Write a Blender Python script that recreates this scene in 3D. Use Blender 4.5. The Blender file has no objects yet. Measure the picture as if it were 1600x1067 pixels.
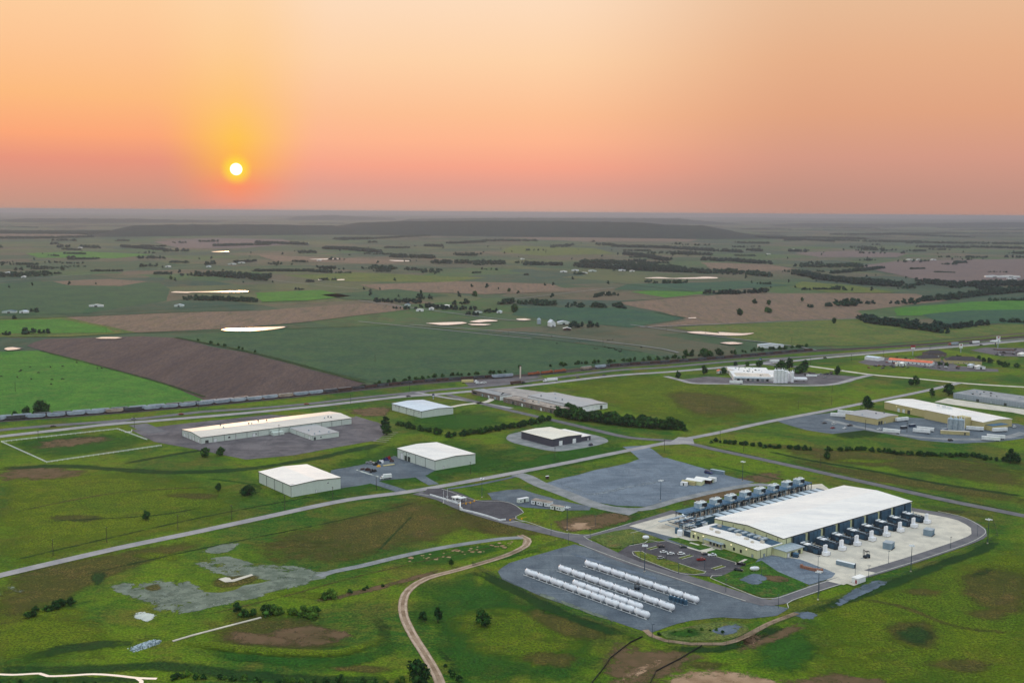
import bpy, math, random
import numpy as np
from mathutils import Matrix, Vector, noise as mnoise
R_ = math.radians
C = bpy.context.scene.collection
sc = bpy.context.scene

# ------------------------------------------------------------------ camera
FL, CAMH = 1690.0, 210.0          # focal length in photo pixels (1600 wide), height in metres
PIT, ROL = math.atan(202.0 / FL), 0.0072
Fw = Vector((0, math.cos(PIT), -math.sin(PIT))); Up0 = Vector((0, math.sin(PIT), math.cos(PIT))); Rt0 = Vector((1, 0, 0))
Rt = math.cos(ROL) * Rt0 + math.sin(ROL) * Up0
Up = -math.sin(ROL) * Rt0 + math.cos(ROL) * Up0
cd = bpy.data.cameras.new('camera'); cam = bpy.data.objects.new('camera', cd); C.objects.link(cam)
m = Matrix.Identity(4)
for i in range(3): m[i][0], m[i][1], m[i][2] = Rt[i], Up[i], -Fw[i]
m[2][3] = CAMH; cam.matrix_world = m
cd.lens = 36 * FL / 1600; cd.sensor_width = 36; cd.clip_start = 1; cd.clip_end = 200000
sc.camera = cam

def G(px, py, z=0.0):
    """photo pixel -> world point on the level z"""
    d = Fw + (px - 800) / FL * Rt - (py - 533.5) / FL * Up
    t = (z - CAMH) / d.z
    return (t * d.x, t * d.y)

# ------------------------------------------------------------------ sky, sun, exposure
_s = (Fw + (369 - 800) / FL * Rt - (264.6 - 533.5) / FL * Up).normalized()
SUN_AZ = math.atan2(_s.x, _s.y); SUN_EL = math.asin(_s.z)
def lin(c):
    return tuple(((x / 255) / 12.92 if x / 255 <= .04045 else ((x / 255 + .055) / 1.055) ** 2.4) for x in c)
W = bpy.data.worlds.new('World'); sc.world = W; W.use_nodes = True
nt = W.node_tree; nt.nodes.clear()
def N(t, **k):
    n = nt.nodes.new(t)
    for a, b in k.items(): setattr(n, a, b)
    return n
def lk(a, b): nt.links.new(a, b)
def mth(op, a, b=None, c=None, clamp=False):
    n = N('ShaderNodeMath', operation=op, use_clamp=clamp)
    for i, v in enumerate((a, b, c)):
        if v is None: continue
        if isinstance(v, (int, float)): n.inputs[i].default_value = v
        else: lk(v, n.inputs[i])
    return n.outputs[0]
def mixc(f, a, b, bt='MIX'):
    n = N('ShaderNodeMix', data_type='RGBA', blend_type=bt)
    for s, v in ((n.inputs[0], f), (n.inputs[6], a), (n.inputs[7], b)):
        if isinstance(v, (int, float)): s.default_value = v
        elif isinstance(v, tuple): s.default_value = (*v[:3], 1)
        else: lk(v, s)
    return n.outputs[2]
def mrange(v, a, b, c=0., d=1., t='SMOOTHSTEP'):
    n = N('ShaderNodeMapRange', interpolation_type=t)
    lk(v, n.inputs[0])
    for i, x in enumerate((a, b, c, d)): n.inputs[i + 1].default_value = x
    return n.outputs[0]
def ramp(v, stops, interp='LINEAR'):
    n = N('ShaderNodeValToRGB'); cr = n.color_ramp; cr.interpolation = interp
    while len(cr.elements) > 1: cr.elements.remove(cr.elements[0])
    cr.elements[0].position = stops[0][0]; cr.elements[0].color = (*stops[0][1], 1)
    for p, c in stops[1:]:
        e = cr.elements.new(p); e.color = (*c, 1)
    lk(v, n.inputs[0]); return n.outputs[0]
tc = N('ShaderNodeTexCoord')
sx = N('ShaderNodeSeparateXYZ'); lk(tc.outputs['Generated'], sx.inputs[0])
el = mth('MULTIPLY', mth('ARCSINE', sx.outputs[2]), 180 / math.pi)
az = mth('MULTIPLY', mth('ARCTAN2', sx.outputs[0], sx.outputs[1]), 180 / math.pi)
daz = mth('SUBTRACT', az, math.degrees(SUN_AZ))
daz = mth('SUBTRACT', daz, mth('MULTIPLY', mth('GREATER_THAN', daz, 180.), 360.))
daz = mth('ADD', daz, mth('MULTIPLY', mth('LESS_THAN', daz, -180.), 360.))
adz = mth('MAXIMUM', daz, mth('MULTIPLY', daz, -1.15))
e20 = mth('DIVIDE', el, 20., clamp=True)
def S(*l): return [(e / 20, lin(c)) for e, c in l]
A = ramp(e20, S((0, (205, 150, 138)), (.5, (236, 148, 122)), (1.2, (255, 146, 98)), (2.2, (255, 178, 70)), (3.6, (254, 197, 82)), (5.6, (254, 196, 122)), (8, (254, 205, 150)), (11, (253, 214, 172))))
B = ramp(e20, S((0, (204, 164, 150)), (1.3, (224, 160, 144)), (2.3, (246, 166, 140)), (3.6, (254, 182, 144)), (5, (253, 192, 148)), (7.7, (254, 210, 168)), (11, (253, 221, 190))))
Cc = ramp(e20, S((0, (186, 144, 130)), (1, (192, 146, 132)), (2.8, (212, 154, 134)), (5, (224, 164, 130)), (7.7, (230, 176, 138)), (11, (232, 190, 154))))
Lf = ramp(e20, S((0, (192, 150, 134)), (1, (208, 150, 132)), (2.4, (232, 150, 126)), (3.6, (252, 168, 122)), (5.5, (253, 187, 128)), (8, (253, 198, 148)), (11, (253, 210, 164))))
ew = mth('SUBTRACT', adz, mth('MULTIPLY', mrange(el, 2., 9., 0, 1, 'LINEAR'), 1.2))
right = mixc(mrange(adz, 15, 30), mixc(mrange(ew, -1., 4.2), A, B), Cc)
left = mixc(mrange(ew, -1., 4.4), A, Lf)
col = mixc(mrange(daz, -2, 1), left, right)
back = mixc(mrange(el, 0, 18), lin((222, 212, 212)), lin((235, 238, 242)))
col = mixc(mrange(adz, 45, 100), col, back)
sky = N('ShaderNodeTexSky', sky_type='NISHITA'); sky.sun_disc = False
sky.sun_elevation = SUN_EL; sky.sun_rotation = SUN_AZ; sky.dust_density = 5; sky.air_density = 1.5
zen = mixc(1.0, tuple(x * 1.3 for x in lin((224, 240, 252))), mixc(1., sky.outputs[0], (.06, .06, .06), 'MULTIPLY'), 'ADD')
col = mixc(mrange(el, 12, 45), col, zen)
col = mixc(1., col, (1.12,) * 3, 'MULTIPLY') if False else col
# the sun's own disc and the yellow aureole round it
sd = Vector((math.sin(SUN_AZ) * math.cos(SUN_EL), math.cos(SUN_AZ) * math.cos(SUN_EL), math.sin(SUN_EL)))
vm = N('ShaderNodeVectorMath', operation='DISTANCE'); nrm = N('ShaderNodeVectorMath', operation='NORMALIZE')
lk(tc.outputs['Generated'], nrm.inputs[0]); lk(nrm.outputs[0], vm.inputs[0]); vm.inputs[1].default_value = sd
ang = mth('MULTIPLY', vm.outputs['Value'], 180 / math.pi)
col = mixc(mrange(ang, .25, .9, .95, 0), col, lin((255, 216, 70)))
col = mixc(mrange(ang, .2, .33, 1, 0), col, (6, 5.2, 3.4))
bg = N('ShaderNodeBackground'); lk(col, bg.inputs[0]); bg.inputs[1].default_value = 1.0
wo = N('ShaderNodeOutputWorld'); lk(bg.outputs[0], wo.inputs[0])
ld = bpy.data.lights.new('sun', 'SUN'); ld.energy = 0.9; ld.angle = R_(.6); ld.color = (1, .55, .25)
so = bpy.data.objects.new('sun', ld); C.objects.link(so)
so.rotation_euler = (-sd).to_track_quat('-Z', 'Y').to_euler(); so.location = (0, 0, 400)
sc.view_settings.view_transform = 'Standard'; sc.view_settings.look = 'None'; sc.view_settings.gamma = 1
sc.view_settings.exposure = 0.0
sc.cycles.max_bounces = 5; sc.cycles.volume_bounces = 0; sc.cycles.transparent_max_bounces = 12
sc.cycles.use_adaptive_sampling = True
try: sc.cycles.use_denoising = True
except Exception: pass

# ------------------------------------------------------------------ materials
MATS = {}; GA_ = R_(38.6)
def newmat(name):
    global nt
    mt = bpy.data.materials.new(name); mt.use_nodes = True; nt = mt.node_tree; nt.nodes.clear(); MATS[name] = mt
    return mt
def worldpos(scale=(1, 1, 1), rot=0.):
    g = N('ShaderNodeNewGeometry'); mp = N('ShaderNodeMapping'); lk(g.outputs['Position'], mp.inputs[0])
    mp.inputs['Scale'].default_value = scale; mp.inputs['Rotation'].default_value = (0, 0, rot)
    return mp.outputs[0]
def noi(v, scale, detail=4, rough=.55, dist=0.):
    n = N('ShaderNodeTexNoise'); lk(v, n.inputs['Vector']); n.inputs['Scale'].default_value = scale
    n.inputs['Detail'].default_value = detail; n.inputs['Roughness'].default_value = rough; n.inputs['Distortion'].default_value = dist
    return n.outputs[0]
def surf(col, rough=.9, bumpv=None, bs=.3, bd=.3, metal=0., spec=.3, alpha=None, emit=None):
    b = N('ShaderNodeBsdfPrincipled')
    for k, v in (('Base Color', col), ('Roughness', rough), ('Metallic', metal), ('Specular IOR Level', spec)):
        if isinstance(v, (int, float)): b.inputs[k].default_value = v
        elif isinstance(v, tuple): b.inputs[k].default_value = (*v[:3], 1)
        else: lk(v, b.inputs[k])
    if emit: b.inputs['Emission Color'].default_value = (*emit[0], 1); b.inputs['Emission Strength'].default_value = emit[1]
    if bumpv is not None:
        bn = N('ShaderNodeBump'); lk(bumpv, bn.inputs['Height']); bn.inputs['Strength'].default_value = bs; bn.inputs['Distance'].default_value = bd
        lk(bn.outputs[0], b.inputs['Normal'])
    out = N('ShaderNodeOutputMaterial'); sh = b.outputs[0]
    if alpha is not None:
        tr = N('ShaderNodeBsdfTransparent'); mx = N('ShaderNodeMixShader'); lk(alpha, mx.inputs[0]); lk(tr.outputs[0], mx.inputs[1]); lk(sh, mx.inputs[2]); sh = mx.outputs[0]
    lk(sh, out.inputs[0])
def M(name, c1, c2=None, scale=.5, rough=.85, metal=0., spec=.3, bump=0., emit=None, ribs=0., detail=5, fine=.12):
    """painted or mineral surface: two tones mixed by noise plus a fine mottling"""
    newmat(name); c1 = lin(c1); c2 = lin(c2) if c2 else tuple(x * .82 for x in c1)
    p = worldpos(); n1 = noi(p, scale, detail, .6)
    c = mixc(mrange(n1, .35, .65), c1, c2)
    n2 = noi(p, max(scale * 6, 1.2), 3, .6)
    c = mixc(1., c, mixc(n2, (1 - fine * 2,) * 3, (1 + fine,) * 3), 'MULTIPLY')
    surf(c, rough, n2 if bump else None, bump, .2, metal, spec, None, emit)
    return MATS[name]
def MG(name, base, alt, brown, s=1.0, ba=.5, fine=.35, soft=False, aniso=(1, 1, 1), rot=0.):
    """grass or crop: tone drift, dry patches, tuft mottling; soft = ragged transparent rim from attribute 'a'"""
    newmat(name); p = worldpos(aniso, rot)
    n1 = noi(p, .011 * s, 6, .62, .6); n2 = noi(p, .035 * s, 5, .68, .4); n3 = noi(p, .75, 4, .75); n4 = noi(p, .12, 6, .7)
    c = mixc(mrange(n1, .38, .62), lin(base), lin(alt))
    c = mixc(mth('MULTIPLY', mrange(n2, .5, .68), ba), c, lin(brown))
    c = mixc(mth('MULTIPLY', mrange(n4, .52, .66), ba * .6), c, lin(brown))
    c = mixc(1., c, mixc(mrange(n3, .41, .59, t='LINEAR'), (1 - fine * 1.25,) * 3, (1 + fine * 1.3,) * 3), 'MULTIPLY')
    c = mixc(1., c, mixc(mrange(n4, .35, .62), (.78, .84, .9), (1.14, 1.1, 1.0)), 'MULTIPLY')
    al = None
    if soft:
        at = N('ShaderNodeAttribute', attribute_name='a')
        nn = noi(worldpos(), .045, 8, .8, .4)
        al = mth('MULTIPLY', mrange(mth('ADD', at.outputs['Fac'], mth('MULTIPLY', mth('SUBTRACT', nn, .5), 2.6)), .15, .95), .78)
    surf(c, 1., n3, .6, .8, spec=.1, alpha=al)
    return MATS[name]
def MS(name, c1, c2, scale=.3, fine=.16, cut=(.2, .85), amt=2.6, ns=.07):
    newmat(name); p = worldpos(); n1 = noi(p, scale, 6, .65)
    c = mixc(mrange(n1, .35, .65), lin(c1), lin(c2)); n2 = noi(p, 1.1, 4, .7)
    c = mixc(1., c, mixc(n2, (1 - fine * 2,) * 3, (1 + fine,) * 3), 'MULTIPLY')
    at = N('ShaderNodeAttribute', attribute_name='a'); nn = noi(worldpos(), ns, 7, .78, .3)
    al = mrange(mth('ADD', at.outputs['Fac'], mth('MULTIPLY', mth('SUBTRACT', nn, .5), amt)), *cut)
    surf(c, .95, n2, .3, .3, spec=.15, alpha=al)
    return MATS[name]

# ground: rough pasture this side of the railway, a patchwork of farm fields beyond it
newmat('pasture'); p = worldpos()
n1 = noi(p, .008, 6, .62, .8); n2 = noi(p, .022, 6, .7, .6); n3 = noi(p, .75, 4, .75); n4 = noi(p, .12, 5, .68, .3); n5 = noi(worldpos((1, 3.2, 1), R_(-38)), .05, 5, .7)
c = mixc(mrange(n1, .4, .6), lin((88, 116, 16)), lin((34, 84, 24)))
c = mixc(mth('MULTIPLY', mrange(n5, .46, .64), .4), c, lin((108, 112, 34)))
c = mixc(mth('MULTIPLY', mrange(n2, .46, .66), .58), c, lin((108, 92, 42)))
c = mixc(mth('MULTIPLY', mrange(n4, .48, .64), .5), c, lin((38, 66, 20)))
n8 = noi(worldpos((1, 1.6, 1), R_(20)), .35, 5, .75)
c = mixc(mth('MULTIPLY', mrange(n8, .5, .64), .38), c, lin((124, 128, 44)))
vo = N('ShaderNodeTexVoronoi', distance='CHEBYCHEV', feature='F1'); lk(worldpos((1, 1, 1), R_(-33)), vo.inputs['Vector']); vo.inputs['Scale'].default_value = 1 / 420; vo.inputs['Randomness'].default_value = .8
sp = N('ShaderNodeSeparateXYZ'); lk(vo.outputs['Color'], sp.inputs[0])
fc = ramp(sp.outputs[0], [(0, lin((96, 90, 76))), (.14, lin((60, 86, 62))), (.3, lin((108, 94, 80))), (.4, lin((56, 80, 66))), (.52, lin((92, 98, 66))), (.66, lin((70, 98, 58))), (.8, lin((98, 92, 76))), (.88, lin((52, 78, 70)))], 'CONSTANT')
n6 = noi(p, .0035, 6, .7, .5)
fc = mixc(mth('MULTIPLY', mrange(n6, .4, .6), .6), fc, lin((74, 90, 68)))
n9 = noi(worldpos((1, .5, 1)), .006, 8, .75, .4)
fc = mixc(mth('MULTIPLY', mrange(n9, .5, .6), .5), fc, lin((56, 70, 52)))
fc = mixc(mth('MULTIPLY', mrange(n2, .5, .66), .5), fc, lin((104, 88, 66)))
n7 = noi(worldpos((1, .45, 1)), .0011, 8, .72, .7)
s2 = N('ShaderNodeSeparateXYZ'); lk(worldpos(), s2.inputs[0])
wood = mth('MULTIPLY', mrange(n7, .53, .57), mrange(s2.outputs[1], 7000, 10500))
fc = mixc(wood, fc, lin((22, 36, 28)))
rail = mth('SUBTRACT', s2.outputs[1], mth('ADD', mth('MULTIPLY', s2.outputs[0], .6), 1372.))
c = mixc(mrange(rail, -6, 6), c, fc)
c = mixc(1., c, mixc(mrange(n3, .4, .6, t='LINEAR'), (.55, .58, .56), (1.42, 1.38, 1.34)), 'MULTIPLY')
surf(c, 1., n3, .6, .9, spec=.1)

M('asphalt', (114, 111, 113), (96, 95, 99), .12, .95)

M('road', (166, 160, 158), (144, 140, 142), .08, .95)
M('concrete', (214, 204, 186), (190, 182, 168), .09, .9, fine=.07)
M('old_concrete', (178, 168, 160), (150, 144, 140), .1, .9)
M('kerb', (205, 203, 190), (180, 180, 168), .4, .9)
def MY(name, c1, c2, c3, rot, amt=.6):
    newmat(name); p = worldpos(); n1 = noi(p, .05, 6, .7, .5); n2 = noi(p, .9, 4, .75); st = noi(worldpos((.04, 1, 1), R_(rot)), .42, 6, .75, .8); s3 = noi(worldpos((1, .05, 1), R_(rot + 12)), .3, 6, .75, .6)
    c = mixc(mrange(n1, .35, .65), lin(c1), lin(c2)); c = mixc(mth('MULTIPLY', mrange(st, .5, .72), amt), c, lin(c3)); c = mixc(mth('MULTIPLY', mrange(s3, .54, .7), amt * .7), c, tuple(x * .72 for x in lin(c2)))
    c = mixc(1., c, mixc(mrange(n2, .3, .7), (.8,) * 3, (1.2,) * 3), 'MULTIPLY'); surf(c, .98, n2, .3, .2, spec=.15)
MY('gravel', (102, 111, 118), (80, 89, 98), (132, 138, 142), 38, .6)
MY('dark_asphalt', (86, 83, 87), (68, 66, 71), (112, 109, 110), -50, .5)
MY('worn_asphalt', (110, 104, 106), (82, 78, 82), (142, 134, 130), 40, .6)
MY('blue_gravel', (116, 127, 138), (94, 105, 117), (150, 156, 162), -20, .5)
M('gravel_road', (150, 150, 150), (124, 128, 128), .1, .98, fine=.2)
M('rut', (196, 172, 150), (166, 142, 120), .2, .98, fine=.15)
M('old_gravel', (128, 136, 122), (100, 110, 98), .08, .98, fine=.25, bump=.3)
M('dirt', (170, 144, 120), (132, 108, 84), .12, .98, fine=.25, bump=.3)
M('ballast', (96, 90, 88), (70, 68, 68), .2, .98, fine=.25)
M('white_roof', (244, 238, 230), (222, 222, 224), .05, .55, spec=.4, fine=.03)
M('cool_roof', (206, 216, 222), (188, 200, 208), .05, .5, spec=.4, fine=.05)
M('tan_roof', (226, 212, 196), (206, 192, 176), .05, .7, fine=.06)
M('grey_roof', (160, 160, 160), (136, 138, 140), .07, .8, fine=.12)
M('brown_roof', (186, 172, 158), (130, 118, 110), .12, .8, fine=.2)
M('steel_wall', (206, 216, 206), (190, 202, 194), .12, .6, spec=.35, fine=.04)
M('cream_wall', (212, 214, 168), (200, 204, 158), .1, .7, fine=.04)
M('beige_wall', (196, 184, 132), (178, 166, 118), .15, .8, fine=.08)
M('dark_wall', (74, 76, 88), (62, 62, 74), .2, .7)
M('brick_wall', (132, 118, 110), (112, 98, 92), .5, .9, fine=.2)
M('block_wall', (150, 158, 166), (120, 128, 138), .3, .85, fine=.15)
M('white_paint', (232, 234, 232), (214, 218, 218), .3, .5, spec=.4, fine=.03)
M('tank_white', (240, 240, 242), (222, 224, 228), .3, .35, spec=.5, fine=.03)
M('dark_trim', (66, 74, 70), None, .5, .6)
M('dark_steel', (58, 80, 98), (40, 58, 72), .6, .5, metal=.2)
M('blue_steel', (74, 114, 142), (56, 94, 122), .4, .6)
M('galv', (176, 190, 198), (150, 166, 176), .5, .45, metal=.3)
M('black', (22, 24, 28), None, 1., .6)
M('glass', (28, 36, 46), None, 1., .12, spec=.8)
M('rubber', (24, 24, 26), None, 1., .9)
M('wood_pole', (66, 58, 52), None, 1., .9)
M('pale_yellow', (214, 200, 140), None, .5, .6)
M('trunk', (64, 52, 42), (44, 36, 30), 1., .95)
M('red_paint', (150, 28, 34), None, .5, .35, spec=.5)
M('blue_paint', (34, 52, 110), None, .5, .35, spec=.5)
M('navy', (40, 58, 84), None, .5, .5)
M('yellow', (232, 170, 40), None, .5, .6)
M('orange', (176, 96, 52), (150, 80, 46), .5, .6)
M('orange_roof', (236, 128, 92), (214, 106, 72), .3, .8)
M('dark_shingle', (72, 66, 68), (58, 52, 54), .4, .9)
M('hopper_grey', (174, 186, 198), (140, 152, 166), .12, .7, fine=.14)
M('hopper_dark', (86, 92, 98), (66, 66, 72), .12, .8, fine=.2)
M('hopper_tan', (186, 172, 156), (150, 132, 118), .12, .8, fine=.2)
M('rust', (92, 66, 58), (70, 54, 50), .3, .9, fine=.2)
M('wood_crate', (170, 122, 98), (134, 92, 74), 1.2, .9, fine=.2)
M('rock', (206, 220, 226), (100, 118, 122), .8, .95, fine=.3)
M('cattle_hide', (34, 28, 28), None, 1., .9)
M('dark_car', (52, 58, 66), None, .5, .3, spec=.5)
M('silver_car', (150, 156, 160), None, .5, .3, spec=.5)
M('teal_car', (30, 66, 68), None, .5, .3, spec=.5)
M('tower_side', (168, 188, 200), (146, 168, 182), .4, .5)
M('lamp_head', (240, 244, 246), None, 1., .4)
M('lamp_lit', (255, 240, 200), None, 1., .4, emit=((1, .85, .55), 1.2))
M('teal_box', (128, 148, 160), (110, 130, 144), .2, .6)
M('membrane', (62, 96, 118), (44, 74, 96), .15, .7)
MG('bright_grass', (56, 108, 40), (70, 120, 42), (92, 108, 54), 1.6, .5)
MG('lawn', (44, 88, 28), (62, 98, 30), (104, 96, 54), 3, .6)
MG('verge', (100, 110, 42), (84, 100, 38), (122, 104, 58), 3, .5)
MG('dark_crop', (44, 78, 58), (56, 88, 58), (74, 90, 64), 1.4, .6, .28)
MG('teal_crop', (44, 78, 66), (52, 88, 64), (68, 90, 68), 1.4, .6, .28)
MG('plowed', (78, 66, 66), (90, 76, 74), (66, 58, 56), 1.2, .4, .2, aniso=(1, .12, 1), rot=R_(28))
MG('tan_field', (116, 98, 84), (124, 102, 88), (88, 86, 66), 1.6, .7, .25, aniso=(1, .15, 1), rot=R_(20))
MG('mauve_field', (108, 94, 94), (118, 100, 96), (92, 88, 80), 1, .5, .2)
MG('olive_field', (94, 106, 50), (74, 96, 46), (112, 94, 60), 1.4, .7)
MG('s_lush', (46, 92, 28), (38, 84, 26), (66, 98, 30), 1.2, .3, soft=True)
MG('s_dark', (28, 62, 28), (36, 70, 30), (52, 64, 34), 1.2, .3, soft=True)
MG('s_yellow', (98, 114, 22), (82, 106, 22), (112, 100, 42), 1.2, .3, soft=True)
MG('s_olive', (76, 80, 34), (90, 84, 40), (106, 84, 52), 1.2, .5, soft=True)
MS('s_brown', (112, 88, 64), (92, 78, 50), .1, .2, (.3, 1.), 3.2, .09)
MS('s_tan', (176, 144, 116), (144, 114, 86), .1, .2, (.35, .85), 3.2, .14)
MS('s_gravel', (130, 138, 122), (98, 108, 94), .12, .26, (.66, .84), 3.6, .07)
MS('s_bluegravel', (110, 122, 136), (88, 100, 112), .12, .2, (.46, .66), 3.2, .16)
MS('s_mud', (62, 54, 46), (50, 50, 40), .1, .2)
MS('s_streak', (136, 144, 150), (116, 126, 134), .2, .12, (.4, .7), 2.5, .15)
MS('s_pale', (206, 208, 196), (176, 182, 176), .2, .12, (.4, .6), 3., .25)
def MF(name, c1, c2, c3):
    newmat(name); g = N('ShaderNodeNewGeometry'); oi = N('ShaderNodeObjectInfo')
    c = ramp(g.outputs['Random Per Island'], [(0, lin(c1)), (.5, lin(c2)), (1, lin(c3))])
    c = mixc(1., c, mixc(oi.outputs['Random'], (.6, .72, .85), (1.35, 1.25, 1.)), 'MULTIPLY')
    n = noi(worldpos(), .35, 4, .6); c = mixc(1., c, mixc(mrange(n, .3, .7), (.6,) * 3, (1.3,) * 3), 'MULTIPLY')
    surf(c, .9, spec=.15)
MF('leaf', (20, 50, 24), (34, 72, 30), (64, 104, 42))
MF('leaf_light', (52, 84, 30), (72, 106, 36), (96, 126, 48))
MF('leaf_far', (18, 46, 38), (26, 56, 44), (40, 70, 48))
# water as near-white rough metal, so its sky reflection is boosted
newmat('water'); n = noi(worldpos(), .25, 3); b = N('ShaderNodeBsdfPrincipled'); b.inputs['Base Color'].default_value = (.97, .95, .92, 1); b.inputs['Metallic'].default_value = .88
b.inputs['Roughness'].default_value = .32; b.inputs['IOR'].default_value = 3.2; b.inputs['Specular IOR Level'].default_value = 1.
bn = N('ShaderNodeBump'); lk(n, bn.inputs['Height']); bn.inputs['Strength'].default_value = .05; bn.inputs['Distance'].default_value = .05; lk(bn.outputs[0], b.inputs['Normal'])
o_ = N('ShaderNodeOutputMaterial'); lk(b.outputs[0], o_.inputs[0])
# chain link: wire lattice, see-through between
newmat('chain_link'); al = mth('ADD', mth('MULTIPLY', noi(worldpos(), 9, 2), .3), .12); surf(lin((54, 80, 62)), .7, metal=.1, alpha=al)
# corrugated metal cladding used for walls
def MR(name, c1, per=.9):
    newmat(name); c1 = lin(c1); tcn = N('ShaderNodeTexCoord'); s = N('ShaderNodeSeparateXYZ'); lk(tcn.outputs['Object'], s.inputs[0])
    w = mth('SINE', mth('MULTIPLY', mth('ADD', s.outputs[0], s.outputs[1]), 2 * math.pi / per))
    n = noi(worldpos((1, 1, .15)), .5, 5, .7); c = mixc(n, tuple(x * .84 for x in c1), tuple(x * 1.1 for x in c1))
    c = mixc(mrange(w, -1, 1), mixc(1., c, (.92,) * 3, 'MULTIPLY'), c)
    surf(c, .55, w, .5, .08, spec=.35)
MR('clad_pale', (206, 216, 206)); MR('clad_cream', (210, 212, 166), 1.2); MR('clad_dark', (72, 72, 84)); MR('clad_beige', (192, 180, 128), 1.3); MR('clad_block', (150, 160, 170), 3.)
# standing seam roof sheets
def MRoof(name, c1, per=6.):
    newmat(name); c1 = lin(c1); tcn = N('ShaderNodeTexCoord'); br = N('ShaderNodeTexBrick'); lk(tcn.outputs['Object'], br.inputs[0])
    br.inputs['Scale'].default_value = 1 / per; br.inputs['Mortar Size'].default_value = .008; br.inputs['Color1'].default_value = (*c1, 1)
    br.inputs['Color2'].default_value = (*[x * .95 for x in c1], 1); br.inputs['Mortar'].default_value = (*[x * .8 for x in c1], 1)
    n = noi(worldpos((.25, 1, 1), -GA_), .09, 6, .75); c = mixc(1., br.outputs[0], mixc(mrange(n, .3, .7), (.84, .86, .9), (1.06,) * 3), 'MULTIPLY')
    surf(c, .5, spec=.4)
MRoof('roof_white', (244, 237, 228)); MRoof('roof_cool', (208, 218, 226), 5); MRoof('roof_tan', (226, 214, 200), 5); MRoof('roof_grey', (168, 168, 168), 5); MRoof('roof_cream', (232, 224, 206), 5)
# ------------------------------------------------------------------ mesh helpers
class MB:
    def __init__(s): s.v = []; s.f = []; s.m = []
    def face(s, pts, m=0):
        n = len(s.v); s.v += [tuple(p) for p in pts]; s.f.append(tuple(range(n, n + len(pts)))); s.m.append(m); return s
    def box(s, x0, y0, z0, x1, y1, z1, m=0):
        n = len(s.v); s.v += [(x, y, z) for z in (z0, z1) for x, y in ((x0, y0), (x1, y0), (x1, y1), (x0, y1))]
        for q in ((3, 2, 1, 0), (4, 5, 6, 7), (0, 1, 5, 4), (1, 2, 6, 5), (2, 3, 7, 6), (3, 0, 4, 7)): s.f.append(tuple(n + i for i in q)); s.m.append(m)
        return s
    def prism(s, poly, z0, z1, m=0, mt=None):
        n = len(s.v); k = len(poly); s.v += [(x, y, z0) for x, y in poly] + [(x, y, z1) for x, y in poly]
        s.f.append(tuple(n + i for i in range(k - 1, -1, -1))); s.m.append(m); s.f.append(tuple(n + k + i for i in range(k))); s.m.append(m if mt is None else mt)
        for i in range(k): j = (i + 1) % k; s.f.append((n + i, n + j, n + k + j, n + k + i)); s.m.append(m)
        return s
    def side(s, prof, y0, y1, m=0):
        """profile in x,z extruded along y"""
        n = len(s.v); k = len(prof); s.v += [(x, y0, z) for x, z in prof] + [(x, y1, z) for x, z in prof]
        s.f.append(tuple(n + i for i in range(k))); s.m.append(m); s.f.append(tuple(n + k + i for i in range(k - 1, -1, -1))); s.m.append(m)
        for i in range(k): j = (i + 1) % k; s.f.append((n + j, n + i, n + k + i, n + k + j)); s.m.append(m)
        return s
    def ring(s, rings, m=0, caps=True):
        n = len(s.v); k = len(rings[0])
        for r in rings: s.v += [tuple(p) for p in r]
        for a in range(len(rings) - 1):
            for i in range(k): j = (i + 1) % k; s.f.append((n + a * k + i, n + a * k + j, n + (a + 1) * k + j, n + (a + 1) * k + i)); s.m.append(m)
        if caps: s.f.append(tuple(n + i for i in range(k - 1, -1, -1))); s.m.append(m); s.f.append(tuple(n + (len(rings) - 1) * k + i for i in range(k))); s.m.append(m)
        return s
    def cyl(s, x, y, z0, z1, r, n=12, m=0, r2=None):
        r2 = r if r2 is None else r2
        c = [(math.cos(2 * math.pi * i / n), math.sin(2 * math.pi * i / n)) for i in range(n)]
        return s.ring([[(x + a * r, y + b * r, z0) for a, b in c], [(x + a * r2, y + b * r2, z1) for a, b in c]], m)
    def tube(s, p, q, r, n=6, m=0, r2=None):
        p = Vector(p); q = Vector(q); d = (q - p).normalized(); a = d.orthogonal().normalized(); b = d.cross(a); r2 = r if r2 is None else r2
        cs = [(math.cos(2 * math.pi * i / n), math.sin(2 * math.pi * i / n)) for i in range(n)]
        return s.ring([[p + (a * x + b * y) * r for x, y in cs], [q + (a * x + b * y) * r2 for x, y in cs]], m)
    def lathe(s, prof, axis, x, y, z, n=14, m=0):
        """prof = (position along axis, radius); axis 'x' or 'z'"""
        cs = [(math.cos(2 * math.pi * i / n), math.sin(2 * math.pi * i / n)) for i in range(n)]
        if axis == 'z': return s.ring([[(x + a * r, y + b * r, z + t) for a, b in cs] for t, r in prof], m)
        return s.ring([[(x + t, y + a * r, z + b * r) for a, b in cs] for t, r in prof], m)
    def build(s, name, mats, parent=None, smooth=False):
        me = bpy.data.meshes.new(name); me.from_pydata(s.v, [], s.f); me.update()
        for q in ([mats] if isinstance(mats, str) else mats): me.materials.append(MATS[q])
        me.polygons.foreach_set('material_index', s.m)
        if smooth: me.polygons.foreach_set('use_smooth', [True] * len(s.f))
        o = bpy.data.objects.new(name, me); C.objects.link(o)
        if parent: o.parent = parent
        return o
def tag(o, label=None, cat=None, group=None, kind=None):
    for k, v in (('label', label), ('category', cat), ('group', group), ('kind', kind)):
        if v: o[k] = v
    return o
def empty(name, label, cat, loc, rz=0., group=None):
    o = bpy.data.objects.new(name, None); C.objects.link(o); o.empty_display_size = .5
    o.location = (loc[0], loc[1], loc[2] if len(loc) > 2 else 0); o.rotation_euler = (0, 0, rz)
    return tag(o, label, cat, group)
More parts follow.
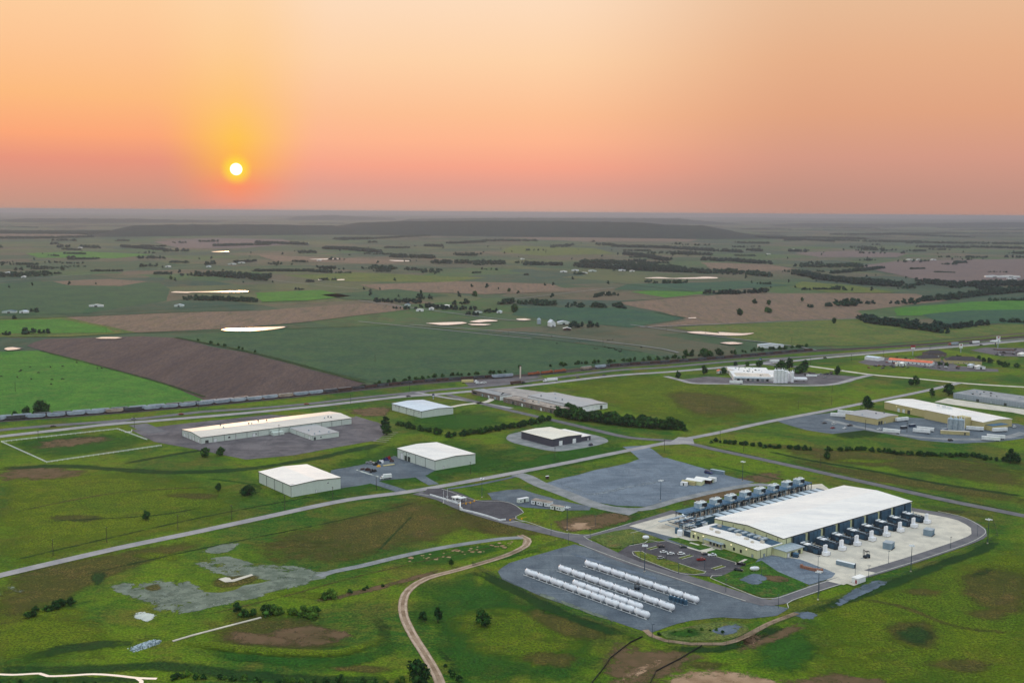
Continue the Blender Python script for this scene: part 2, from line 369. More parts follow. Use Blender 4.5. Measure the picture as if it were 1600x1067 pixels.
def ctree(o, parent=None):
    c = o.copy(); C.objects.link(c)
    if parent: c.parent = parent
    for ch in list(o.children): ctree(ch, c)
    return c
PROTO = {}
def inst(key, maker, label, loc, rz=0., group=None, scale=None, cat=None):
    """first use builds the thing, later uses copy it with its parts"""
    if key not in PROTO: o = PROTO[key] = maker()
    else: o = ctree(PROTO[key])
    o.location = (loc[0], loc[1], loc[2] if len(loc) > 2 else 0); o.rotation_euler = (0, 0, rz)
    if scale: o.scale = (scale,) * 3 if isinstance(scale, (int, float)) else scale
    else: o.scale = (1, 1, 1)
    o['label'] = label
    if cat: o['category'] = cat
    if group: o['group'] = group
    elif 'group' in o: del o['group']
    return o
ORD = ['first', 'second', 'third', 'fourth', 'fifth', 'sixth', 'seventh', 'eighth', 'ninth', 'tenth', 'eleventh', 'twelfth', 'thirteenth', 'fourteenth', 'fifteenth', 'sixteenth', 'seventeenth', 'eighteenth', 'nineteenth', 'twentieth']
GA = R_(38.6)                           # the works and streets share one grid
UX, UY = (math.cos(GA), math.sin(GA)), (-math.sin(GA), math.cos(GA))

# ------------------------------------------------------------------ sheets on the ground
def smooth_pts(pts, step, closed=False):
    out = []; n = len(pts)
    for i in range(n if closed else n - 1):
        p0 = pts[(i - 1) % n] if closed or i > 0 else pts[0]; p1 = pts[i]; p2 = pts[(i + 1) % n]; p3 = pts[(i + 2) % n] if closed or i + 2 < n else pts[-1]
        L = math.dist(p1, p2); k = max(1, min(60, int(L / step)))
        for j in range(k):
            t = j / k
            out.append(tuple(.5 * (2 * p1[a] + (p2[a] - p0[a]) * t + (2 * p0[a] - 5 * p1[a] + 4 * p2[a] - p3[a]) * t * t + (3 * p1[a] - p0[a] - 3 * p2[a] + p3[a]) * t ** 3) for a in (0, 1)))
    if not closed: out.append(tuple(pts[-1]))
    return out
def dense(pts, step, closed=True):
    out = []; n = len(pts)
    for i in range(n if closed else n - 1):
        a, b = pts[i], pts[(i + 1) % n]; k = max(1, min(80, int(math.dist(a, b) / step)))
        out += [(a[0] + (b[0] - a[0]) * j / k, a[1] + (b[1] - a[1]) * j / k) for j in range(k)]
    return out
def jit(pts, amp, freq):
    return [(x + amp * mnoise.noise((x * freq, y * freq, 3.1)), y + amp * mnoise.noise((x * freq, y * freq, 9.7))) for x, y in pts]
def sheet(name, px, mat, z, jitter=0., freq=.1, step=6, curve=False, raw=False, kind='structure'):
    pts = px if raw else [G(*q) for q in px]
    pts = smooth_pts(pts, step, True) if curve else dense(pts, step)
    if jitter: pts = jit(pts, jitter, freq)
    o = MB().face([(x, y, z) for x, y in pts]).build(name, mat)
    # faces up
    if o.data.polygons[0].normal.z < 0: o.data.flip_normals()
    return tag(o, kind=kind)
def offset(pts, d):
    out = []
    for i in range(len(pts)):
        a = pts[max(0, i - 1)]; b = pts[min(len(pts) - 1, i + 1)]; dx, dy = b[0] - a[0], b[1] - a[1]; l = math.hypot(dx, dy) or 1
        out.append((pts[i][0] - dy / l * d, pts[i][1] + dx / l * d))
    return out
def strip(name, px, w, mat, z, step=8, raw=False, kind='structure', curve=True):
    pts = px if raw else [G(*q) for q in px]
    pts = smooth_pts(pts, step) if curve else dense(pts, step, False) + [pts[-1]]
    a, b = offset(pts, w / 2), offset(pts, -w / 2); mb = MB()
    mb.v = [(x, y, z) for x, y in a] + [(x, y, z) for x, y in b]; n = len(a)
    for i in range(n - 1): mb.f.append((n + i, n + i + 1, i + 1, i)); mb.m.append(0)
    return tag(mb.build(name, mat), kind=kind)
def addattr(o, vals):
    at = o.data.attributes.new('a', 'FLOAT', 'POINT'); at.data.foreach_set('value', vals)
def soft(px, mat, z, inner=.62, name='ground_cover', curve=True, kind='stuff'):
    """patch whose rim thins out raggedly"""
    pts = [G(*q) for q in px]; per = sum(math.dist(pts[i], pts[i - 1]) for i in range(len(pts))); st = max(1., per / 60); pts = smooth_pts(pts, st, True) if curve else dense(pts, st)
    z += lift(); cx = sum(p[0] for p in pts) / len(pts); cy = sum(p[1] for p in pts) / len(pts); n = len(pts); mb = MB(); vals = []
    for s, a in ((1.12, 0.), (inner, .85), (inner * .5, 1.)):
        mb.v += [(cx + (x - cx) * s, cy + (y - cy) * s, z) for x, y in pts]; vals += [a] * n
    mb.v.append((cx, cy, z)); vals.append(1.)
    for r in (0, 1):
        for i in range(n): j = (i + 1) % n; mb.f.append((r * n + i, r * n + j, (r + 1) * n + j, (r + 1) * n + i)); mb.m.append(0)
    for i in range(n): mb.f.append((2 * n + i, 2 * n + (i + 1) % n, 3 * n)); mb.m.append(0)
    o = mb.build(name, mat)
    if o.data.polygons[0].normal.z < 0: o.data.flip_normals()
    addattr(o, vals); return tag(o, kind=kind)
def softpath(px, w, mat, z, name='ground_cover', kind='stuff', raw=False, rise=0., peak=.9):
    z += lift(); pts = px if raw else [G(*q) for q in px]; pts = smooth_pts(pts, 8); n = len(pts); mb = MB(); vals = []
    lv = ((w * .62, 0., 0.), (w * .25, peak, rise), (-w * .25, peak, rise), (-w * .62, 0., 0.))
    for d, a, h in lv:
        q = offset(pts, d); mb.v += [(x, y, z + h) for x, y in q]
        vals += [a * min(1., i / 3, (n - 1 - i) / 3) for i in range(n)]
    for r in range(3):
        for i in range(n - 1): mb.f.append(((r + 1) * n + i, (r + 1) * n + i + 1, r * n + i + 1, r * n + i)); mb.m.append(0)
    o = mb.build(name, mat); addattr(o, vals); return tag(o, kind=kind)
def wallpath(name, px, w, h, mat, z=0., step=8, raw=False, curve=False, parent=None):
    pts = px if raw else [G(*q) for q in px]
    pts = smooth_pts(pts, step) if curve else dense(pts, step, False) + [tuple(pts[-1])]
    a, b = offset(pts, w / 2), offset(pts, -w / 2); n = len(a); mb = MB()
    mb.v = [(x, y, z) for x, y in a] + [(x, y, z) for x, y in b] + [(x, y, z + h) for x, y in a] + [(x, y, z + h) for x, y in b]
    for i in range(n - 1):
        for q in ((3 * n + i, 3 * n + i + 1, 2 * n + i + 1, 2 * n + i), (n + i, n + i + 1, 3 * n + i + 1, 3 * n + i), (i + 1, i, 2 * n + i, 2 * n + i + 1)): mb.f.append(q); mb.m.append(0)
    for i in (0, n - 1): mb.f.append((i, n + i, 3 * n + i, 2 * n + i)); mb.m.append(0)
    return mb.build(name, mat, parent)
def kerb(px, curve=True, w=.42): return tag(wallpath('kerb', px, w, .15, 'kerb', .2, 4, curve=curve), kind='structure')

SN = [0]
def lift():
    SN[0] += 1; return (SN[0] % 9) * .0021
# ------------------------------------------------------------------ the ground sheet with low relief far out
def hgt(x, y):
    r = math.hypot(x, y)
    if r < 11000: return 0.
    return min(1, (r - 11000) / 9000) * 55 * max(0, .35 + mnoise.fractal((x / 9000, y / 9000, 1.7), 1., 2., 4))
rad = [0, 150, 400, 700, 1100, 1700, 2600, 4000, 6000, 8500, 11000] + [11000 + 1150 * i for i in range(1, 27)] + [44500, 50000, 56000, 60000]
mb = MB(); na = 360
mb.v.append((0, 0, 0))
for r in rad[1:]:
    for k in range(na):
        t = 2 * math.pi * k / na; x, y = r * math.cos(t), r * math.sin(t); mb.v.append((x, y, hgt(x, y)))
for k in range(na): mb.f.append((0, 1 + k, 1 + (k + 1) % na)); mb.m.append(0)
for a in range(len(rad) - 2):
    for k in range(na): j = (k + 1) % na; o1 = 1 + a * na; o2 = o1 + na; mb.f.append((o1 + k, o2 + k, o2 + j, o1 + j)); mb.m.append(0)
tag(mb.build('ground', 'pasture'), kind='structure')
# ------------------------------------------------------------------ fields beyond the railway
F_ = [
 ('bright_grass', [(-30, 550), (60, 548), (130, 563), (225, 590), (325, 622), (325, 626), (-30, 662)]),
 ('plowed', [(38, 541), (70, 530), (225, 526), (268, 528), (400, 555), (500, 581), (575, 602), (560, 604), (430, 618), (325, 624), (225, 591), (130, 564)]),
 ('dark_crop', [(272, 527), (345, 520), (445, 513), (640, 509), (760, 521), (900, 537), (1010, 552), (1045, 561), (900, 575), (720, 590), (590, 600), (500, 577), (400, 553)]),
 ('tan_field', [(103, 496), (300, 488), (400, 486), (600, 472), (625, 477), (640, 484), (560, 493), (480, 503), (350, 514), (215, 520)]),
 ('olive_field', [(-30, 500), (103, 496), (215, 520), (100, 527), (-30, 528)]),
 ('bright_grass', [(398, 458), (500, 453.5), (550, 463), (480, 470), (410, 472)]),
 ('bright_grass', [(-30, 502), (95, 499), (165, 512), (180, 520), (-30, 522)]),
 ('dark_crop', [(60, 440), (250, 442), (265, 452), (260, 470), (120, 492), (-30, 494), (-30, 445)]),
 ('tan_field', [(960, 473), (1130, 460), (1300, 458), (1430, 459), (1480, 470), (1340, 486), (1350, 497), (1200, 502), (1060, 510), (1000, 512), (1075, 500), (1030, 487)]),
 ('teal_crop', [(808, 481), (960, 481), (1020, 488), (1075, 497), (985, 512), (870, 502), (800, 492)]),
 ('olive_field', [(1050, 512), (1200, 504), (1390, 496), (1440, 515), (1600, 505), (1600, 520), (1360, 540), (1240, 541), (1150, 530)]),
 ('bright_grass', [(1400, 482), (1520, 472), (1640, 468), (1640, 486), (1500, 492), (1400, 494)]),
 ('teal_crop', [(1440, 492), (1520, 485), (1640, 484), (1640, 508), (1560, 506), (1480, 510)]),
 ('mauve_field', [(1340, 416), (1400, 408), (1640, 404), (1640, 436), (1510, 442), (1440, 438)]),
 ('tan_field', [(1095, 410), (1200, 413), (1250, 421), (1180, 424), (1110, 420)]),
 ('mauve_field', [(1240, 395), (1330, 392), (1420, 396), (1400, 402), (1280, 402)]),
 ('tan_field', [(80, 440), (170, 436), (230, 440), (190, 447), (110, 446)]),
 ('tan_field', [(400, 398), (560, 404), (640, 409), (600, 413), (430, 408)]),
 ('tan_field', [(560, 445), (720, 440), (860, 444), (900, 455), (760, 460), (600, 455)]),
 ('dark_crop', [(500, 461), (620, 452), (700, 462), (620, 470), (540, 468)]),
 ('bright_grass', [(40, 396), (130, 393), (240, 398), (180, 404), (60, 403)]),
 ('olive_field', [(440, 430), (560, 426), (760, 434), (700, 441), (520, 440)]),
 ('tan_field', [(780, 371), (940, 371), (1090, 374), (1080, 378), (900, 377)]),
 ('olive_field', [(800, 384), (930, 388), (960, 396), (850, 400), (780, 394)]),
 ('teal_crop', [(980, 444), (1160, 440), (1240, 446), (1090, 456), (960, 453)]),
 ('mauve_field', [(240, 378), (330, 372), (440, 374), (470, 381), (380, 388), (280, 388)]),
 ('tan_field', [(-20, 365), (140, 366), (120, 369), (-20, 369)]),
 ('olive_field', [(1250, 440), (1330, 446), (1400, 458), (1300, 458), (1240, 449)]),
 ('bright_grass', [(985, 456), (1060, 452), (1120, 457), (1040, 465)]),
]
for i, (mt, p) in enumerate(F_):
    sheet('field', p, mt, .25 + .11 * (i % 7), jitter=7, freq=.012, step=40)
for p, w in (([(-20, 500), (105, 496), (300, 488), (400, 485)], 10), ([(-20, 494), (210, 487), (400, 476)], 5), ([(270, 527), (400, 553), (575, 600)], 9), ([(60, 548), (225, 591), (325, 623)], 5),
             ([(640, 509), (760, 521), (900, 537), (1010, 552)], 7), ([(215, 521), (345, 518), (640, 508)], 8), ([(960, 473), (1130, 460)], 8), ([(1020, 488), (1075, 498)], 9), ([(955, 442), (1090, 457)], 8)):
    softpath(p, w, 's_dark', 1.1, 'field_margin')
for p in ([(640, 508), (800, 520), (1000, 541), (1060, 552)], [(985, 508), (1100, 524), (1250, 543), (1275, 548)], [(560, 503), (700, 517), (830, 530)], [(1000, 512), (1400, 496)],
          [(380, 431), (440, 440), (560, 452)], [(800, 468), (960, 450)], [(0, 440), (200, 424), (400, 410)], [(560, 470), (760, 497), (820, 502)]):
    strip('farm_track', p, 4.5, 'gravel_road', 1.3, 30)
PONDS = [[(345, 517), (352, 514.5), (400, 513), (445, 511), (440, 514), (410, 518), (375, 519.5), (350, 518.5)], [(149, 530), (160, 528), (185, 528), (192, 529), (180, 531), (157, 531)],
 [(6, 547), (12, 544.5), (22, 543.8), (34, 546), (25, 548), (10, 549.5)], [(266, 458.3), (275, 456.2), (290, 456.8), (330, 456), (385, 455), (383, 457), (340, 458), (300, 458.2), (292, 459.2), (275, 458.8)],
 [(665, 506.5), (690, 505), (722, 504), (730, 505.5), (720, 507.6), (700, 509.6), (688, 509.5), (675, 507.6)], [(733, 504.5), (742, 502.2), (752, 500.2), (765, 500.4), (778, 502), (776, 503.4), (760, 504.2), (748, 505.6)],
 [(731, 507.5), (750, 507), (768, 508), (757, 510), (738, 509.5)], [(807, 499.3), (820, 498.8), (830, 501), (820, 502), (811, 501.5)],
 [(1072, 520), (1095, 519), (1112, 520.8), (1124, 522.2), (1122, 520), (1135, 520.8), (1160, 522.3), (1178, 521.5), (1168, 525), (1150, 526.5), (1125, 525.8), (1105, 523.8), (1088, 523)],
 [(1125, 537.5), (1145, 535.4), (1162, 538), (1142, 540)], [(1007, 435.5), (1030, 433.8), (1050, 435.6), (1062, 435), (1087, 434), (1100, 433), (1119, 434), (1118, 436), (1080, 436.8), (1040, 436.4)],
 [(1075, 497.8), (1087, 497), (1088, 498.6), (1077, 499)], [(485, 405.5), (525, 404.5), (526, 406), (495, 406.3)], [(610, 407), (640, 408), (638, 409.3), (615, 408.6)], [(332, 393.4), (356, 393), (355, 394.4), (334, 394.5)],
 [(497, 437.5), (502, 436.6), (503, 438.6), (498, 439)], [(527, 437.5), (538, 437), (537, 438.8), (528, 439)], [(1130, 548.5), (1136, 548), (1136, 549.5)], [(845, 424.6), (856, 424.6), (855, 425.8), (846, 425.8)]]
for i, p in enumerate(PONDS[:-2]):
    w = [G(*q) for q in p]; cx = sum(q[0] for q in w) / len(w); cy = sum(q[1] for q in w) / len(w)
    sheet('pond_bank', [(cx + (x - cx) * 1.02, cy + (y - cy) * 1.02 + 6) for x, y in w], 's_mud' if False else 'ballast', 1.5, 2, .03, 12, True, True)
    w = [(x, cy + (y - cy) * .86) for x, y in w]
    sheet('pond', w, 'water', 1.8, 1.5, .03, 12, True, True)

# ------------------------------------------------------------------ near ground cover
soft([(0, 735), (150, 728), (300, 742), (420, 790), (300, 830), (80, 880), (-20, 890), (-20, 760)], 's_yellow', .03)
soft([(0, 730), (60, 728), (150, 735), (110, 748), (20, 752), (-20, 745)], 's_brown', .05)
soft([(60, 690), (130, 682), (185, 682), (150, 694), (90, 700), (50, 702)], 's_brown', .05)
soft([(5, 691), (180, 676), (230, 690), (90, 718)], 's_lush', .03)
softpath([(-20, 733), (90, 728), (180, 733), (270, 738), (380, 733), (470, 720), (540, 706), (610, 690)], 14, 's_dark', .07, 'drainage_ditch')
softpath([(180, 727), (290, 707), (360, 700)], 9, 's_dark', .07, 'drainage_ditch')
soft([(540, 640), (600, 634), (620, 640), (600, 652), (555, 650)], 's_brown', .05)
soft([(640, 650), (740, 640), (800, 660), (740, 676), (650, 672)], 's_lush', .03)
soft([(480, 735), (620, 690), (740, 688), (840, 720), (780, 735), (700, 752), (560, 775), (470, 790), (420, 770)], 's_lush', .03)
soft([(860, 600), (1010, 585), (1200, 610), (1320, 620), (1270, 640), (1120, 668), (1060, 670), (960, 640)], 's_yellow', .03)
soft([(1040, 610), (1160, 620), (1180, 645), (1080, 650)], 's_olive', .05)
soft([(930, 690), (1010, 700), (960, 715), (860, 735), (800, 745), (760, 740), (820, 715)], 's_lush', .04)
soft([(1170, 690), (1290, 700), (1420, 706), (1560, 720), (1620, 735), (1620, 765), (1400, 735), (1250, 715)], 's_olive', .04)
soft([(1230, 716), (1400, 742), (1620, 778), (1620, 790), (1440, 765), (1280, 735)], 's_olive', .05)
softpath([(1190, 702), (1260, 718), (1360, 735), (1470, 756), (1620, 778)], 7, 's_dark', .07, 'drainage_ditch')
soft([(1300, 676), (1340, 668), (1380, 676), (1370, 684), (1320, 686)], 's_dark', .06)
soft([(390, 850), (520, 810), (680, 775), (760, 800), (780, 825), (660, 850), (540, 880), (430, 880)], 's_olive', .04)
soft([(690, 770), (820, 815), (840, 845), (760, 835), (690, 790)], 's_olive', .05)
soft([(0, 900), (120, 870), (340, 840), (180, 900), (60, 960), (-30, 980)], 's_olive', .04)
soft([(-20, 930), (80, 950), (200, 990), (140, 1030), (-20, 1035)], 's_yellow', .03)
soft([(640, 920), (740, 890), (800, 920), (960, 985), (940, 1067), (720, 1067), (670, 1010), (640, 960)], 's_lush', .03)
soft([(700, 960), (820, 950), (930, 1000), (860, 1040), (740, 1020)], 's_yellow', .04)
soft([(820, 950), (900, 965), (960, 1000), (900, 1000), (840, 975)], 's_olive', .05)
soft([(1230, 960), (1330, 920), (1500, 870), (1620, 850), (1620, 1080), (1280, 1080)], 's_yellow', .03)
soft([(1380, 975), (1440, 965), (1470, 985), (1460, 1015), (1400, 1005)], 's_olive', .05)
soft([(1395, 985), (1440, 975), (1465, 990), (1440, 1012), (1400, 1002)], 's_dark', .06, .5)
soft([(1180, 1000), (1260, 980), (1290, 1020), (1230, 1060), (1160, 1040)], 's_lush', .05, .5)
soft([(1500, 895), (1560, 880), (1610, 900), (1600, 960), (1520, 950)], 's_olive', .05)
soft([(350, 960), (450, 962), (540, 985), (560, 1005), (500, 1018), (400, 1012), (320, 1000)], 's_olive', .05)
soft([(420, 985), (480, 975), (540, 985), (556, 997), (490, 1010), (420, 1008)], 's_brown', .08, .7)
soft([(350, 985), (420, 990), (480, 1002), (430, 1010), (360, 1006)], 's_brown', .09, .55)
softpath([(270, 1002), (350, 1012), (440, 1020), (530, 1021), (575, 1010), (600, 990)], 9, 's_yellow', .09, 'grassy_bank', rise=1.2)
softpath([(300, 1013), (440, 1033), (540, 1034), (600, 1018), (630, 995)], 12, 's_lush', .08, 'grassy_bank')
softpath([(0, 1037), (90, 1016), (180, 1005), (240, 1005)], 12, 's_dark', .08, 'drainage_ditch')
softpath([(-20, 1045), (120, 1046), (260, 1040), (380, 1055), (520, 1062), (650, 1064)], 12, 's_dark', .09, 'drainage_ditch')
softpath([(-20, 1062), (120, 1062), (260, 1062)], 7, 's_dark', .09, 'drainage_ditch')
softpath([(470, 945), (560, 925), (640, 905), (730, 880)], 7, 's_brown', .08, 'bare_bank')
soft([(640, 865), (740, 850), (800, 846), (790, 858), (700, 882), (620, 890)], 's_lush', .07)
rs = random.Random(4)
for k in range(38):
    qx = rs.uniform(632, 800); q = (qx, 876 - (qx - 632) * .16 + rs.uniform(-5, 6)); s = rs.uniform(.25, .6)
    soft([(q[0] - 9 * s, q[1]), (q[0], q[1] - 3 * s), (q[0] + 10 * s, q[1] - 2 * s), (q[0] + 4 * s, q[1] + 3 * s)], 's_tan', .1, .6)
soft([(860, 815), (920, 803), (970, 800), (1000, 808), (960, 822), (900, 832), (868, 828)], 's_brown', .06, .7)
soft([(870, 822), (920, 815), (930, 825), (890, 830)], 's_tan', .08, .5)
soft([(935, 800), (985, 790), (1005, 805), (990, 815), (960, 812)], 's_lush', .05)
soft([(1050, 780), (1130, 760), (1180, 755), (1190, 764), (1120, 782), (1070, 790)], 's_brown', .06, .55)
soft([(1160, 740), (1210, 735), (1240, 745), (1200, 758), (1150, 752)], 's_brown', .05, .4)
soft([(1150, 1008), (1215, 982), (1262, 965), (1264, 980), (1200, 1008), (1150, 1022)], 's_brown', .06, .45)
soft([(1150, 1000), (1180, 985), (1200, 995), (1170, 1012)], 's_tan', .07, .4)
soft([(960, 1000), (1010, 1010), (1080, 1010), (1100, 1030), (1040, 1067), (960, 1075), (930, 1040)], 's_brown', .05, .6)
soft([(1030, 1067), (1080, 1045), (1160, 1050), (1230, 1067), (1260, 1090), (1000, 1090)], 's_tan', .06, .8)
soft([(1200, 1075), (1280, 1050), (1400, 1060), (1400, 1090)], 's_brown', .06, .6)
softpath([(960, 1075), (985, 1052), (1015, 1038), (1060, 1020)], 4, 's_tan', .09, 'vehicle_track')
softpath([(974, 1075), (998, 1052), (1026, 1038), (1066, 1024)], 3, 's_tan', .09, 'vehicle_track')
softpath([(827, 940), (850, 950), (872, 956)], 2.5, 's_gravel', .09); softpath([(925, 978), (958, 992)], 2.5, 's_gravel', .09)
soft([(1325, 925), (1370, 905), (1390, 905), (1380, 915), (1330, 938), (1302, 952), (1300, 945)], 's_bluegravel', .08, .7)
soft([(1240, 955), (1270, 955), (1280, 965), (1250, 968)], 's_bluegravel', .09, .6)
soft([(-20, 905), (5, 925), (12, 940), (-20, 950)], 's_gravel', .07, .6)
softpath([(0, 905), (25, 922), (60, 928)], 4, 's_gravel', .07)
for p, w_, m_ in (([(650, 800), (615, 835), (590, 862), (575, 880)], 2.2, 's_dark'), ([(300, 965), (430, 935), (560, 900), (700, 868), (800, 850)], 2.5, 's_olive'), ([(100, 905), (300, 860), (520, 815), (650, 785)], 3, 's_dark'), ([(0, 880), (150, 845), (330, 805), (520, 770)], 3, 's_dark'), ([(1300, 930), (1400, 945), (1500, 980), (1620, 990)], 5, 's_olive'),
    ([(1500, 905), (1535, 895), (1560, 875)], 7, 's_dark'), ([(1345, 990), (1400, 1000), (1480, 1040)], 6, 's_yellow'), ([(1090, 720), (1200, 745), (1290, 760)], 5, 's_lush'), ([(1080, 690), (1230, 724), (1420, 765), (1620, 806)], 3, 's_dark'), ([(1300, 700), (1450, 712), (1620, 742)], 5, 's_yellow'), ([(900, 640), (1000, 655), (1100, 660)], 6, 's_yellow'),
    ([(20, 800), (180, 770), (340, 760)], 4, 's_olive'), ([(60, 815), (240, 805), (330, 790)], 4, 's_dark'), ([(660, 1000), (700, 1030), (720, 1067)], 4, 's_dark'), ([(560, 950), (600, 980), (590, 1010)], 8, 's_dark'), ([(300, 745), (400, 758), (390, 775)], 6, 's_lush')):
    softpath(p, w_, m_, .075, 'mown_line', peak=.7)
for q in ((90, 960, 60, 14), (250, 870, 40, 8), (470, 930, 50, 8), (560, 1045, 60, 8), (860, 1030, 50, 14), (1330, 1020, 60, 16), (1500, 1040, 60, 14), (1540, 960, 40, 12), (1440, 925, 40, 8), (1100, 1040, 40, 8), (300, 775, 50, 6), (120, 810, 50, 7), (460, 850, 50, 7), (900, 890, 20, 4), (1300, 770, 50, 4), (1480, 800, 30, 4), (1480, 735, 60, 4), (1350, 720, 60, 4)):
    soft([(q[0] - q[2], q[1]), (q[0] - q[2] * .3, q[1] - q[3]), (q[0] + q[2], q[1] - q[3] * .4), (q[0] + q[2] * .5, q[1] + q[3])], ('s_olive', 's_dark', 's_yellow', 's_lush')[q[0] % 4], .065, .5)
# worn gravel pads south of the street
soft([(170, 916), (230, 905), (300, 908), (325, 920), (318, 935), (280, 945), (215, 940), (190, 930)], 's_gravel', .08, .8)
soft([(205, 935), (300, 925), (350, 925), (410, 912), (480, 892), (502, 902), (420, 930), (330, 950), (275, 962), (240, 950)], 's_gravel', .09, .85)
soft([(300, 878), (350, 868), (400, 880), (470, 885), (505, 898), (440, 908), (350, 900), (320, 888)], 's_gravel', .1, .85)
soft([(310, 862), (345, 850), (375, 848), (365, 860), (335, 866)], 's_gravel', .08, .75)
sheet('gravel_yard', [(290, 948), (330, 931), (380, 915), (440, 903), (490, 893), (516, 892), (505, 902), (450, 917), (380, 936), (320, 952), (295, 956)], 'old_gravel', .058, 3.5, .09, 2.5)
sheet('gravel_yard', [(230, 925), (275, 916), (312, 921), (316, 932), (285, 943), (240, 940)], 'old_gravel', .054, 4, .08, 2.5)
softpath([(200, 888), (245, 880)], 4, 's_gravel', .08); softpath([(262, 890), (284, 878)], 4, 's_gravel', .08)
softpath([(215, 935), (260, 935), (330, 918), (360, 905)], 7, 's_gravel', .12)
soft([(335, 905), (375, 898), (405, 900), (390, 912), (345, 918)], 's_olive', .13, .8)
soft([(225, 918), (245, 912), (252, 920), (235, 924)], 's_olive', .13, .7)
soft([(140, 897), (165, 890), (165, 905), (150, 920)], 's_dark', .07, .5)
soft([(205, 962), (225, 955), (245, 962), (230, 972), (212, 966)], 's_pale', .12, .6)
softpath([(300, 950), (310, 947), (345, 942)], 3, 's_pale', .13)
softpath([(90, 1041), (130, 1030), (176, 1022)], 2.5, 's_yellow', .12); softpath([(88, 1042), (95, 1040)], 3, 's_pale', .13)
strip('creek', [(-20, 1052), (20, 1054), (62, 1052), (75, 1056), (110, 1055), (145, 1053), (180, 1055), (215, 1059), (245, 1060)], 1.9, 'water', .13, 3)
strip('creek', [(214, 1059), (221, 1064), (219, 1075)], 1.9, 'water', .12, 3)

# ------------------------------------------------------------------ yards
sheet('gravel_yard', [(778, 893), (794, 880), (850, 864), (898, 850), (930, 860), (1010, 886), (1120, 921), (1205, 945), (1232, 950), (1215, 962), (1170, 967), (1130, 964), (1080, 969), (1040, 980), (1015, 989), (990, 982), (900, 951), (830, 925), (785, 905)], 'gravel', .15, 1.2, .08, 4)
softpath([(800, 912), (860, 934), (930, 960), (1000, 985)], 5, 's_gravel', .18); softpath([(870, 858), (960, 885), (1060, 915)], 5, 's_bluegravel', .18)
sheet('gravel_yard', [(868, 750), (985, 722), (1008, 713), (1042, 715), (1100, 732), (1150, 747), (1180, 753), (1150, 761), (1100, 770), (1010, 791), (965, 790), (930, 785), (880, 768), (845, 757)], 'blue_gravel', .15, 1.5, .05, 5)
sheet('gravel_yard', [(762, 771), (790, 765), (812, 764), (870, 780), (925, 792), (920, 797), (890, 797), (820, 793), (770, 781)], 'gravel', .15, 1.2, .08, 4)
strip('gravel_drive', [(808, 741), (822, 745), (845, 757), (880, 770), (930, 789), (990, 802)], 13, 'gravel_road', .18)
strip('gravel_drive', [(930, 790), (1000, 796), (1060, 781), (1130, 765), (1190, 757), (1240, 766)], 8, 'gravel_road', .19)
strip('gravel_drive', [(990, 697), (1000, 702), (1020, 718)], 22, 'blue_gravel', .17)
strip('gravel_drive', [(700, 764), (740, 758), (790, 748), (812, 742)], 4, 'gravel', .17)
softpath([(880, 770), (930, 772), (985, 760), (1045, 750), (1060, 745)], 7, 's_streak', .2, peak=.6)
softpath([(860, 752), (900, 765), (935, 775)], 6, 's_streak', .21, peak=.6)
sheet('gravel_yard', [(516, 735), (560, 727), (600, 719), (616, 712), (680, 735), (668, 742), (648, 746), (600, 750), (575, 756), (533, 763), (516, 760)], 'gravel', .15, 1, .1, 4)
strip('gravel_drive', [(580, 752), (612, 762), (632, 769)], 9, 'gravel', .17); strip('gravel_drive', [(650, 740), (665, 750), (678, 757)], 9, 'gravel', .17)
softpath([(545, 730), (572, 739), (600, 748)], 2.5, 's_pale', .2)
sheet('parking_lot', [(205, 672), (275, 663), (420, 648), (560, 652), (592, 661), (600, 675), (586, 688), (520, 700), (460, 711), (384, 718), (330, 707), (300, 701), (240, 690)], 'worn_asphalt', .13, 1, .08, 5)
sheet('parking_lot', [(555, 650), (590, 660), (605, 668), (600, 680), (585, 690), (545, 682), (550, 665)], 'worn_asphalt', .16, 1, .1, 5)
for k in range(6):
    strip('parking_stripe', [(583 + k * 4.5, 689 - k * 2.6), (604 + k * 3.6, 691 - k * 3)], 1.1, 'old_concrete', .3, 30, curve=False)
soft([(1150 - 830, 652), (380, 648), (405, 650), (360, 658)], 's_pale', .19, .6) if False else None
sheet('gravel_yard', [(791, 684), (806, 676), (870, 670), (930, 680), (950, 688), (940, 694), (910, 700), (868, 705), (828, 698), (800, 691)], 'gravel_road', .13, .6, .08, 4, True)
sheet('gravel_yard', [(722, 594), (760, 588), (830, 586), (850, 589), (780, 602), (735, 606)], 'worn_asphalt', .17, .8, .08, 6)
sheet('gravel_yard', [(728, 612), (800, 625), (870, 648), (900, 655), (950, 632), (925, 623), (800, 606)], 'old_concrete', .11, .6, .08, 6)
# dairy and its lots
sheet('parking_lot', [(1066, 593), (1105, 588), (1140, 590), (1200, 578), (1270, 583), (1345, 589), (1330, 597), (1290, 601), (1220, 600), (1140, 599), (1085, 599)], 'worn_asphalt', .13, .6, .06, 6)
strip('road', [(1040, 588), (1064, 594), (1085, 599), (1140, 600), (1210, 602), (1270, 602.5), (1305, 600), (1335, 592), (1362, 585.5)], 9, 'road', .2)
strip('road', [(1255, 571), (1300, 577), (1362, 585.5), (1435, 592), (1520, 600), (1640, 607)], 9, 'concrete', .18)
sheet('parking_lot', [(1208, 655), (1290, 646), (1340, 641), (1380, 650), (1560, 660), (1590, 662), (1612, 668), (1600, 685), (1560, 690), (1500, 693), (1440, 688), (1400, 680), (1350, 672), (1300, 678), (1260, 672), (1225, 662)], 'gravel', .13, 1, .06, 6)
strip('road', [(1290, 655), (1350, 669), (1420, 681), (1480, 686), (1560, 685), (1600, 676)], 9, 'gravel_road', .17)
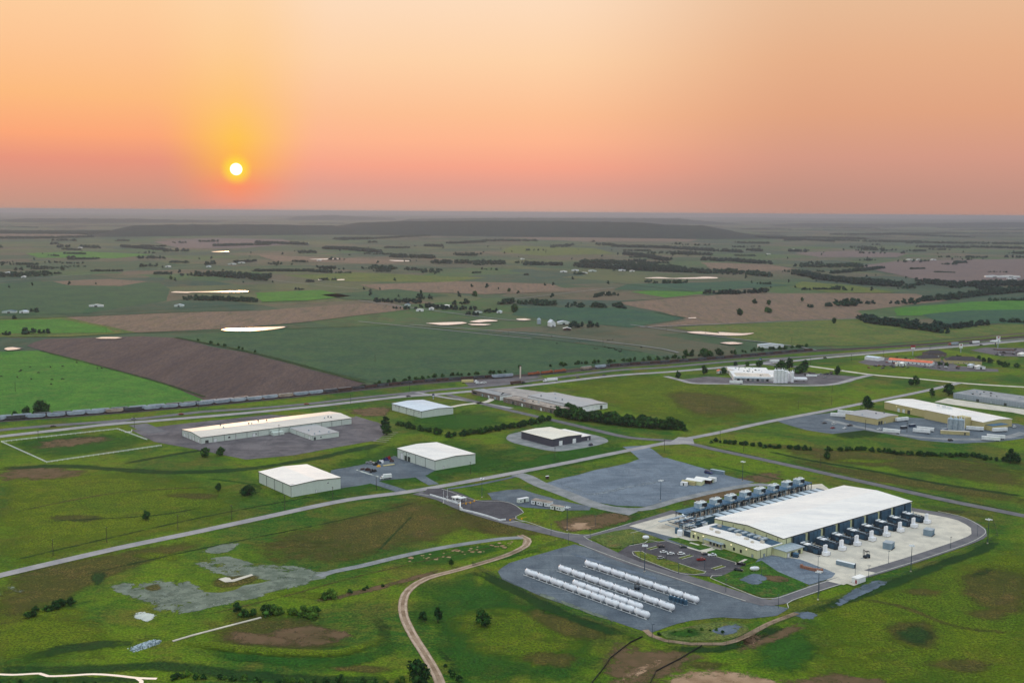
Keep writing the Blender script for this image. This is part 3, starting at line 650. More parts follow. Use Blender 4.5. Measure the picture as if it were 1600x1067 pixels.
sheet('concrete_yard', [(1460, 628), (1480, 622), (1560, 634), (1640, 645), (1640, 656), (1580, 644), (1520, 637)], 'concrete', .15, .6, .06, 6)
sheet('parking_lot', [(1340, 566), (1365, 558), (1410, 560), (1470, 562), (1500, 572), (1560, 577), (1560, 581), (1480, 580), (1420, 572), (1360, 571)], 'worn_asphalt', .15, .8, .06, 6)
sheet('parking_lot', [(1515, 547), (1540, 543), (1640, 545), (1640, 560), (1560, 556)], 'worn_asphalt', .15, .8, .06, 6)
# railway and highway
RAIL = [(-60, 662), (0, 657), (150, 646.5), (300, 634.5), (420, 623), (548, 610), (671, 597.5), (802, 588.5), (880, 581), (960, 573), (1060, 566), (1160, 558), (1262, 549), (1340, 545), (1480, 536), (1640, 523)]
strip('railway_bed', RAIL, 20, 'ballast', .3, 20)
RW = smooth_pts([G(*q) for q in RAIL], 12)
for off in (-4.4, -2.9, 2.1, 3.6, 7.0, 8.5):
    if off < 7 or True: tag(wallpath('rail', offset(RW, off), .25, .3, 'rust', .32, 40, True), kind='structure')
strip('highway', [(-60, 678), (0, 672), (80, 665), (180, 658), (240, 652), (320, 643), (382, 639.5), (477, 631.5), (560, 622), (620, 616), (700, 608), (776, 602), (870, 590), (960, 579), (1040, 574), (1152, 564), (1265, 557), (1400, 547), (1510, 538), (1640, 526)], 12, 'asphalt', .2, 20)
strip('highway', [(-60, 689), (0, 682), (100, 671), (160, 664), (240, 657.5), (382, 645.6), (501, 634), (620, 620.7), (697, 615), (829, 602), (960, 587), (1040, 581.6), (1130, 574), (1220, 566), (1300, 558), (1400, 549.5), (1510, 540.5), (1640, 529)], 12, 'road', .22, 20)
for px in ((160, 662, 190, 657), (630, 620, 655, 612), (1195, 568, 1225, 560), (215, 663, 246, 676), (1530, 539, 1560, 533)):
    strip('road', [(px[0], px[1]), ((px[0] + px[2]) / 2, (px[1] + px[3]) / 2), (px[2], px[3])], 18, 'asphalt', .19)
strip('road', [(1190, 568), (1230, 573), (1262, 572)], 14, 'asphalt', .21)
strip('road', [(650, 613), (700, 622), (730, 626), (800, 638)], 7, 'road', .21)
strip('road', [(690, 640), (720, 633), (760, 628), (770, 622)], 7, 'concrete', .23)
# streets
MAIN = [(-60, 915), (0, 899), (120, 871), (200, 853), (300, 832.5), (400, 811), (540, 781.5), (640, 768), (740, 750.5), (850, 730), (1000, 700), (1060, 688)]
strip('street', MAIN + [(1120, 676.5), (1200, 659), (1290, 642), (1345, 631), (1440, 612), (1500, 598)], 8.5, 'road', .2, 10)
strip('street', [(700, 617), (735, 626), (800, 642), (870, 658), (930, 672), (985, 684), (1060, 690), (1120, 703), (1180, 715.5), (1300, 742), (1390, 762), (1480, 782), (1540, 794), (1640, 814)], 9, 'asphalt', .23, 10)
sheet('street', [(1030, 696), (1048, 690), (1060, 683), (1082, 684), (1085, 694), (1066, 694)], 'road', .25, step=3)
strip('street', [(1450, 756), (1490, 755), (1530, 766)], 3, 'asphalt', .1) if False else None
# bottom gravel road and dirt track
strip('gravel_drive', [(498, 900), (520, 893), (560, 885), (640, 866), (700, 854), (780, 842), (818, 840)], 6, 'gravel_road', .16)
for d in (-1.6, 1.6):
    pts = offset(smooth_pts([G(*q) for q in [(693, 1085), (683, 1055), (664, 1022), (645, 992), (631, 962), (630, 938), (640, 920), (668, 903), (720, 889), (790, 868), (822, 852), (824, 842), (812, 836)]], 6), d)
    strip('dirt_track', pts, 1.2, 'rut', .2, raw=True, curve=False)
strip('dirt_track', [(693, 1085), (683, 1055), (664, 1022), (645, 992), (631, 962), (630, 938), (640, 920), (668, 903), (720, 889), (790, 868), (822, 852), (824, 842), (812, 836)], 5.0, 'dirt', .15)
strip('dirt_track', [(1008, 984), (1018, 993), (1040, 1001), (1080, 1006), (1130, 1006), (1165, 994), (1200, 975), (1245, 958)], 3.4, 'dirt', .22)
sheet('scrub_island', [(1030, 989), (1060, 981), (1120, 972), (1160, 974), (1170, 985), (1140, 998), (1080, 1001), (1040, 996)], 'olive_field', .2, 1, .1, 4, True)
soft([(1040, 990), (1080, 980), (1100, 990), (1070, 998)], 's_lush', .24); soft([(1110, 985), (1150, 975), (1160, 985), (1130, 995)], 's_bluegravel', .24, .7)
# works roads, concrete aprons, car park
strip('works_road', [(652, 770), (690, 779), (730, 796), (800, 817), (890, 839), (912, 846), (960, 868), (1010, 885), (1100, 913), (1160, 932), (1200, 943)], 11, 'asphalt', .26)
strip('works_road', [(890, 838), (925, 838), (1000, 817), (1058, 799)], 9, 'asphalt', .25)
strip('works_road', [(1160, 935), (1205, 942), (1235, 932), (1290, 914), (1310, 908), (1365, 893), (1440, 870), (1510, 846), (1530, 836), (1529, 826), (1505, 812), (1466, 803), (1430, 797), (1418, 795)], 9.5, 'asphalt', .25)
strip('works_road', [(985, 824), (1025, 836), (1075, 850), (1096, 858)], 9, 'gravel', .24)
sheet('concrete_yard', [(983, 822), (1052, 803), (1075, 806), (1262, 758), (1284, 756), (1298, 766), (1210, 800), (1115, 815), (1100, 845), (1072, 845), (1030, 834)], 'concrete', .27, step=8)
sheet('concrete_yard', [(1195, 866), (1215, 848), (1425, 796), (1460, 803), (1502, 811), (1524, 820), (1524, 832), (1505, 843), (1440, 866), (1400, 880), (1365, 893), (1330, 906), (1306, 914), (1285, 912), (1300, 899), (1298, 893), (1250, 874)], 'concrete', .22, step=8)
sheet('concrete_yard', [(1292, 908), (1345, 890), (1368, 895), (1318, 914)], 'concrete', .28, step=4)
sheet('gravel_yard', [(1186, 872), (1205, 868), (1250, 874), (1290, 889), (1305, 896), (1300, 903), (1265, 914), (1240, 905), (1210, 893), (1180, 880)], 'blue_gravel', .3, .6, .1, 4)
sheet('parking_lot', [(983, 852), (1012, 848), (1040, 845), (1093, 862), (1140, 877), (1165, 884), (1175, 890), (1150, 900), (1130, 906), (1112, 901), (1060, 897), (1000, 878), (965, 864)], 'dark_asphalt', .28, step=4)
sheet('lawn', [(1128, 900), (1160, 885), (1190, 876), (1215, 893), (1255, 910), (1262, 917), (1215, 933), (1190, 933), (1150, 918), (1112, 903)], 'lawn', .31, step=4)
soft([(1155, 905), (1180, 896), (1200, 903), (1185, 914), (1165, 912)], 's_bluegravel', .34, .75); soft([(1190, 898), (1230, 902), (1235, 910), (1200, 909)], 's_brown', .33, .7)
sheet('lawn', [(922, 839), (960, 830), (985, 826), (1030, 841), (1010, 847), (985, 850), (975, 857), (950, 856)], 'olive_field', .3, step=4)
sheet('lawn', [(1042, 842), (1060, 840), (1120, 858), (1095, 860)], 'lawn', .31, step=4); sheet('lawn', [(1104, 862), (1120, 858), (1185, 874), (1160, 882), (1145, 876)], 'lawn', .31, step=4)
sheet('traffic_island', [(990, 862), (1003, 862), (1060, 880), (1096, 892), (1104, 895), (1090, 898), (1060, 894), (1000, 874)], 'verge', .32, step=4)
for a, b in (((1013, 858.5), (1028, 854.5)), ((1063, 873), (1081, 868)), ((1114, 889.5), (1131, 884.5))):
    strip('traffic_island', [a, b], 2.6, 'verge', .33, 4); pa, pb = G(*a), G(*b)
    for d in (-1.5, 1.5): tag(wallpath('kerb', offset([pa, pb], d), .35, .15, 'kerb', .3, raw=True), kind='structure')
sheet('footpath', [(1093, 860), (1103, 858), (1112, 856), (1118, 859), (1106, 862), (1102, 866), (1096, 864)], 'concrete', .35, step=4)
for p in ([(1073, 855), (1100, 863)], [(1150, 882), (1166, 874)], [(1078, 848), (1092, 852)]): strip('footpath', p, 2, 'concrete', .34, curve=False)
for p in ([(983, 853), (1008, 848), (1012, 845), (1020, 845), (1030, 847), (1040, 845), (1072, 855), (1140, 876), (1150, 879)], [(988, 862), (1003, 861), (1010, 866)], [(988, 863), (990, 867), (1000, 872), (1060, 895), (1085, 898), (1100, 896), (1103, 893), (1090, 890), (1060, 880)],
          [(1110, 903), (1113, 899), (1128, 899)], [(1110, 903), (1150, 920), (1190, 935), (1212, 935), (1262, 918), (1300, 906)], [(1232, 950), (1230, 943), (1238, 938), (1290, 920), (1330, 908), (1365, 897), (1440, 874), (1510, 850), (1534, 838), (1540, 830), (1530, 821), (1505, 808), (1466, 799)],
          [(985, 833), (1005, 828), (1030, 818)], [(925, 846), (912, 838), (925, 835), (985, 818)], [(905, 850), (950, 867), (1000, 885), (1070, 908), (1130, 928), (1165, 939)]): kerb(p)
# ------------------------------------------------------------------ buildings
def shed(name, label, cat, Fp, Lp, Rp, h, wall, roof, rise=1.2, ridge='y', off=.5, ang=GA, w=None, d=None, group=None, bays=None, trim='dark_trim', vents=0):
    """clad hall: F = eave corner nearest the camera, L and R its neighbours; returns root, width, depth"""
    a, b, c = Vector(G(*Fp, h)), Vector(G(*Rp, h)), Vector(G(*Lp, h))
    u = Vector((math.cos(ang), math.sin(ang))); v = Vector((-u.y, u.x))
    w = w or (b - a).dot(u); d = d or (c - a).dot(v)
    root = empty(name, label, cat, (a.x, a.y, .02), ang, group)
    q = off
    if ridge == 'y':                               # gable ends face the local x edge
        prof = [(0, 0), (w, 0), (w, h), (w * q, h + rise), (0, h)]
        wl = MB(); n = 0
        wl.side(prof, 0, d)
        wl.build('wall', wall, root)
        e = .35; rf = MB()
        for x0, x1, z0, z1 in ((-e, w * q, h, h + rise), (w * q, w + e, h + rise, h)):
            rf.ring([[(x0, -e, z0 + .06), (x1, -e, z1 + .06), (x1, -e, z1 + .3), (x0, -e, z0 + .3)], [(x0, d + e, z0 + .06), (x1, d + e, z1 + .06), (x1, d + e, z1 + .3), (x0, d + e, z0 + .3)]])
    else:
        wl = MB(); wl.ring([[(x, 0, 0), (x, 0, h), (x, d * q, h + rise), (x, d, h), (x, d, 0)] for x in (0, w)]); wl.build('wall', wall, root)
        e = .35; rf = MB()
        for y0, y1, z0, z1 in ((-e, d * q, h, h + rise), (d * q, d + e, h + rise, h)):
            rf.ring([[(-e, y0, z0 + .06), (-e, y0, z0 + .3), (-e, y1, z1 + .3), (-e, y1, z1 + .06)], [(w + e, y0, z0 + .06), (w + e, y0, z0 + .3), (w + e, y1, z1 + .3), (w + e, y1, z1 + .06)]])
    ro = rf.build('roof', roof, root)
    if trim:
        t = MB()
        if ridge == 'y':
            t.ring([[(-e, -e - .06, h - .2), (-e, -e, h - .2), (-e, -e, h + .3), (-e, -e - .06, h + .3)], [(w * q, -e - .06, h + rise - .2), (w * q, -e, h + rise - .2), (w * q, -e, h + rise + .3), (w * q, -e - .06, h + rise + .3)], [(w + e, -e - .06, h - .2), (w + e, -e, h - .2), (w + e, -e, h + .3), (w + e, -e - .06, h + .3)]])
            t.box(-e - .1, -e, h - .2, -e - .01, d + e, h + .25)
        else:
            t.ring([[(-e - .06, -e, h - .2), (-e, -e, h - .2), (-e, -e, h + .3), (-e - .06, -e, h + .3)], [(-e - .06, d * q, h + rise - .2), (-e, d * q, h + rise - .2), (-e, d * q, h + rise + .3), (-e - .06, d * q, h + rise + .3)], [(-e - .06, d + e, h - .2), (-e, d + e, h - .2), (-e, d + e, h + .3), (-e - .06, d + e, h + .3)]])
            t.box(-e, -e - .1, h - .2, w + e, -e - .01, h + .25)
        t.build('eave_trim', trim, ro)
    if bays:
        for k in range(bays[1] + 1):
            y = min(d - .2, max(.1, d * k / bays[1])); MB().box(-.22, y - .1, 0, -.003, y + .1, h - .2).build('downspout', trim or 'dark_trim', root)
        for k in range(1, bays[0] + 1):
            x = w * k / bays[0]; MB().box(x - .1, -.22, 0, x + .1, -.003, h - .2).build('downspout', trim or 'dark_trim', root) if k < bays[0] else None
    random.seed(len(label))
    for k in range(vents):
        x, y = (random.uniform(.1, .9) * w, random.uniform(.08, .92) * d); t = x / w if ridge == 'y' else y / d; z = h + rise * (t / q if t < q else (1 - t) / (1 - q))
        v_ = MB(); v_.cyl(x, y, z, z + 1.1, .5, 10); v_.cyl(x, y, z + 1.1, z + 1.7, .95, 10, r2=.25); v_.build('roof_vent', 'dark_steel' if k % 3 else 'galv', ro)
    return root, w, d
def door(root, x0, z1, wdt, face, mat='white_paint', pos=0., handle=True, z0=.05):
    """roller or leaf door on the 'x' (front right) or 'y' (front left) face"""
    a = MB(); f = MB(); t = .06
    if face == 'x':
        a.box(x0, pos - .08, z0, x0 + wdt, pos - .004, z1); f.box(x0 - .12, pos - .12, z0, x0 - .002, pos - .003, z1 + .12); f.box(x0 + wdt + .002, pos - .12, z0, x0 + wdt + .12, pos - .003, z1 + .12); f.box(x0, pos - .12, z1 + .002, x0 + wdt, pos - .003, z1 + .12)
        hd = (x0 + wdt * .8, pos - .16, 1.0, x0 + wdt * .8 + .25, pos - .081, 1.12)
    else:
        a.box(pos - .08, x0, z0, pos - .004, x0 + wdt, z1); f.box(pos - .12, x0 - .12, z0, pos - .003, x0 - .002, z1 + .12); f.box(pos - .12, x0 + wdt + .002, z0, pos - .003, x0 + wdt + .12, z1 + .12); f.box(pos - .12, x0, z1 + .002, pos - .003, x0 + wdt, z1 + .12)
        hd = (pos - .16, x0 + wdt * .8, 1.0, pos - .081, x0 + wdt * .8 + .25, 1.12)
    o = a.build('door', mat, root); f.build('door_frame', 'dark_trim', o)
    if handle: MB().box(*hd).build('handle', 'galv', o)
    return o
def window(root, x0, z0, z1, wdt, face, pos=0., frame='white_paint'):
    a = MB(); f = MB()
    def bx(m, u0, w0, u1, w1, p0, p1):
        if face == 'x': m.box(u0, pos - p1, w0, u1, pos - p0, w1)
        else: m.box(pos - p1, u0, w0, pos - p0, u1, w1)
    bx(a, x0, z0, x0 + wdt, z1, .004, .05)
    for q in ((x0 - .12, z0 - .12, x0 - .002, z1 + .12), (x0 + wdt + .002, z0 - .12, x0 + wdt + .12, z1 + .12), (x0, z1 + .002, x0 + wdt, z1 + .12), (x0, z0 - .12, x0 + wdt, z0 - .002)): bx(f, *q, .003, .1)
    o = a.build('window', 'glass', root); f.build('window_frame', frame, o); return o

# two pale warehouses beside the street, a third by the highway
r1, w, d = shed('metal_warehouse', 'pale grey metal warehouse with white roof standing in grass left of the gravel yard', 'warehouse', (455, 759), (395, 738.6), (531.5, 746), 8.5, 'clad_pale', 'roof_white', bays=(1, 4))
MB().box(.4, .4, 8.8, 3.4, 3.4, 9.0).build('rooftop_pad', 'galv', r1); door(r1, 20, 2.3, 1.1, 'x'); window(r1, 30, 5.8, 6.6, 1, 'x')
r2, w, d = shed('metal_warehouse', 'pale grey metal warehouse with white roof and junk heaped at its loading door', 'warehouse', (680, 719.6), (616, 701.3), (742, 709), 8.2, 'clad_pale', 'roof_white', bays=(1, 4))
for y, k in ((d - 9, 'white_paint'), (d - 15, 'dark_trim'), (d - 20, 'dark_trim')): door(r2, y, 4.2 if k != 'white_paint' else 5.5, 3.6, 'y', k, handle=k == 'white_paint')
for k in range(2): window(r2, d - 10 - 9 * k, 6.4, 7, 1.4, 'y')
door(r2, 8, 2.3, 1.1, 'x')
r3, w, d = shed('metal_warehouse', 'pale metal warehouse with bluish roof near the highway, behind the tree row', 'warehouse', (658.6, 643), (607.7, 631.3), (710, 637), 6.8, 'clad_pale', 'roof_cool', bays=(1, 4))
for k in range(7): window(r3, 4 + k * 7.4, 4.6, 5.4, 1.6, 'y')
# dark brown hall with a lower wing
r4, w, d = shed('metal_hall', 'dark brown metal hall with cream roof and two white roller doors', 'warehouse', (863, 686.7), (810, 675), (908.5, 679.2), 6.7, 'clad_dark', 'roof_cream', .8)
for x in (8, 24.5): door(r4, x, 4.3, 4.2, 'x')
g = MB().box(w, 1.5, 0, w + 13, d - 6, 4.2).build('wing_wall', 'clad_dark', r4); MB().box(w + .003, 1.2, 4.22, w + 13.3, d - 5.7, 4.5).build('wing_roof', 'roof_white', r4); door(r4, w + 9, 2.2, 1.1, 'x', pos=1.5)
# long white factory with projecting office wing
r5, w, d = shed('factory', 'long low white factory with tan roof and parking lot around it', 'factory', (314, 683.6), (276.8, 672.2), (554.7, 655), 5.8, 'clad_pale', 'roof_tan', 1.6, 'x', bays=(14, 3), vents=9)
w5, d5 = w, d
for y in (4, 15, 22, 29, 36): door(r5, y, 3.6, 3, 'y')
for x in (4, 12, 33, 50, 74): (door(r5, x, 3.2 if x != 4 else 2.6, 3 if x != 33 else 1.2, 'x', 'white_paint' if x != 4 else 'dark_trim'))
for x in (26, 52, 68, 96): window(r5, x, 2, 3.4, 2, 'x')
a_, v_ = Vector(G(488, 680.8, 4.3)), Vector(G(460, 669.4, 4.3)); o_ = Vector(G(314, 683.6, 5.8)); u_ = Vector(UX); n_ = Vector(UY)
x0, y0 = (a_ - o_).dot(u_), (a_ - o_).dot(n_); x1 = (Vector(G(530, 675.3, 4.3)) - o_).dot(u_)
wg = MB().box(x0, y0, 0, x1, -.003, 4.3).build('office_wing', 'clad_pale', r5)
MB().box(x0 - .3, y0 - .3, 4.302, x1 + .3, -.4, 4.6).build('wing_roof', 'roof_grey', r5)
for k in range(4): MB().box(x0 - .1, y0 - .1 - k * y0 / 3, 0, x0 - .004, y0 + .1 - k * y0 / 3, 4.2).build('downspout', 'dark_trim', wg)
door(r5, x0 + 1.5, 2.6, 2, 'x', 'dark_trim', pos=y0); door(r5, y0 + 4, 3, 2.6, 'y', pos=x0); window(r5, x0 + 8, 1.4, 2.6, 1.6, 'x', pos=y0)
for q in ((x0 + 5, y0 + 5), (x0 + 14, y0 + 12), (x0 + 20, y0 + 5), (x0 + 8, y0 + 22)): MB().cyl(q[0], q[1], 4.5, 5.6, .7, 10).build('roof_vent', 'galv', r5)
MB().box(68, -7, 0, 79, -.2, 3).build('lean_to', 'clad_pale', r5)
# brown brick units beside the highway
def lowflat(name, label, cat, Fp, Lp, h, w, d, wall, roof, ang=GA, parapet=.4, items=()):
    a, c = Vector(G(*Fp, h)), Vector(G(*Lp, h)); u = Vector((math.cos(ang), math.sin(ang))); v = Vector((-u.y, u.x)); d = d or (c - a).dot(v)
    r = empty(name, label, cat, (a.x, a.y, .02), ang)
    MB().box(0, 0, 0, w, d, h).build('wall', wall, r); ro = MB().box(.3, .3, h + .002, w - .3, d - .3, h + .12).build('roof', roof, r)
    MB().box(0, 0, h + .003, .28, d, h + parapet).box(.28, 0, h + .003, w, .28, h + parapet).box(.28, d - .28, h + .003, w, d, h + parapet).box(w - .28, .28, h + .003, w, d - .28, h + parapet).build('parapet', wall, r)
    random.seed(int(w * 7))
    for k in range(int(w * d / 260)):
        x, y = random.uniform(.15, .8) * w, random.uniform(.05, .93) * d; s = random.uniform(.9, 1.6); b = MB().box(x, y, h + .1, x + s * 1.4, y + s, h + .1 + s * .7); b.box(x + .1, y + .1, h + .1 + s * .7, x + s * .9, y + s * .8, h + .2 + s * .7); b.build('rooftop_unit', 'galv' if k % 2 else 'dark_trim', ro)
    return r, w, d
r6, w, d = lowflat('brick_unit', 'flat roofed brown brick unit nearest the highway with a white end wall', 'industrial building', (781, 619), (730, 610), 5, 17, None, 'brick_wall', 'grey_roof')
MB().box(0, -.12, 0, w, -.004, 4.9).build('end_wall', 'white_paint', r6); door(r6, 5, 3, 3, 'x', 'galv', pos=-.12); window(r6, d - 10, 1.5, 3.4, 7, 'y', frame='blue_paint')
for k in range(6): window(r6, 4 + k * 6, 1.2, 2.6, 1.4, 'y')
for k in range(3): door(r6, 7 + k * 12, 3.2, 2.6, 'y', 'white_paint' if k == 1 else 'galv')
r7, w, d = lowflat('brick_unit', 'long brown brick building with patched tan roof beside the side street', 'industrial building', (870, 640), (789, 621), 5, 18, None, 'brick_wall', 'brown_roof')
for k in range(11): window(r7, 4 + k * 8, 1.2, 2.8, 1.6, 'y')
for k in range(5): door(r7, 8 + k * 16, 3.2, 2.8, 'y', 'white_paint' if k % 2 else 'dark_trim')
r8, w, d = shed('storage_hall', 'grey roofed hall with white end wall and dark doorway behind the brown brick building', 'warehouse', (907.5, 636), (830, 617), (942, 628.5), 5.5, 'white_paint', 'roof_grey', 1., off=.5, vents=4, d=88)
door(r8, w - 11, 4.2, 3.2, 'x', 'dark_trim', handle=False)
# dairy with its white silos
r9, w, d = lowflat('dairy', 'white dairy plant with pale flat roof behind tall white silos', 'factory', (1146, 588.5), (1136, 573), 5, 52, 86, 'white_paint', 'white_roof', ang=R_(-5.5))
w9 = w
MB().box(52.01, 8, 0, 78, 70, 4.2).build('annex', 'steel_wall', r9); MB().box(51.9, 7.8, 4.21, 78.3, 70.3, 4.5).build('annex_roof', 'white_roof', r9)
MB().box(4, 6, 5.13, 48, 34, 5.3).build('roof_patch', 'tan_roof', r9)
for k in range(7): door(r9, 5 + k * 6, 3, 2.8, 'x', 'galv' if k % 2 else 'dark_trim')
MB().box(2, -3.5, 3.4, 46, -.05, 3.8).build('dock_canopy', 'galv', r9)
MB().box(58, 2, 0, 66, 7.9, 5.2).build('plant_room', 'blue_steel', r9)
# beige works on the far side
r10, w, d = shed('beige_works', 'beige block factory with grey roof standing left of the white roofed one', 'factory', (1371, 655), (1318, 647), (1406, 649), 6, 'clad_beige', 'roof_grey', .9, trim=None, vents=3)
for x in (2, 6): door(r10, x, 3.4, 3, 'x', 'dark_trim', handle=False)
door(r10, 13, 2.4, 1.2, 'x')
r11, w, d = shed('beige_works', 'large beige factory with bright white roof, three silos before it', 'factory', (1536, 660), (1385, 637), (1582, 656), 7.6, 'clad_beige', 'roof_white', 1.4, off=.55, trim=None, ang=R_(27), w=42, d=128)
for k in range(3): door(r11, d - 22 - k * 7, 4, 3.4, 'y', 'white_paint' if k < 2 else 'dark_trim')
for k in range(3): door(r11, 34 + k * 14, 4.5, 4, 'y', 'dark_trim', handle=False)
MB().box(-5, 26, 0, -.01, 68, 9.2).build('tall_bay', 'clad_beige', r11); MB().box(-5.3, 25.8, 9.22, .4, 68.2, 9.5).build('bay_roof', 'roof_white', r11)
MB().box(-8, 14, 0, -.02, 25, 10.5).build('tower_bay', 'clad_beige', r11)
MB().box(4, -8, 0, 26, -.02, 5).build('dock_wing', 'clad_beige', r11); MB().box(3.7, -8.3, 5.02, 26.3, -.3, 5.3).build('dock_roof', 'blue_steel', r11)
for k in range(3): MB().box(20 + k * 1.5, d - 70 + k * 8, 9, 24, d - 66 + k * 8, 11.8).build('rooftop_unit', 'white_paint', r11)
for q in ((-.4, d - 18, 5.4), (-.4, d - 38, 5.4)): MB().box(q[0] - .3, q[1], q[2], q[0], q[1] + .6, q[2] + .4).build('wall_lamp', 'lamp_lit', r11)
r12, w, d = lowflat('block_building', 'long grey concrete block building above a pale concrete apron', 'industrial building', (1650, 637), (1486, 614), 6, 46, 117, 'clad_block', 'grey_roof')
for k in range(7): door(r12, 6 + k * 16, 3, 3, 'y', 'dark_trim' if k % 2 else 'galv')
# roadside buildings
r13, w, d = shed('motel', 'low motel block with salmon orange roof', 'motel', (1456, 567.7), (1414, 561.7), (1462, 565.5), 3.4, 'white_paint', 'orange_roof', 2.0, w=15, d=60, ang=R_(55), trim=None)
for k in range(10): (door if k % 2 else window)(*((r13, 3 + k * 5.6, 2.2, 1.2, 'y', 'navy') if k % 2 else (r13, 3 + k * 5.6, 1, 2.2, 1.8, 'y')))
def hiproof(name, label, cat, px, w, d, h, rise, rot, wall, roof):
    x, y = G(*px); r = empty(name, label, cat, (x, y, .02), rot)
    MB().box(0, 0, 0, w, d, h).build('wall', wall, r); e = .6; k = min(w, d) / 2
    b = MB(); a = [(-e, -e, h + .02), (w + e, -e, h + .02), (w + e, d + e, h + .02), (-e, d + e, h + .02)]
    p, q = ((k, d / 2, h + rise), (w - k, d / 2, h + rise)) if w > d else ((w / 2, k, h + rise), (w / 2, d - k, h + rise))
    if w > d: b.face([a[0], a[1], q, p]); b.face([a[1], a[2], q]); b.face([a[2], a[3], p, q]); b.face([a[3], a[0], p])
    else: b.face([a[0], a[1], p]); b.face([a[1], a[2], q, p]); b.face([a[2], a[3], q]); b.face([a[3], a[0], p, q])
    b.face(a[::-1]); b.build('roof', roof, r)
    for k in range(max(1, int(w / 7))): window(r, 1.5 + k * 7, 1, 2.2, 1.8, 'x')
    door(r, w * .55, 2.2, 1.1, 'x'); return r
hiproof('hotel', 'dark hipped roof hotel wing nearest the red pole sign', 'hotel', (1440, 566), 34, 16, 5, 4.5, R_(20), 'beige_wall', 'dark_shingle')
hiproof('hotel', 'dark hipped roof hotel with tan gables right of the orange roof', 'hotel', (1478, 568), 48, 20, 5, 5, R_(-12), 'beige_wall', 'dark_shingle')
hiproof('hotel', 'dark shingled hotel block behind the orange roofed motel', 'hotel', (1450, 558), 30, 16, 5, 4.5, R_(10), 'brick_wall', 'dark_shingle')
shed('workshop', 'small roadside building with pale blue metal roof left of the orange roofed motel', 'workshop', (1372, 560), (1352, 558.5), (1376, 558.5), 4, 'white_paint', 'roof_cool', 1., w=16, d=22, trim=None)
def canopy(label, px, w, d, h, rot, mat):
    x, y = G(*px); r = empty('canopy', label, 'canopy', (x, y, .05), rot)
    MB().box(0, 0, h, w, d, h + 1).build('canopy_roof', mat, r)
    for a in (1, w - 1.5):
        for b in (1, d - 1.5): MB().box(a, b, 0, a + .5, b + .5, h - .003).build('column', 'galv', r)
canopy('dark fuel station canopy in the far paved lot by the highway', (1560, 553), 26, 12, 5, R_(0), 'rust')
# ------------------------------------------------------------------ data centre hall (local frame: origin at its near eave corner)
HO = Vector(G(1224, 841.5, 8.2)); HW, HD = 145.5, 56.
def HL(x, y): return (HO.x + UX[0] * x + UY[0] * y, HO.y + UX[1] * x + UY[1] * y)
hall, w, d = shed('data_hall', 'huge white roofed cream hall with dark louvres along its wall', 'data hall', (1224, 841.5), (1112, 812), (1425, 782.5), 8.2, 'clad_cream', 'roof_white', 2.0, 'x', w=HW, d=HD)
for k in range(6): MB().box(-.2, 4 + k * 9, 5.6, -.003, 4.3 + k * 9, 8).build('downspout', 'dark_trim', hall)
for x in (3, 8, 12): MB().box(x, -.25, 0, x + .25, -.003, 7.9).build('downspout', 'dark_trim', hall)
for k in range(9):
    x = 15.5 + k * 16.1 - (3 if k == 8 else 0); wd = 9.2 if k < 8 else 6
    wd *= 1.28; b = MB().box(x - 6.5, -1.6, .6, x - 6.5 + wd, -.004, 7.9)
    lv = b.build('louvre_bank', 'dark_steel', hall)
    for j in range(3): MB().box(x - 6.4 + j * wd / 3, -1.72, .8, x - 6.4 + (j + .88) * wd / 3, -1.602, 7.7).build('louvre_panel', 'membrane', lv)
    if k < 8: MB().box(x + 5.8, -1.9, 2.6, x + 8.8, -.3, 2.9).build('door_hood', 'galv', hall); door(hall, x + 6.6, 2.2, 1.3, 'x', 'navy')
# office block joined to the hall's near gable
ow, od, oh = 24.5, 54.3, 5.5
oo = HL(-25.5, -.2); off = empty('office_block', 'cream office block with white roof and entrance porch joined to the huge hall', 'office building', (oo[0], oo[1], .03), GA)
q = .5
wl = MB(); wl.ring([[(x, 0, 0), (x, 0, oh), (x, od * q, oh + 1), (x, od, oh), (x, od, 0)] for x in (0, ow)]); wl.build('wall', 'clad_cream', off)
rf = MB()
for y0, y1, z0, z1 in ((-.3, od * q, oh, oh + 1), (od * q, od + .3, oh + 1, oh)): rf.ring([[(-.3, y0, z0 + .05), (-.3, y0, z0 + .28), (-.3, y1, z1 + .28), (-.3, y1, z1 + .05)], [(ow, y0, z0 + .05), (ow, y0, z0 + .28), (ow, y1, z1 + .28), (ow, y1, z1 + .05)]])
orf = rf.build('roof', 'roof_white', off)
rf = MB()
for y0, y1, z0, z1 in ((.5, od * q, oh + .02, oh + 1), (od * q, od - 3, oh + 1, oh + .1)): rf.ring([[(14.5, y0, z0 + .29), (14.5, y0, z0 + .34), (14.5, y1, z1 + .34), (14.5, y1, z1 + .29)], [(ow - .4, y0, z0 + .29), (ow - .4, y0, z0 + .34), (ow - .4, y1, z1 + .34), (ow - .4, y1, z1 + .29)]])
rf.build('roof_membrane', 'membrane', orf)
t = MB(); t.ring([[(-.36, -.3, oh - .1), (-.301, -.3, oh - .1), (-.301, -.3, oh + .3), (-.36, -.3, oh + .3)], [(-.36, od * q, oh + .9), (-.301, od * q, oh + .9), (-.301, od * q, oh + 1.3), (-.36, od * q, oh + 1.3)], [(-.36, od + .3, oh - .1), (-.301, od + .3, oh - .1), (-.301, od + .3, oh + .3), (-.36, od + .3, oh + .3)]]); t.build('eave_trim', 'dark_trim', orf)
for k in range(6): y = 8 + k * 5.2; MB().box(15.5, y, 7.0, 20.5, y + 2.6, 7.9).build('roof_duct', 'galv', orf)
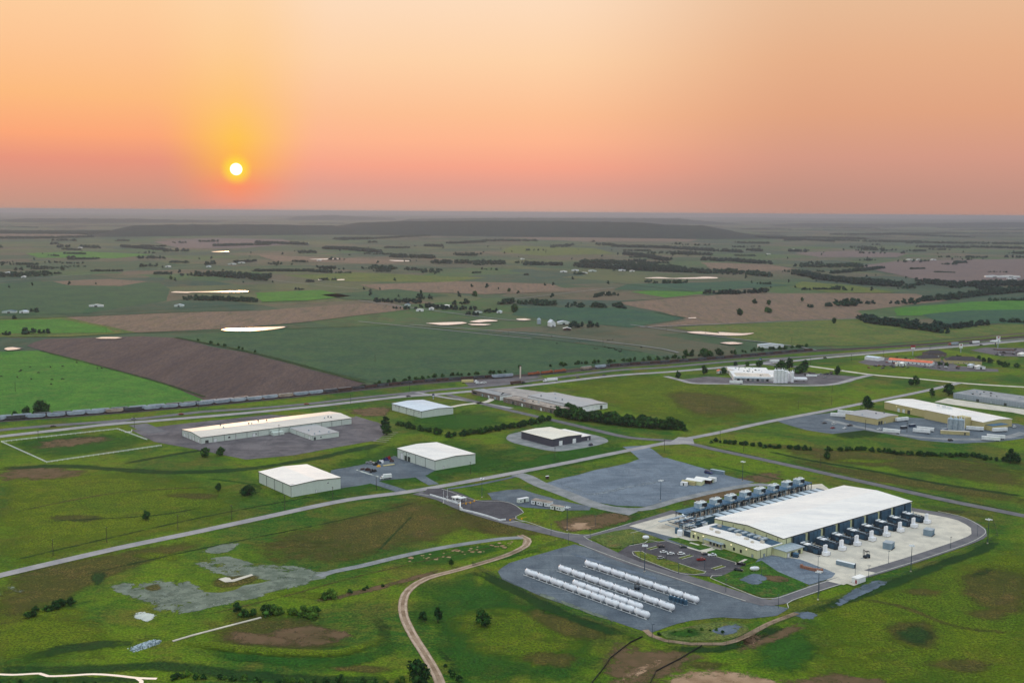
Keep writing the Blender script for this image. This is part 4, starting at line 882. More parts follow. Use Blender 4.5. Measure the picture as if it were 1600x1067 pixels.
for x, y, s in ((9, 44, 1.5), (6, 36, 2.), (17, 12, 2.2), (10, 16, 1.8), (8, 10, 1.2), (13, 6, 1.6), (18, 45, 1.6), (12, 24, 2.2)):
    r_ = MB().box(x, y, 5.9, x + s, y + s * 1.5, 6.9 + s * .3); r_.cyl(x + s / 2, y + s * .75, 6.9 + s * .3, 7.1 + s * .3, s * .4, 10); r_.build('rooftop_unit', 'concrete', orf)
for y in (3, 12, 17.5, 25, 47, 51): 
    window(off, y, 1.1, 2.9, 1.3, 'y', frame='dark_trim') if y not in (3,) else door(off, y, 2.3, 1.2, 'y', 'galv')
for y in (8, 20, 43, 50): MB().box(-.35, y, 4.0, -.005, y + .7, 4.35).build('wall_lamp', 'lamp_lit', off)
pc = MB().box(-3.4, 25.5, 3.3, -.02, 41, 3.6).build('porch_roof', 'galv', off)
for y in (25.8, 33, 40.6): MB().box(-3.2, y, 0, -2.95, y + .25, 3.297).build('porch_post', 'galv', off)
for k in range(4): door(off, 28 + k * 2.8, 2.5, 1.5, 'y', 'glass', handle=False)
MB().box(-5, 26, 0, -.05, 41, .25).build('porch_step', 'concrete', off)
for x in (3, 9, 14): MB().box(x, -.2, 0, x + .2, -.003, oh - .1).build('downspout', 'dark_trim', off)
door(off, 6, 2.3, 1.4, 'x', 'galv')
lw = MB().box(ow - 9, -9.5, 0, ow + 8, -.01, 4.2).build('link_wall', 'clad_cream', off); MB().box(ow - 9.6, -10.6, 4.22, ow + 8.6, -.02, 4.6).build('link_roof', 'galv', off)
for k in range(4): door(off, ow - 7.5 + k * 3.6, 2.9, 2.4, 'x', 'dark_trim' if k % 2 else 'white_paint', pos=-9.5, handle=False)
# ------------------------------------------------------------------ cooling deck and towers
dr = HL(-1, 81.5); DL = 143.; DWD = 9.
dk = empty('cooling_platform', 'long raised blue steel platform carrying the cooling towers beside the huge hall', 'platform', (dr[0], dr[1], .3), GA)
MB().box(0, 0, 5.4, DL, DWD, 5.7).build('deck', 'blue_steel', dk)
for k in range(19):
    x = .3 + k * (DL - 1) / 18
    b = MB()
    for y in (.3, DWD - .6): b.box(x, y, 0, x + .35, y + .35, 5.398)
    b.tube((x + .17, .5, .3), (x + .17, DWD - .5, 5.2), .1, 4); b.tube((x + .17, DWD - .5, .3), (x + .17, .5, 5.2), .1, 4)
    b.build('frame', 'dark_steel', dk)
b = MB()
for y in (.05, DWD - .12):
    for z in (6.2, 6.75): b.box(0, y, z, DL, y + .07, z + .07)
    for k in range(48): b.box(k * DL / 48, y, 5.702, k * DL / 48 + .07, y + .07, 6.8)
b.build('railing', 'dark_steel', dk)
for z, y, r, mt in ((4.6, 1.2, .3, 'tower_side'), (3.4, 3.4, .4, 'dark_steel'), (2.2, 5.2, .5, 'membrane'), (4.2, 6.5, .5, 'rust'), (.9, -.6, .25, 'galv')):
    MB().tube((1, y, z), (DL - 2, y, z), r, 8).build('pipe_run', mt, dk)
for k in range(40):
    x = 2 + k * 3.5; MB().tube((x, .1, .1), (x, .1, 5.4), .16 + .08 * (k % 3), 6).build('riser_pipe', ('dark_steel', 'galv', 'wood_pole')[k % 3], dk)
st = MB().side([(-2.5, 5.7), (-2.2, 5.7), (4.8, 9.3), (4.4, 9.3)], 2, 3.2) if False else MB().ring([[(-9, 2, 6.9), (-9, 3.6, 6.9), (-9, 3.6, 7.3), (-9, 2, 7.3)], [(.5, 2, 9.9), (.5, 3.6, 9.9), (.5, 3.6, 10.3), (.5, 2, 10.3)]])
st = MB(); st.ring([[(-1, -9, .3), (-1, -9, .7), (-2.2, -9, .7), (-2.2, -9, .3)], [(-1, 1, 5.4), (-1, 1, 5.8), (-2.2, 1, 5.8), (-2.2, 1, 5.4)]])
for k in range(12): st.box(-2.1, -8.6 + k * .8, .7 + k * .41, -1.1, -8.2 + k * .8, .8 + k * .41)
st.build('stair', 'white_paint', dk)
def cooling_tower():
    r = empty('cooling_tower', '', 'cooling tower', (0, 0, 0), GA)
    MB().box(-4.6, -2, 0, 3.4, 2.6, 3.6).build('casing', 'tower_side', r)
    lv = MB().box(-1.4, -2.12, .4, 3.25, -2.003, 3.2).build('louvre', 'black', r)
    for k in range(5): MB().box(-1.4, -2.2, .9 + k * .5, 3.25, -2.122, 1.0 + k * .5).build('blade', 'dark_steel', lv)
    MB().box(-4.7, -2.1, 3.602, 3.5, 2.7, 3.75).build('top_deck', 'white_paint', r)
    for x in (-2.7, 1.3):
        f = MB(); n = 18; R1, R2 = 1.6, 1.35
        cs = [(math.cos(2 * math.pi * i / n), math.sin(2 * math.pi * i / n)) for i in range(n)]
        f.ring([[(x + a * R1, .3 + b_ * R1, z) for a, b_ in cs] for z in (3.752, 4.5)], caps=False); f.ring([[(x + a * R2, .3 + b_ * R2, z) for a, b_ in cs] for z in (4.5, 3.752)], caps=False)
        f.ring([[(x + a * rr, .3 + b_ * rr, 4.5) for a, b_ in cs] for rr in (R1, R2)], caps=False)
        s = f.build('fan_stack', 'white_paint', r)
        MB().cyl(x, .3, 3.753, 3.8, 1.3, 16).build('fan_well', 'black', s)
    for k in range(5): MB().box(-4.4 + k * .9, -3.4, 0, -3.9 + k * .9, -2.5, 1.1 + .2 * (k % 2)).build('pump', 'white_paint', r)
    MB().tube((3.6, .5, 1.2), (6.2, .5, 1.2), .45, 8).tube((6.2, .5, 1.2), (6.2, .5, 0), .45, 8).build('elbow_pipe', 'rust', r)
    return r
for i, x in enumerate([20.5, 36.5, 52.6, 69, 85.3, 101.3, 117.4, 132]):
    p_ = HL(x, 86); inst('ct', cooling_tower, '%s grey twin fan cooling tower from the stair end of the steel platform' % ORD[i], (p_[0], p_[1], 6.0), GA, 'cooling towers on the raised platform')
for k in range(22):
    x = 6 + k * 6.1; p_ = HL(x, 73.5)
rs = random.Random(8)
for k in range(26):
    x = 3 + k * 5.4; y = rs.uniform(1, 6); b = MB().box(x, y, 0, x + rs.uniform(1, 2.4), y + 1.4, rs.uniform(1.2, 3)); b.build('pump_skid', rs.choice(('membrane', 'dark_steel', 'galv', 'tower_side')), dk)
for k in range(60):
    x = 1 + k * 2.34; MB().tube((x, .3 + rs.uniform(0, 5), rs.uniform(0, 2)), (x + rs.uniform(-.6, .6), .3 + rs.uniform(0, 3), 5.4), rs.uniform(.08, .2), 5).build('small_pipe', rs.choice(('dark_steel', 'membrane', 'galv', 'wood_pole', 'dark_trim')), dk)
# sunken tanks between platform and hall
for k in range(17):
    p_ = HL(9 + k * 8.05, 69.5); o = MB().box(0, 0, 0, 5.9, 10.2, 1.2).build('basin_cover', 'cool_roof', None)
    MB().box(6., .4, 0, 7.2, 9.8, 1.5).build('side_frame', 'dark_steel', o)
    o.location = (p_[0], p_[1], .3); o.rotation_euler = (0, 0, GA); tag(o, '%s white basin cover from the office end between hall and platform' % ORD[k], 'cover', 'basin covers between the hall and the platform')
# pipework yard at the platform's near end
py = HL(-16, 62); pw = empty('pipe_rack', 'tangle of grey pipes and steel frames on the pale concrete beside the office block', 'pipework', (py[0], py[1], .3), GA)
for k in range(9): MB().box(-6 + k * 2.6, (k * 5) % 12, 0, -5.7 + k * 2.6, (k * 5) % 12 + .3, 5.5).build('post', 'dark_steel', pw)
for k in range(8): z = 2 + (k * 1.3) % 4; MB().tube((-8 + k, -3 + k * 2.4, z), (14, -3 + k * 2.4, z), .28, 7).build('pipe', ('galv', 'dark_steel', 'white_paint', 'rust')[k % 4], pw)
for k in range(6): z = 2.6 + (k * 1.1) % 3; MB().tube((-6 + k * 3.2, -4, z), (-6 + k * 3.2, 18, z), .3, 7).build('pipe', ('galv', 'dark_steel', 'tank_white')[k % 3], pw)
b = MB()
for k in range(4): b.box(-7, -3 + k * 6, 5.6, 14, -2.6 + k * 6, 6)
b.build('rack_beam', 'blue_steel', pw)
MB().box(-10, 18, 4.4, 16, 21, 4.7).build('walkway', 'galv', pw)
def part_tank(name, label, x, y, r, h, mat, dome=True):
    p_ = HL(x, y); t = empty(name, label, 'tank', (p_[0], p_[1], .3), GA)
    MB().lathe([(0, r), (h, r), (h + r * .3, r * .8), (h + r * .45, .05)], 'z', 0, 0, 0, 18).build('shell', mat, t, False); MB().cyl(0, 0, h + r * .45, h + r * .45 + .5, .3, 8).build('vent_cap', 'galv', t)
    b = MB()
    for k in range(int(h / .5)): b.box(r, -.25, k * .5 + .3, r + .05, .25, k * .5 + .36)
    b.box(r, -.3, 0, r + .06, -.24, h).box(r, .24, 0, r + .06, .3, h); b.build('ladder', 'galv', t); return t
part_tank('chemical_tank', 'squat white tank on the pale concrete nearest the gravel drive', -27, 62, 1.8, 3.2, 'tank_white')
part_tank('chemical_tank', 'small blue tank beside the squat white tank', -25, 66.5, 1.3, 3.4, 'membrane')
part_tank('chemical_tank', 'tall slim grey tank among the pipework', -15, 72, 1.1, 6.2, 'galv')
part_tank('chemical_tank', 'tall slim tan tank among the pipework', -12, 75, 1., 6.2, 'tan_roof')
part_tank('chemical_tank', 'white tank between blue panels behind the office block', -4, 61, 2.0, 4.6, 'tank_white')
def boxthing(name, label, cat, loc, rz, dims, mat, extra=(), parts=()):
    r = empty(name, label, cat, loc, rz); w, d, h = dims
    MB().box(-w / 2, -d / 2, 0, w / 2, d / 2, h).build('body', mat, r)
    for nm, b_, mt in extra: MB().box(*b_).build(nm, mt, r)
    return r
for (x, y, w, d, h, lb, mt) in ((-7, 63, 7, .5, 6.5, 'blue panel screen behind the office block', 'membrane'), (4, 65.5, 14, .5, 6, 'long blue panel screen beside the hall gable', 'membrane'), (-20, 57, 10, 3.2, 3.2, 'pale equipment box between the pipework and the office block', 'steel_wall')):
    p_ = HL(x, y); r = boxthing('equipment_screen' if d < 1 else 'equipment_box', lb, 'equipment', (p_[0], p_[1], .3), GA, (w, d, h), mt, [('post', (-w / 2 - .25, -d, 0, -w / 2 - .005, d, h + .3), 'dark_steel'), ('post', (w / 2 + .005, -d, 0, w / 2 + .25, d, h + .3), 'dark_steel'), ('cap_rail', (-w / 2, -d / 2 - .1, h + .003, w / 2, d / 2 + .1, h + .2), 'galv'), ('door', (-1, -d / 2 - .06, .1, .2, -d / 2 - .004, 2.2), 'dark_steel')])
# ------------------------------------------------------------------ generator sets
def genset():
    r = empty('generator_set', '', 'generator', (0, 0, 0), GA)
    MB().box(-2, 0, .5, 2, 7.4, 3.6).build('housing', 'dark_steel', r); MB().box(-2, 7.6, .5, 2, 15, 3.6).build('engine_room', 'dark_steel', r); MB().box(-2.6, 1, .5, -2.01, 4, 2.6).build('side_cabinet', 'membrane', r); MB().box(-2.5, 9, .5, -2.01, 11, 2.2).build('side_cabinet', 'membrane', r); MB().tube((-1.6, .6, 4.3), (-1.6, 8.2, 4.3), .22, 7).tube((0, 7.5, 3.5), (0, 7.5, 5.6), .3, 8).build('exhaust_pipe', 'galv', r)
    MB().box(-2.3, -.2, 0, 2.3, 15.4, .45).build('skid', 'black', r)
    MB().box(-1.9, 9, 3.603, 1.9, 12.2, 3.9).build('roof_panel', 'white_roof', r)
    b = MB()
    for x in (-1.05, 1.05):
        for y in (2, 4.2, 6.2): b.cyl(x, y, 3.602, 3.9, .72, 12)
    b.build('radiator_fan', 'black', r)
    for x in (-1.2, .6): MB().box(x - .5, 13.3, 3.603, x + 1.1, 14.6, 4.2).build('inlet_hood', 'white_paint', r)
    for k in range(4): MB().box(2.003, 1 + k * 3.4, .8, 2.1, 3.6 + k * 3.4, 3.2).build('side_louvre', 'membrane', r)
    t = MB().box(-1.7, -5, .25, 1.7, -1.6, 2.4).build('fuel_tank', 'tank_white', r)
    MB().box(-1.5, -2.6, 2.403, -1, -2.1, 6.4).build('vent_pipe', 'tank_white', t)
    MB().box(-.3, -3, 2.403, 1.5, -1.8, 6.2).build('silencer', 'tank_white', t)
    MB().box(1.75, -4.6, .25, 2.5, -1.8, 2.0).build('control_cabinet', 'blue_steel', r)
    return r
for i, x in enumerate([14, 31, 47.2, 63.8, 80.2, 96.6, 113, 129.2]):
    p_ = HL(x, -18.6); inst('gen', genset, '%s dark generator with white tank and stack, counted from the office end' % ORD[i], (p_[0], p_[1], .3), GA, 'generator sets beside the huge hall', (1.15, 1, 1.05))
for (x, y, l) in ((105.6, -37, 'grey louvred enclosure on the concrete nearest the curved road'), (58.6, -37, 'grey louvred enclosure on the concrete behind the forklift')):
    p_ = HL(x, y); boxthing('grey_enclosure', l, 'enclosure', (p_[0], p_[1], .3), GA + .25, (6.5, 5.5, 3.9), 'teal_box', [('lid', (-3.35, -2.85, 3.903, 3.35, 2.85, 4.1), 'galv'), ('door', (-1, -2.83, .2, .8, -2.755, 2.4), 'blue_steel'), ('base_rail', (-3.6, -3.1, 0, 3.6, -2.76, .3), 'black')])
p_ = HL(6.5, -41.2); boxthing('flatbed_container', 'long grey blue container lying on the concrete yard near the forklift', 'container', (p_[0], p_[1], .3), R_(-42), (11.5, 2.3, 2.4), 'teal_box', [('lid', (-5.8, -1.2, 2.403, 5.8, 1.2, 2.55), 'white_paint'), ('door', (-5.83, -1, .2, -5.755, 1, 2.2), 'tower_side'), ('corner_post', (5.755, -1.2, 0, 5.9, 1.2, 2.4), 'dark_steel')])
p_ = HL(-12, -62.5); boxthing('white_shed', 'small white shed outside the kerb of the works road', 'shed', (p_[0], p_[1], .3), GA, (8, 4, 3.), 'white_paint', [('roof', (-4.2, -2.2, 3.003, 4.2, 2.2, 3.2), 'white_roof'), ('door', (-4.08, -1.5, .1, -4.005, -.4, 2.2), 'red_paint'), ('slab', (-8, -2.2, 0, -4.4, 2.2, .15), 'concrete')])
p_ = HL(-3, -12); boxthing('skip', 'dark blue green skip beside the first generator', 'skip', (p_[0], p_[1], .3), GA + .4, (3.4, 3, 2.2), 'membrane', [('lid', (-1.8, -1.6, 2.203, 1.8, 1.6, 2.3), 'blue_steel'), ('base_rail', (-1.8, -1.7, 0, 1.8, -1.52, .3), 'black')])
# crate stack
p_ = G(1268, 891); r = empty('crate_stack', 'long low stack of reddish timber crates on the blue gravel', 'crates', (p_[0], p_[1], .3), R_(-42))
for k in range(9):
    h = 1.6 if k % 8 else 2.2; MB().box(-7 + k * 1.55, -1.1, 0, -5.55 + k * 1.55, 1.1 if k > 5 else .2, h).build('crate', 'wood_crate', r)
def forklift():
    r = empty('forklift', '', 'forklift', (0, 0, 0), 0)
    MB().side([(-1.2, .35), (1.2, .35), (1.2, .9), (.5, 1.1), (-.3, 1.1), (-.5, 1.5), (-1.2, 1.4)], -.6, .6).build('body', 'dark_steel', r)
    b = MB()
    for x, y in ((-.9, -.55), (.6, -.55), (-.9, .5), (.6, .5)): b.box(x, y, 1.1, x + .08, y + .06, 2.5)
    b.box(-1, -.6, 2.5, .75, .6, 2.58); b.build('roof_guard', 'black', r)
    MB().box(1.25, -.5, .15, 1.4, -.35, 3.4).box(1.25, .35, .15, 1.4, .5, 3.4).box(1.25, -.35, 3.2, 1.4, .35, 3.4).build('mast', 'black', r)
    for y in (-.35, .22): MB().box(1.4, y, .15, 2.7, y + .13, .22).build('fork', 'galv', r)
    for x in (-.8, .8):
        for y in (-.68, .48): wheel(r, x, y, .4, .2)
    return r
def wheel(r, x, y, rad, wd, mat='rubber'):
    w = MB(); cs = [(math.cos(math.pi * i / 6), math.sin(math.pi * i / 6)) for i in range(12)]
    w.ring([[(x + a * rad, y + t, rad + b * rad) for a, b in cs] for t in (0, wd)])
    o = w.build('wheel', mat, r); return o
inst('fork', forklift, 'dark forklift parked on the pale concrete yard', (*G(1354, 872), .3), R_(200), scale=1.6)
inst('fork', forklift, 'small dark forklift standing between two rows of white tanks', (*G(996, 921), .2), R_(150), scale=1.2)
# ------------------------------------------------------------------ rows of white tanks
def tank():
    r = empty('storage_tank', '', 'tank', (0, 0, 0), 0); L = 10.4
    MB().lathe([(-L / 2 + .1, .2), (-L / 2 + .3, .8), (-L / 2 + .75, 1.35), (-L / 2 + 1.5, 1.65), (L / 2 - 1.5, 1.65), (L / 2 - .75, 1.35), (L / 2 - .3, .8), (L / 2 - .1, .2)], 'x', 0, 0, 2.2, 20).build('vessel', 'tank_white', r, True)
    for x in (-3.2, 2.7): MB().box(x, -1.15, 0, x + .5, 1.15, 1.1).build('saddle', 'white_paint', r)
    for x in (-4.1, 3.9): MB().cyl(x, 0, 3.75, 4.1, .3, 10).build('manway', 'tank_white', r)
    MB().tube((-3, -.4, 3.95), (3, -.4, 3.95), .07, 6).box(-.5, -.6, 3.75, .5, .1, 4.1).build('valve_pipe', 'galv', r)
    MB().tube((-5, -1.9, .35), (5, -1.9, .35), .14, 6).build('outlet_pipe', 'white_paint', r)
    for x in (-2.4, 0, 2.4):
        cs = [(math.cos(math.pi * i / 10), math.sin(math.pi * i / 10)) for i in range(20)]
        MB().ring([[(x + t, a * 1.67, 2.2 + b * 1.67) for a, b in cs] for t in (0, .08)]).build('band', 'tank_white', r)
    return r
TR = [('front row nearest the grass', (821, 897.5), (1015, 968), 9), ('short row behind the front one', (895, 915), (1004, 955), 5), ('second long row', (873, 891.5), (1054, 956), 8), ('back row nearest the road', (914, 884), (1092, 944), 8)]
for nm, a, b, n in TR:
    A_, B_ = Vector(G(*a)), Vector(G(*b)); rz = math.atan2(B_.y - A_.y, B_.x - A_.x); stp = (B_ - A_).length / n
    for k in range(n):
        p_ = A_ + (B_ - A_) * ((k + .5) / n)
        inst('tank', tank, '%s white tank from the left in the %s' % (ORD[k].capitalize(), nm), (p_.x, p_.y, .17), rz, 'white tanks on the gravel yard, ' + nm, (stp / 10.5, 1, 1))
def htank():
    r = empty('small_tank', '', 'tank', (0, 0, 0), 0)
    MB().lathe([(0, 1.15), (2.2, 1.15), (2.5, .9), (2.6, .2)], 'z', 0, 0, .3, 16).build('shell', 'membrane', r); MB().box(-1.3, -1.3, 0, 1.3, 1.3, .28).build('pallet', 'galv', r); MB().cyl(0, 0, 2.85, 3.1, .35, 10).build('lid', 'tank_white', r); return r
for k in range(5):
    a, b = Vector(G(1048, 938)), Vector(G(1071, 945)); p_ = a.lerp(b, k / 4)
    inst('htank', htank, '%s small dark teal tank from the left before the back row of white tanks' % ORD[k], (p_.x, p_.y, .17), 0, 'small teal tanks on the gravel yard')
# ------------------------------------------------------------------ vehicles
def car_mesh(r, paint, kind):
    if kind == 'sedan': prof = [(-2.3, .3), (2.3, .3), (2.35, .65), (2.1, .85), (1.1, .95), (-1.7, .98), (-2.3, .9), (-2.35, .6)]; cab = [(1.15, .95), (.5, 1.42), (-.95, 1.45), (-1.75, .98)]
    elif kind == 'suv': prof = [(-2.3, .35), (2.3, .35), (2.35, .8), (2.1, 1.0), (1.2, 1.1), (-2.2, 1.1), (-2.32, .6)]; cab = [(1.25, 1.1), (.6, 1.7), (-1.9, 1.75), (-2.2, 1.1)]
    else: prof = [(-2.8, .4), (2.7, .4), (2.75, .9), (2.5, 1.1), (1.5, 1.15), (-.6, 1.15), (-.6, .75), (-2.6, .75), (-2.62, 1.15), (-2.8, 1.15)]; cab = [(1.5, 1.15), (.9, 1.75), (-.4, 1.78), (-.6, 1.15)]
    MB().side(prof, -.92, .92).build('body', paint, r)
    if kind == 'pickup': MB().box(-2.6, -.92, .75, -.62, -.8, 1.2).box(-2.6, .8, .75, -.62, .92, 1.2).build('bed_side', paint, r)
    zc = cab[0][1]; g = MB(); n = len(cab)
    g.ring([[(x, -.86 + (z - zc) * .3, z) for x, z in cab], [(x, .86 - (z - zc) * .3, z) for x, z in cab]]); g.build('windows', 'glass', r)
    a, b = cab[1], cab[2]; MB().box(b[0] + .02, -.7, min(a[1], b[1]) + .0, a[0] - .02, .7, max(a[1], b[1]) + .05).build('roof_panel', paint, r)
    L = 1.45 if kind != 'pickup' else 1.75
    for x in (-L, L):
        for y in (-.96, .74): wheel(r, x, y, .34, .22)
    x = prof[2][0]
    for y in (-.85, .5): MB().box(x - .12, y, .62, x + .02, y + .35, .78).build('headlight', 'lamp_head', r)
def carmaker(paint, kind):
    def f():
        r = empty('parked_car' if kind != 'pickup' else 'pickup_truck', '', 'car' if kind != 'pickup' else 'pickup', (0, 0, 0), 0); car_mesh(r, paint, kind); return r
    return f
def car(px, py, rz, paint, kind, label, z=.3, s=.98): inst('car' + paint + kind, carmaker(paint, kind), label, (*G(px, py), z), rz, scale=s)
CD = R_(12)
for px, py, p_, k, l, rz in (
 (1033, 855.5, 'dark_car', 'suv', 'dark grey suv beside the small kerbed island nearest the pale concrete', CD),
 (1037, 864, 'white_paint', 'sedan', 'white car next to the dark grey suv in the car park', CD),
 (1048, 866.5, 'white_paint', 'sedan', 'white car in the middle of three white ones in the car park', CD),
 (1064.5, 867, 'white_paint', 'suv', 'white suv left of the middle kerbed island in the car park', CD),
 (1032.5, 873.5, 'silver_car', 'suv', 'silver suv alone by the yellow grass strip of the car park', R_(28)),
 (1067.5, 856, 'teal_car', 'sedan', 'dark teal car against the lawn kerb near the footpath', CD),
 (1102, 867, 'dark_car', 'sedan', 'dark car by the end of the footpath to the porch', CD),
 (1113, 869, 'white_paint', 'pickup', 'white pickup against the lawn kerb right of the footpath', CD),
 (1095.5, 876, 'red_paint', 'pickup', 'dark red pickup alone in the middle of the car park', CD),
 (1158, 883, 'black', 'pickup', 'black pickup at the right end of the car park by the lawn', R_(-20)),
 (1154, 892, 'dark_car', 'pickup', 'dark grey pickup below the black one at the right end of the car park', R_(-20))):
    car(px, py, rz, p_, k, l)
def cover():
    r = empty('inflatable', '', 'tank', (0, 0, 0), 0); return r
for px, py, l, s in ((1179, 892, 'white rounded bulk tank on the lawn beside the gravel', 1.3), (1009, 843, 'white oval tank lying on the grass by the works road', 1.)):
    p_ = G(px, py); r = empty('bulk_tank', l, 'tank', (p_[0], p_[1], .35), R_(5)); MB().lathe([(-2.2 * s, .3), (-1.7 * s, 1.), (0, 1.3), (1.7 * s, 1.), (2.2 * s, .3)], 'x', 0, 0, 1.35, 14).build('vessel', 'tank_white', r, True); MB().box(-1, -.8, 0, -.6, .8, .4).box(.6, -.8, 0, 1, .8, .4).build('saddle', 'concrete', r); MB().cyl(0, 0, 2.5, 2.9, .25, 8).build('manway', 'galv', r)
for (px, py, rz, p_, k, l) in (
 (83, 667, R_(33), 'dark_car', 'sedan', 'dark car on the far carriageway nearest the left edge'), (209, 656, R_(33), 'silver_car', 'suv', 'silver suv on the highway behind the white fenced field'),
 (283, 648, R_(33), 'red_paint', 'sedan', 'reddish car on the highway above the long white factory'), (479, 632, R_(33), 'orange', 'sedan', 'orange car on the highway above the factory right end'),
 (638, 620, R_(33), 'dark_car', 'sedan', 'dark car on the near carriageway below the blue pole sign'), (903, 590.5, R_(33), 'dark_car', 'sedan', 'dark car on the highway right of the white semi truck'),
 (944, 587, R_(33), 'black', 'sedan', 'black car on the highway farther right of the white semi truck'), (923, 696, R_(60), 'navy', 'suv', 'dark blue suv on the gravel beside the dark brown hall'),
 (1289, 560, R_(30), 'dark_car', 'suv', 'dark suv on the highway above the dairy lot'), (1533, 540, R_(24), 'dark_car', 'suv', 'dark suv turning off the highway near the fuel station')):
    car(px, py, rz, p_, k, l, .25, 1.15)
car(1107, 740, R_(-45), 'blue_paint', 'suv', 'blue suv parked on the gravel lot beside the grey container', .2, 1.5)
car(1088, 752, R_(-20), 'dark_car', 'pickup', 'dark pickup between the white camper and the tents', .2, 1.2)
for i, (px, py, p_, k, l) in enumerate([(1288, 662, 'dark_car', 'sedan', 'dark car at the left end of the beige works lot'), (1303, 663, 'white_paint', 'suv', 'white suv behind the red car in the beige works lot'), (1301, 669.5, 'red_paint', 'sedan', 'red car in the beige works lot'),
  (1320, 670, 'white_paint', 'sedan', 'white car right of the red car in the beige works lot'), (1328, 666, 'dark_car', 'pickup', 'dark pickup beside the road in the beige works lot'), (1374, 671.5, 'white_paint', 'sedan', 'white car at the corner of the beige building'),
  (1218, 585.5, 'dark_car', 'sedan', 'dark car in the dairy lot under the trees'), (1275, 587, 'dark_car', 'suv', 'dark suv alone at the right of the dairy lot'), (1290, 590, 'silver_car', 'sedan', 'silver car at the road end of the dairy lot'), (1266, 583.5, 'teal_car', 'sedan', 'teal car at the back of the dairy lot'),
  (1565, 666, 'silver_car', 'pickup', 'silver pickup by the gravel road before the beige works'), (1585, 668, 'white_paint', 'suv', 'white suv at the far end of the white roofed works'), (1485, 689, 'dark_car', 'suv', 'dark suv among the junk along the works fence')]):
    car(px, py, R_(20 + 9 * (i % 4)), p_, k, l, .25, 1.1)
rs = random.Random(31)
for nm, gr, n, bx in (('parked car in the crowded lot right of the dairy silos', 'cars in the crowded dairy lot', 12, (1258, 1300, 582.5, 588)), ('parked car in the busy lots around the orange roofed motel', 'cars around the orange roofed motel', 22, (1350, 1500, 571.5, 576.5)), ('parked car left of the orange roofed motel', 'cars left of the orange roofed motel', 9, (1385, 1412, 564, 570)), ('parked car in the far paved lot by the fuel canopy', 'cars by the fuel canopy', 14, (1545, 1598, 546, 557))):
    for i in range(n):
        k_, p_ = rs.choice((('sedan', 'white_paint'), ('suv', 'dark_car'), ('sedan', 'silver_car'), ('pickup', 'black'), ('sedan', 'dark_car'), ('suv', 'navy'), ('sedan', 'red_paint')))
        q = (rs.uniform(bx[0], bx[1]), rs.uniform(bx[2], bx[3])); inst('car' + p_ + k_, carmaker(p_, k_), nm, (*G(*q), .2), R_(rs.choice((20, 110, 200)) + rs.uniform(-8, 8)), gr, 1.1)
def boxtruck():
    r = empty('box_truck', '', 'truck', (0, 0, 0), 0)
    MB().box(-5, -1.25, 1., 1.6, 1.25, 3.8).build('cargo_box', 'white_paint', r); MB().side([(1.75, .5), (4.1, .5), (4.15, 1.3), (3.5, 1.5), (3.0, 2.5), (1.75, 2.6)], -1.1, 1.1).build('cab', 'white_paint', r)
    MB().side([(3.14, 2.38), (3.6, 1.55), (3.63, 1.6), (3.2, 2.42)], -.95, .95).build('windscreen', 'glass', r); MB().box(-5, -.5, .6, 1.7, .5, .99).build('chassis', 'black', r)
    for x in (-3.6, 3.1):
        for y in (-1.2, .9): wheel(r, x, y, .5, .3)
    return r
inst('boxtruck', boxtruck, 'white box truck parked on the gravel between the two warehouses', (*G(602, 748.5), .2), R_(205))
def semi(trailer, cab, length=14.5):
    def f():
        r = empty('semi_truck', '', 'truck', (0, 0, 0), 0)
        MB().box(-length / 2 - 2, -1.3, 1.1, length / 2 - 2, 1.3, 4.1).build('trailer', trailer, r)
        MB().side([(length / 2 - 1, .6), (length / 2 + 4.4, .6), (length / 2 + 4.5, 1.7), (length / 2 + 3, 2.0), (length / 2 + 2.5, 3.2), (length / 2 + .2, 3.5), (length / 2 - .2, 1.3), (length / 2 - 1, 1.1)], -1.2, 1.2).build('cab', cab, r)
        MB().side([(length / 2 + 2.62, 3.1), (length / 2 + 3.12, 2.05), (length / 2 + 3.16, 2.1), (length / 2 + 2.68, 3.14)], -1, 1).build('windscreen', 'glass', r)
        for x in (-length / 2 - .8, -length / 2 + .5, length / 2 - .8, length / 2 + .4 - .1, length / 2 + 3.6):
            for y in (-1.3, .95): wheel(r, x, y, .52, .35)
        return r
    return f
for px, py, rz, a, b, l in ((861, 596, R_(212), 'white_paint', 'white_paint', 'white semi truck on the highway above the brick buildings'), (733, 598.5, R_(10), 'pale_yellow', 'white_paint', 'truck with long pale yellow trailer in the lot beside the railway'),
     (1212, 566.5, R_(20), 'white_paint', 'dark_car', 'white semi truck on the junction behind the dairy'), (1490, 539, R_(204), 'galv', 'orange', 'truck with orange cab on the highway beyond the red pole sign'),
     (1523, 537, R_(204), 'white_paint', 'dark_car', 'white trailer truck on the highway farthest right'),
     (808, 600.5, R_(32), 'rust', 'dark_car', 'truck with dark red trailer at the far end of the lot beside the railway')):
    inst('semi' + a + b, semi(a, b), l, (*G(px, py), .22), rz)
for px, py, l in ((748, 600, 'white pickup left of the pair beside the yellow trailer truck'), (756, 599, 'white pickup right of the pair beside the yellow trailer truck')): car(px, py, R_(15), 'white_paint', 'pickup', l, .2, 1.3)
def trailer():
    r = empty('box_trailer', '', 'trailer', (0, 0, 0), 0)
    MB().box(-8, -1.3, 1.1, 8, 1.3, 4.1).build('body', 'white_paint', r); MB().box(8.003, -1.2, 1.2, 8.08, 1.2, 4).build('rear_door', 'dark_trim', r)
    for x in (5.2, 6.5):
        for y in (-1.3, .95): wheel(r, x, y, .5, .35)
    for y in (-.8, .7): MB().box(-5.5, y, 0, -5.3, y + .12, 1.1).build('landing_leg', 'galv', r)
    return r
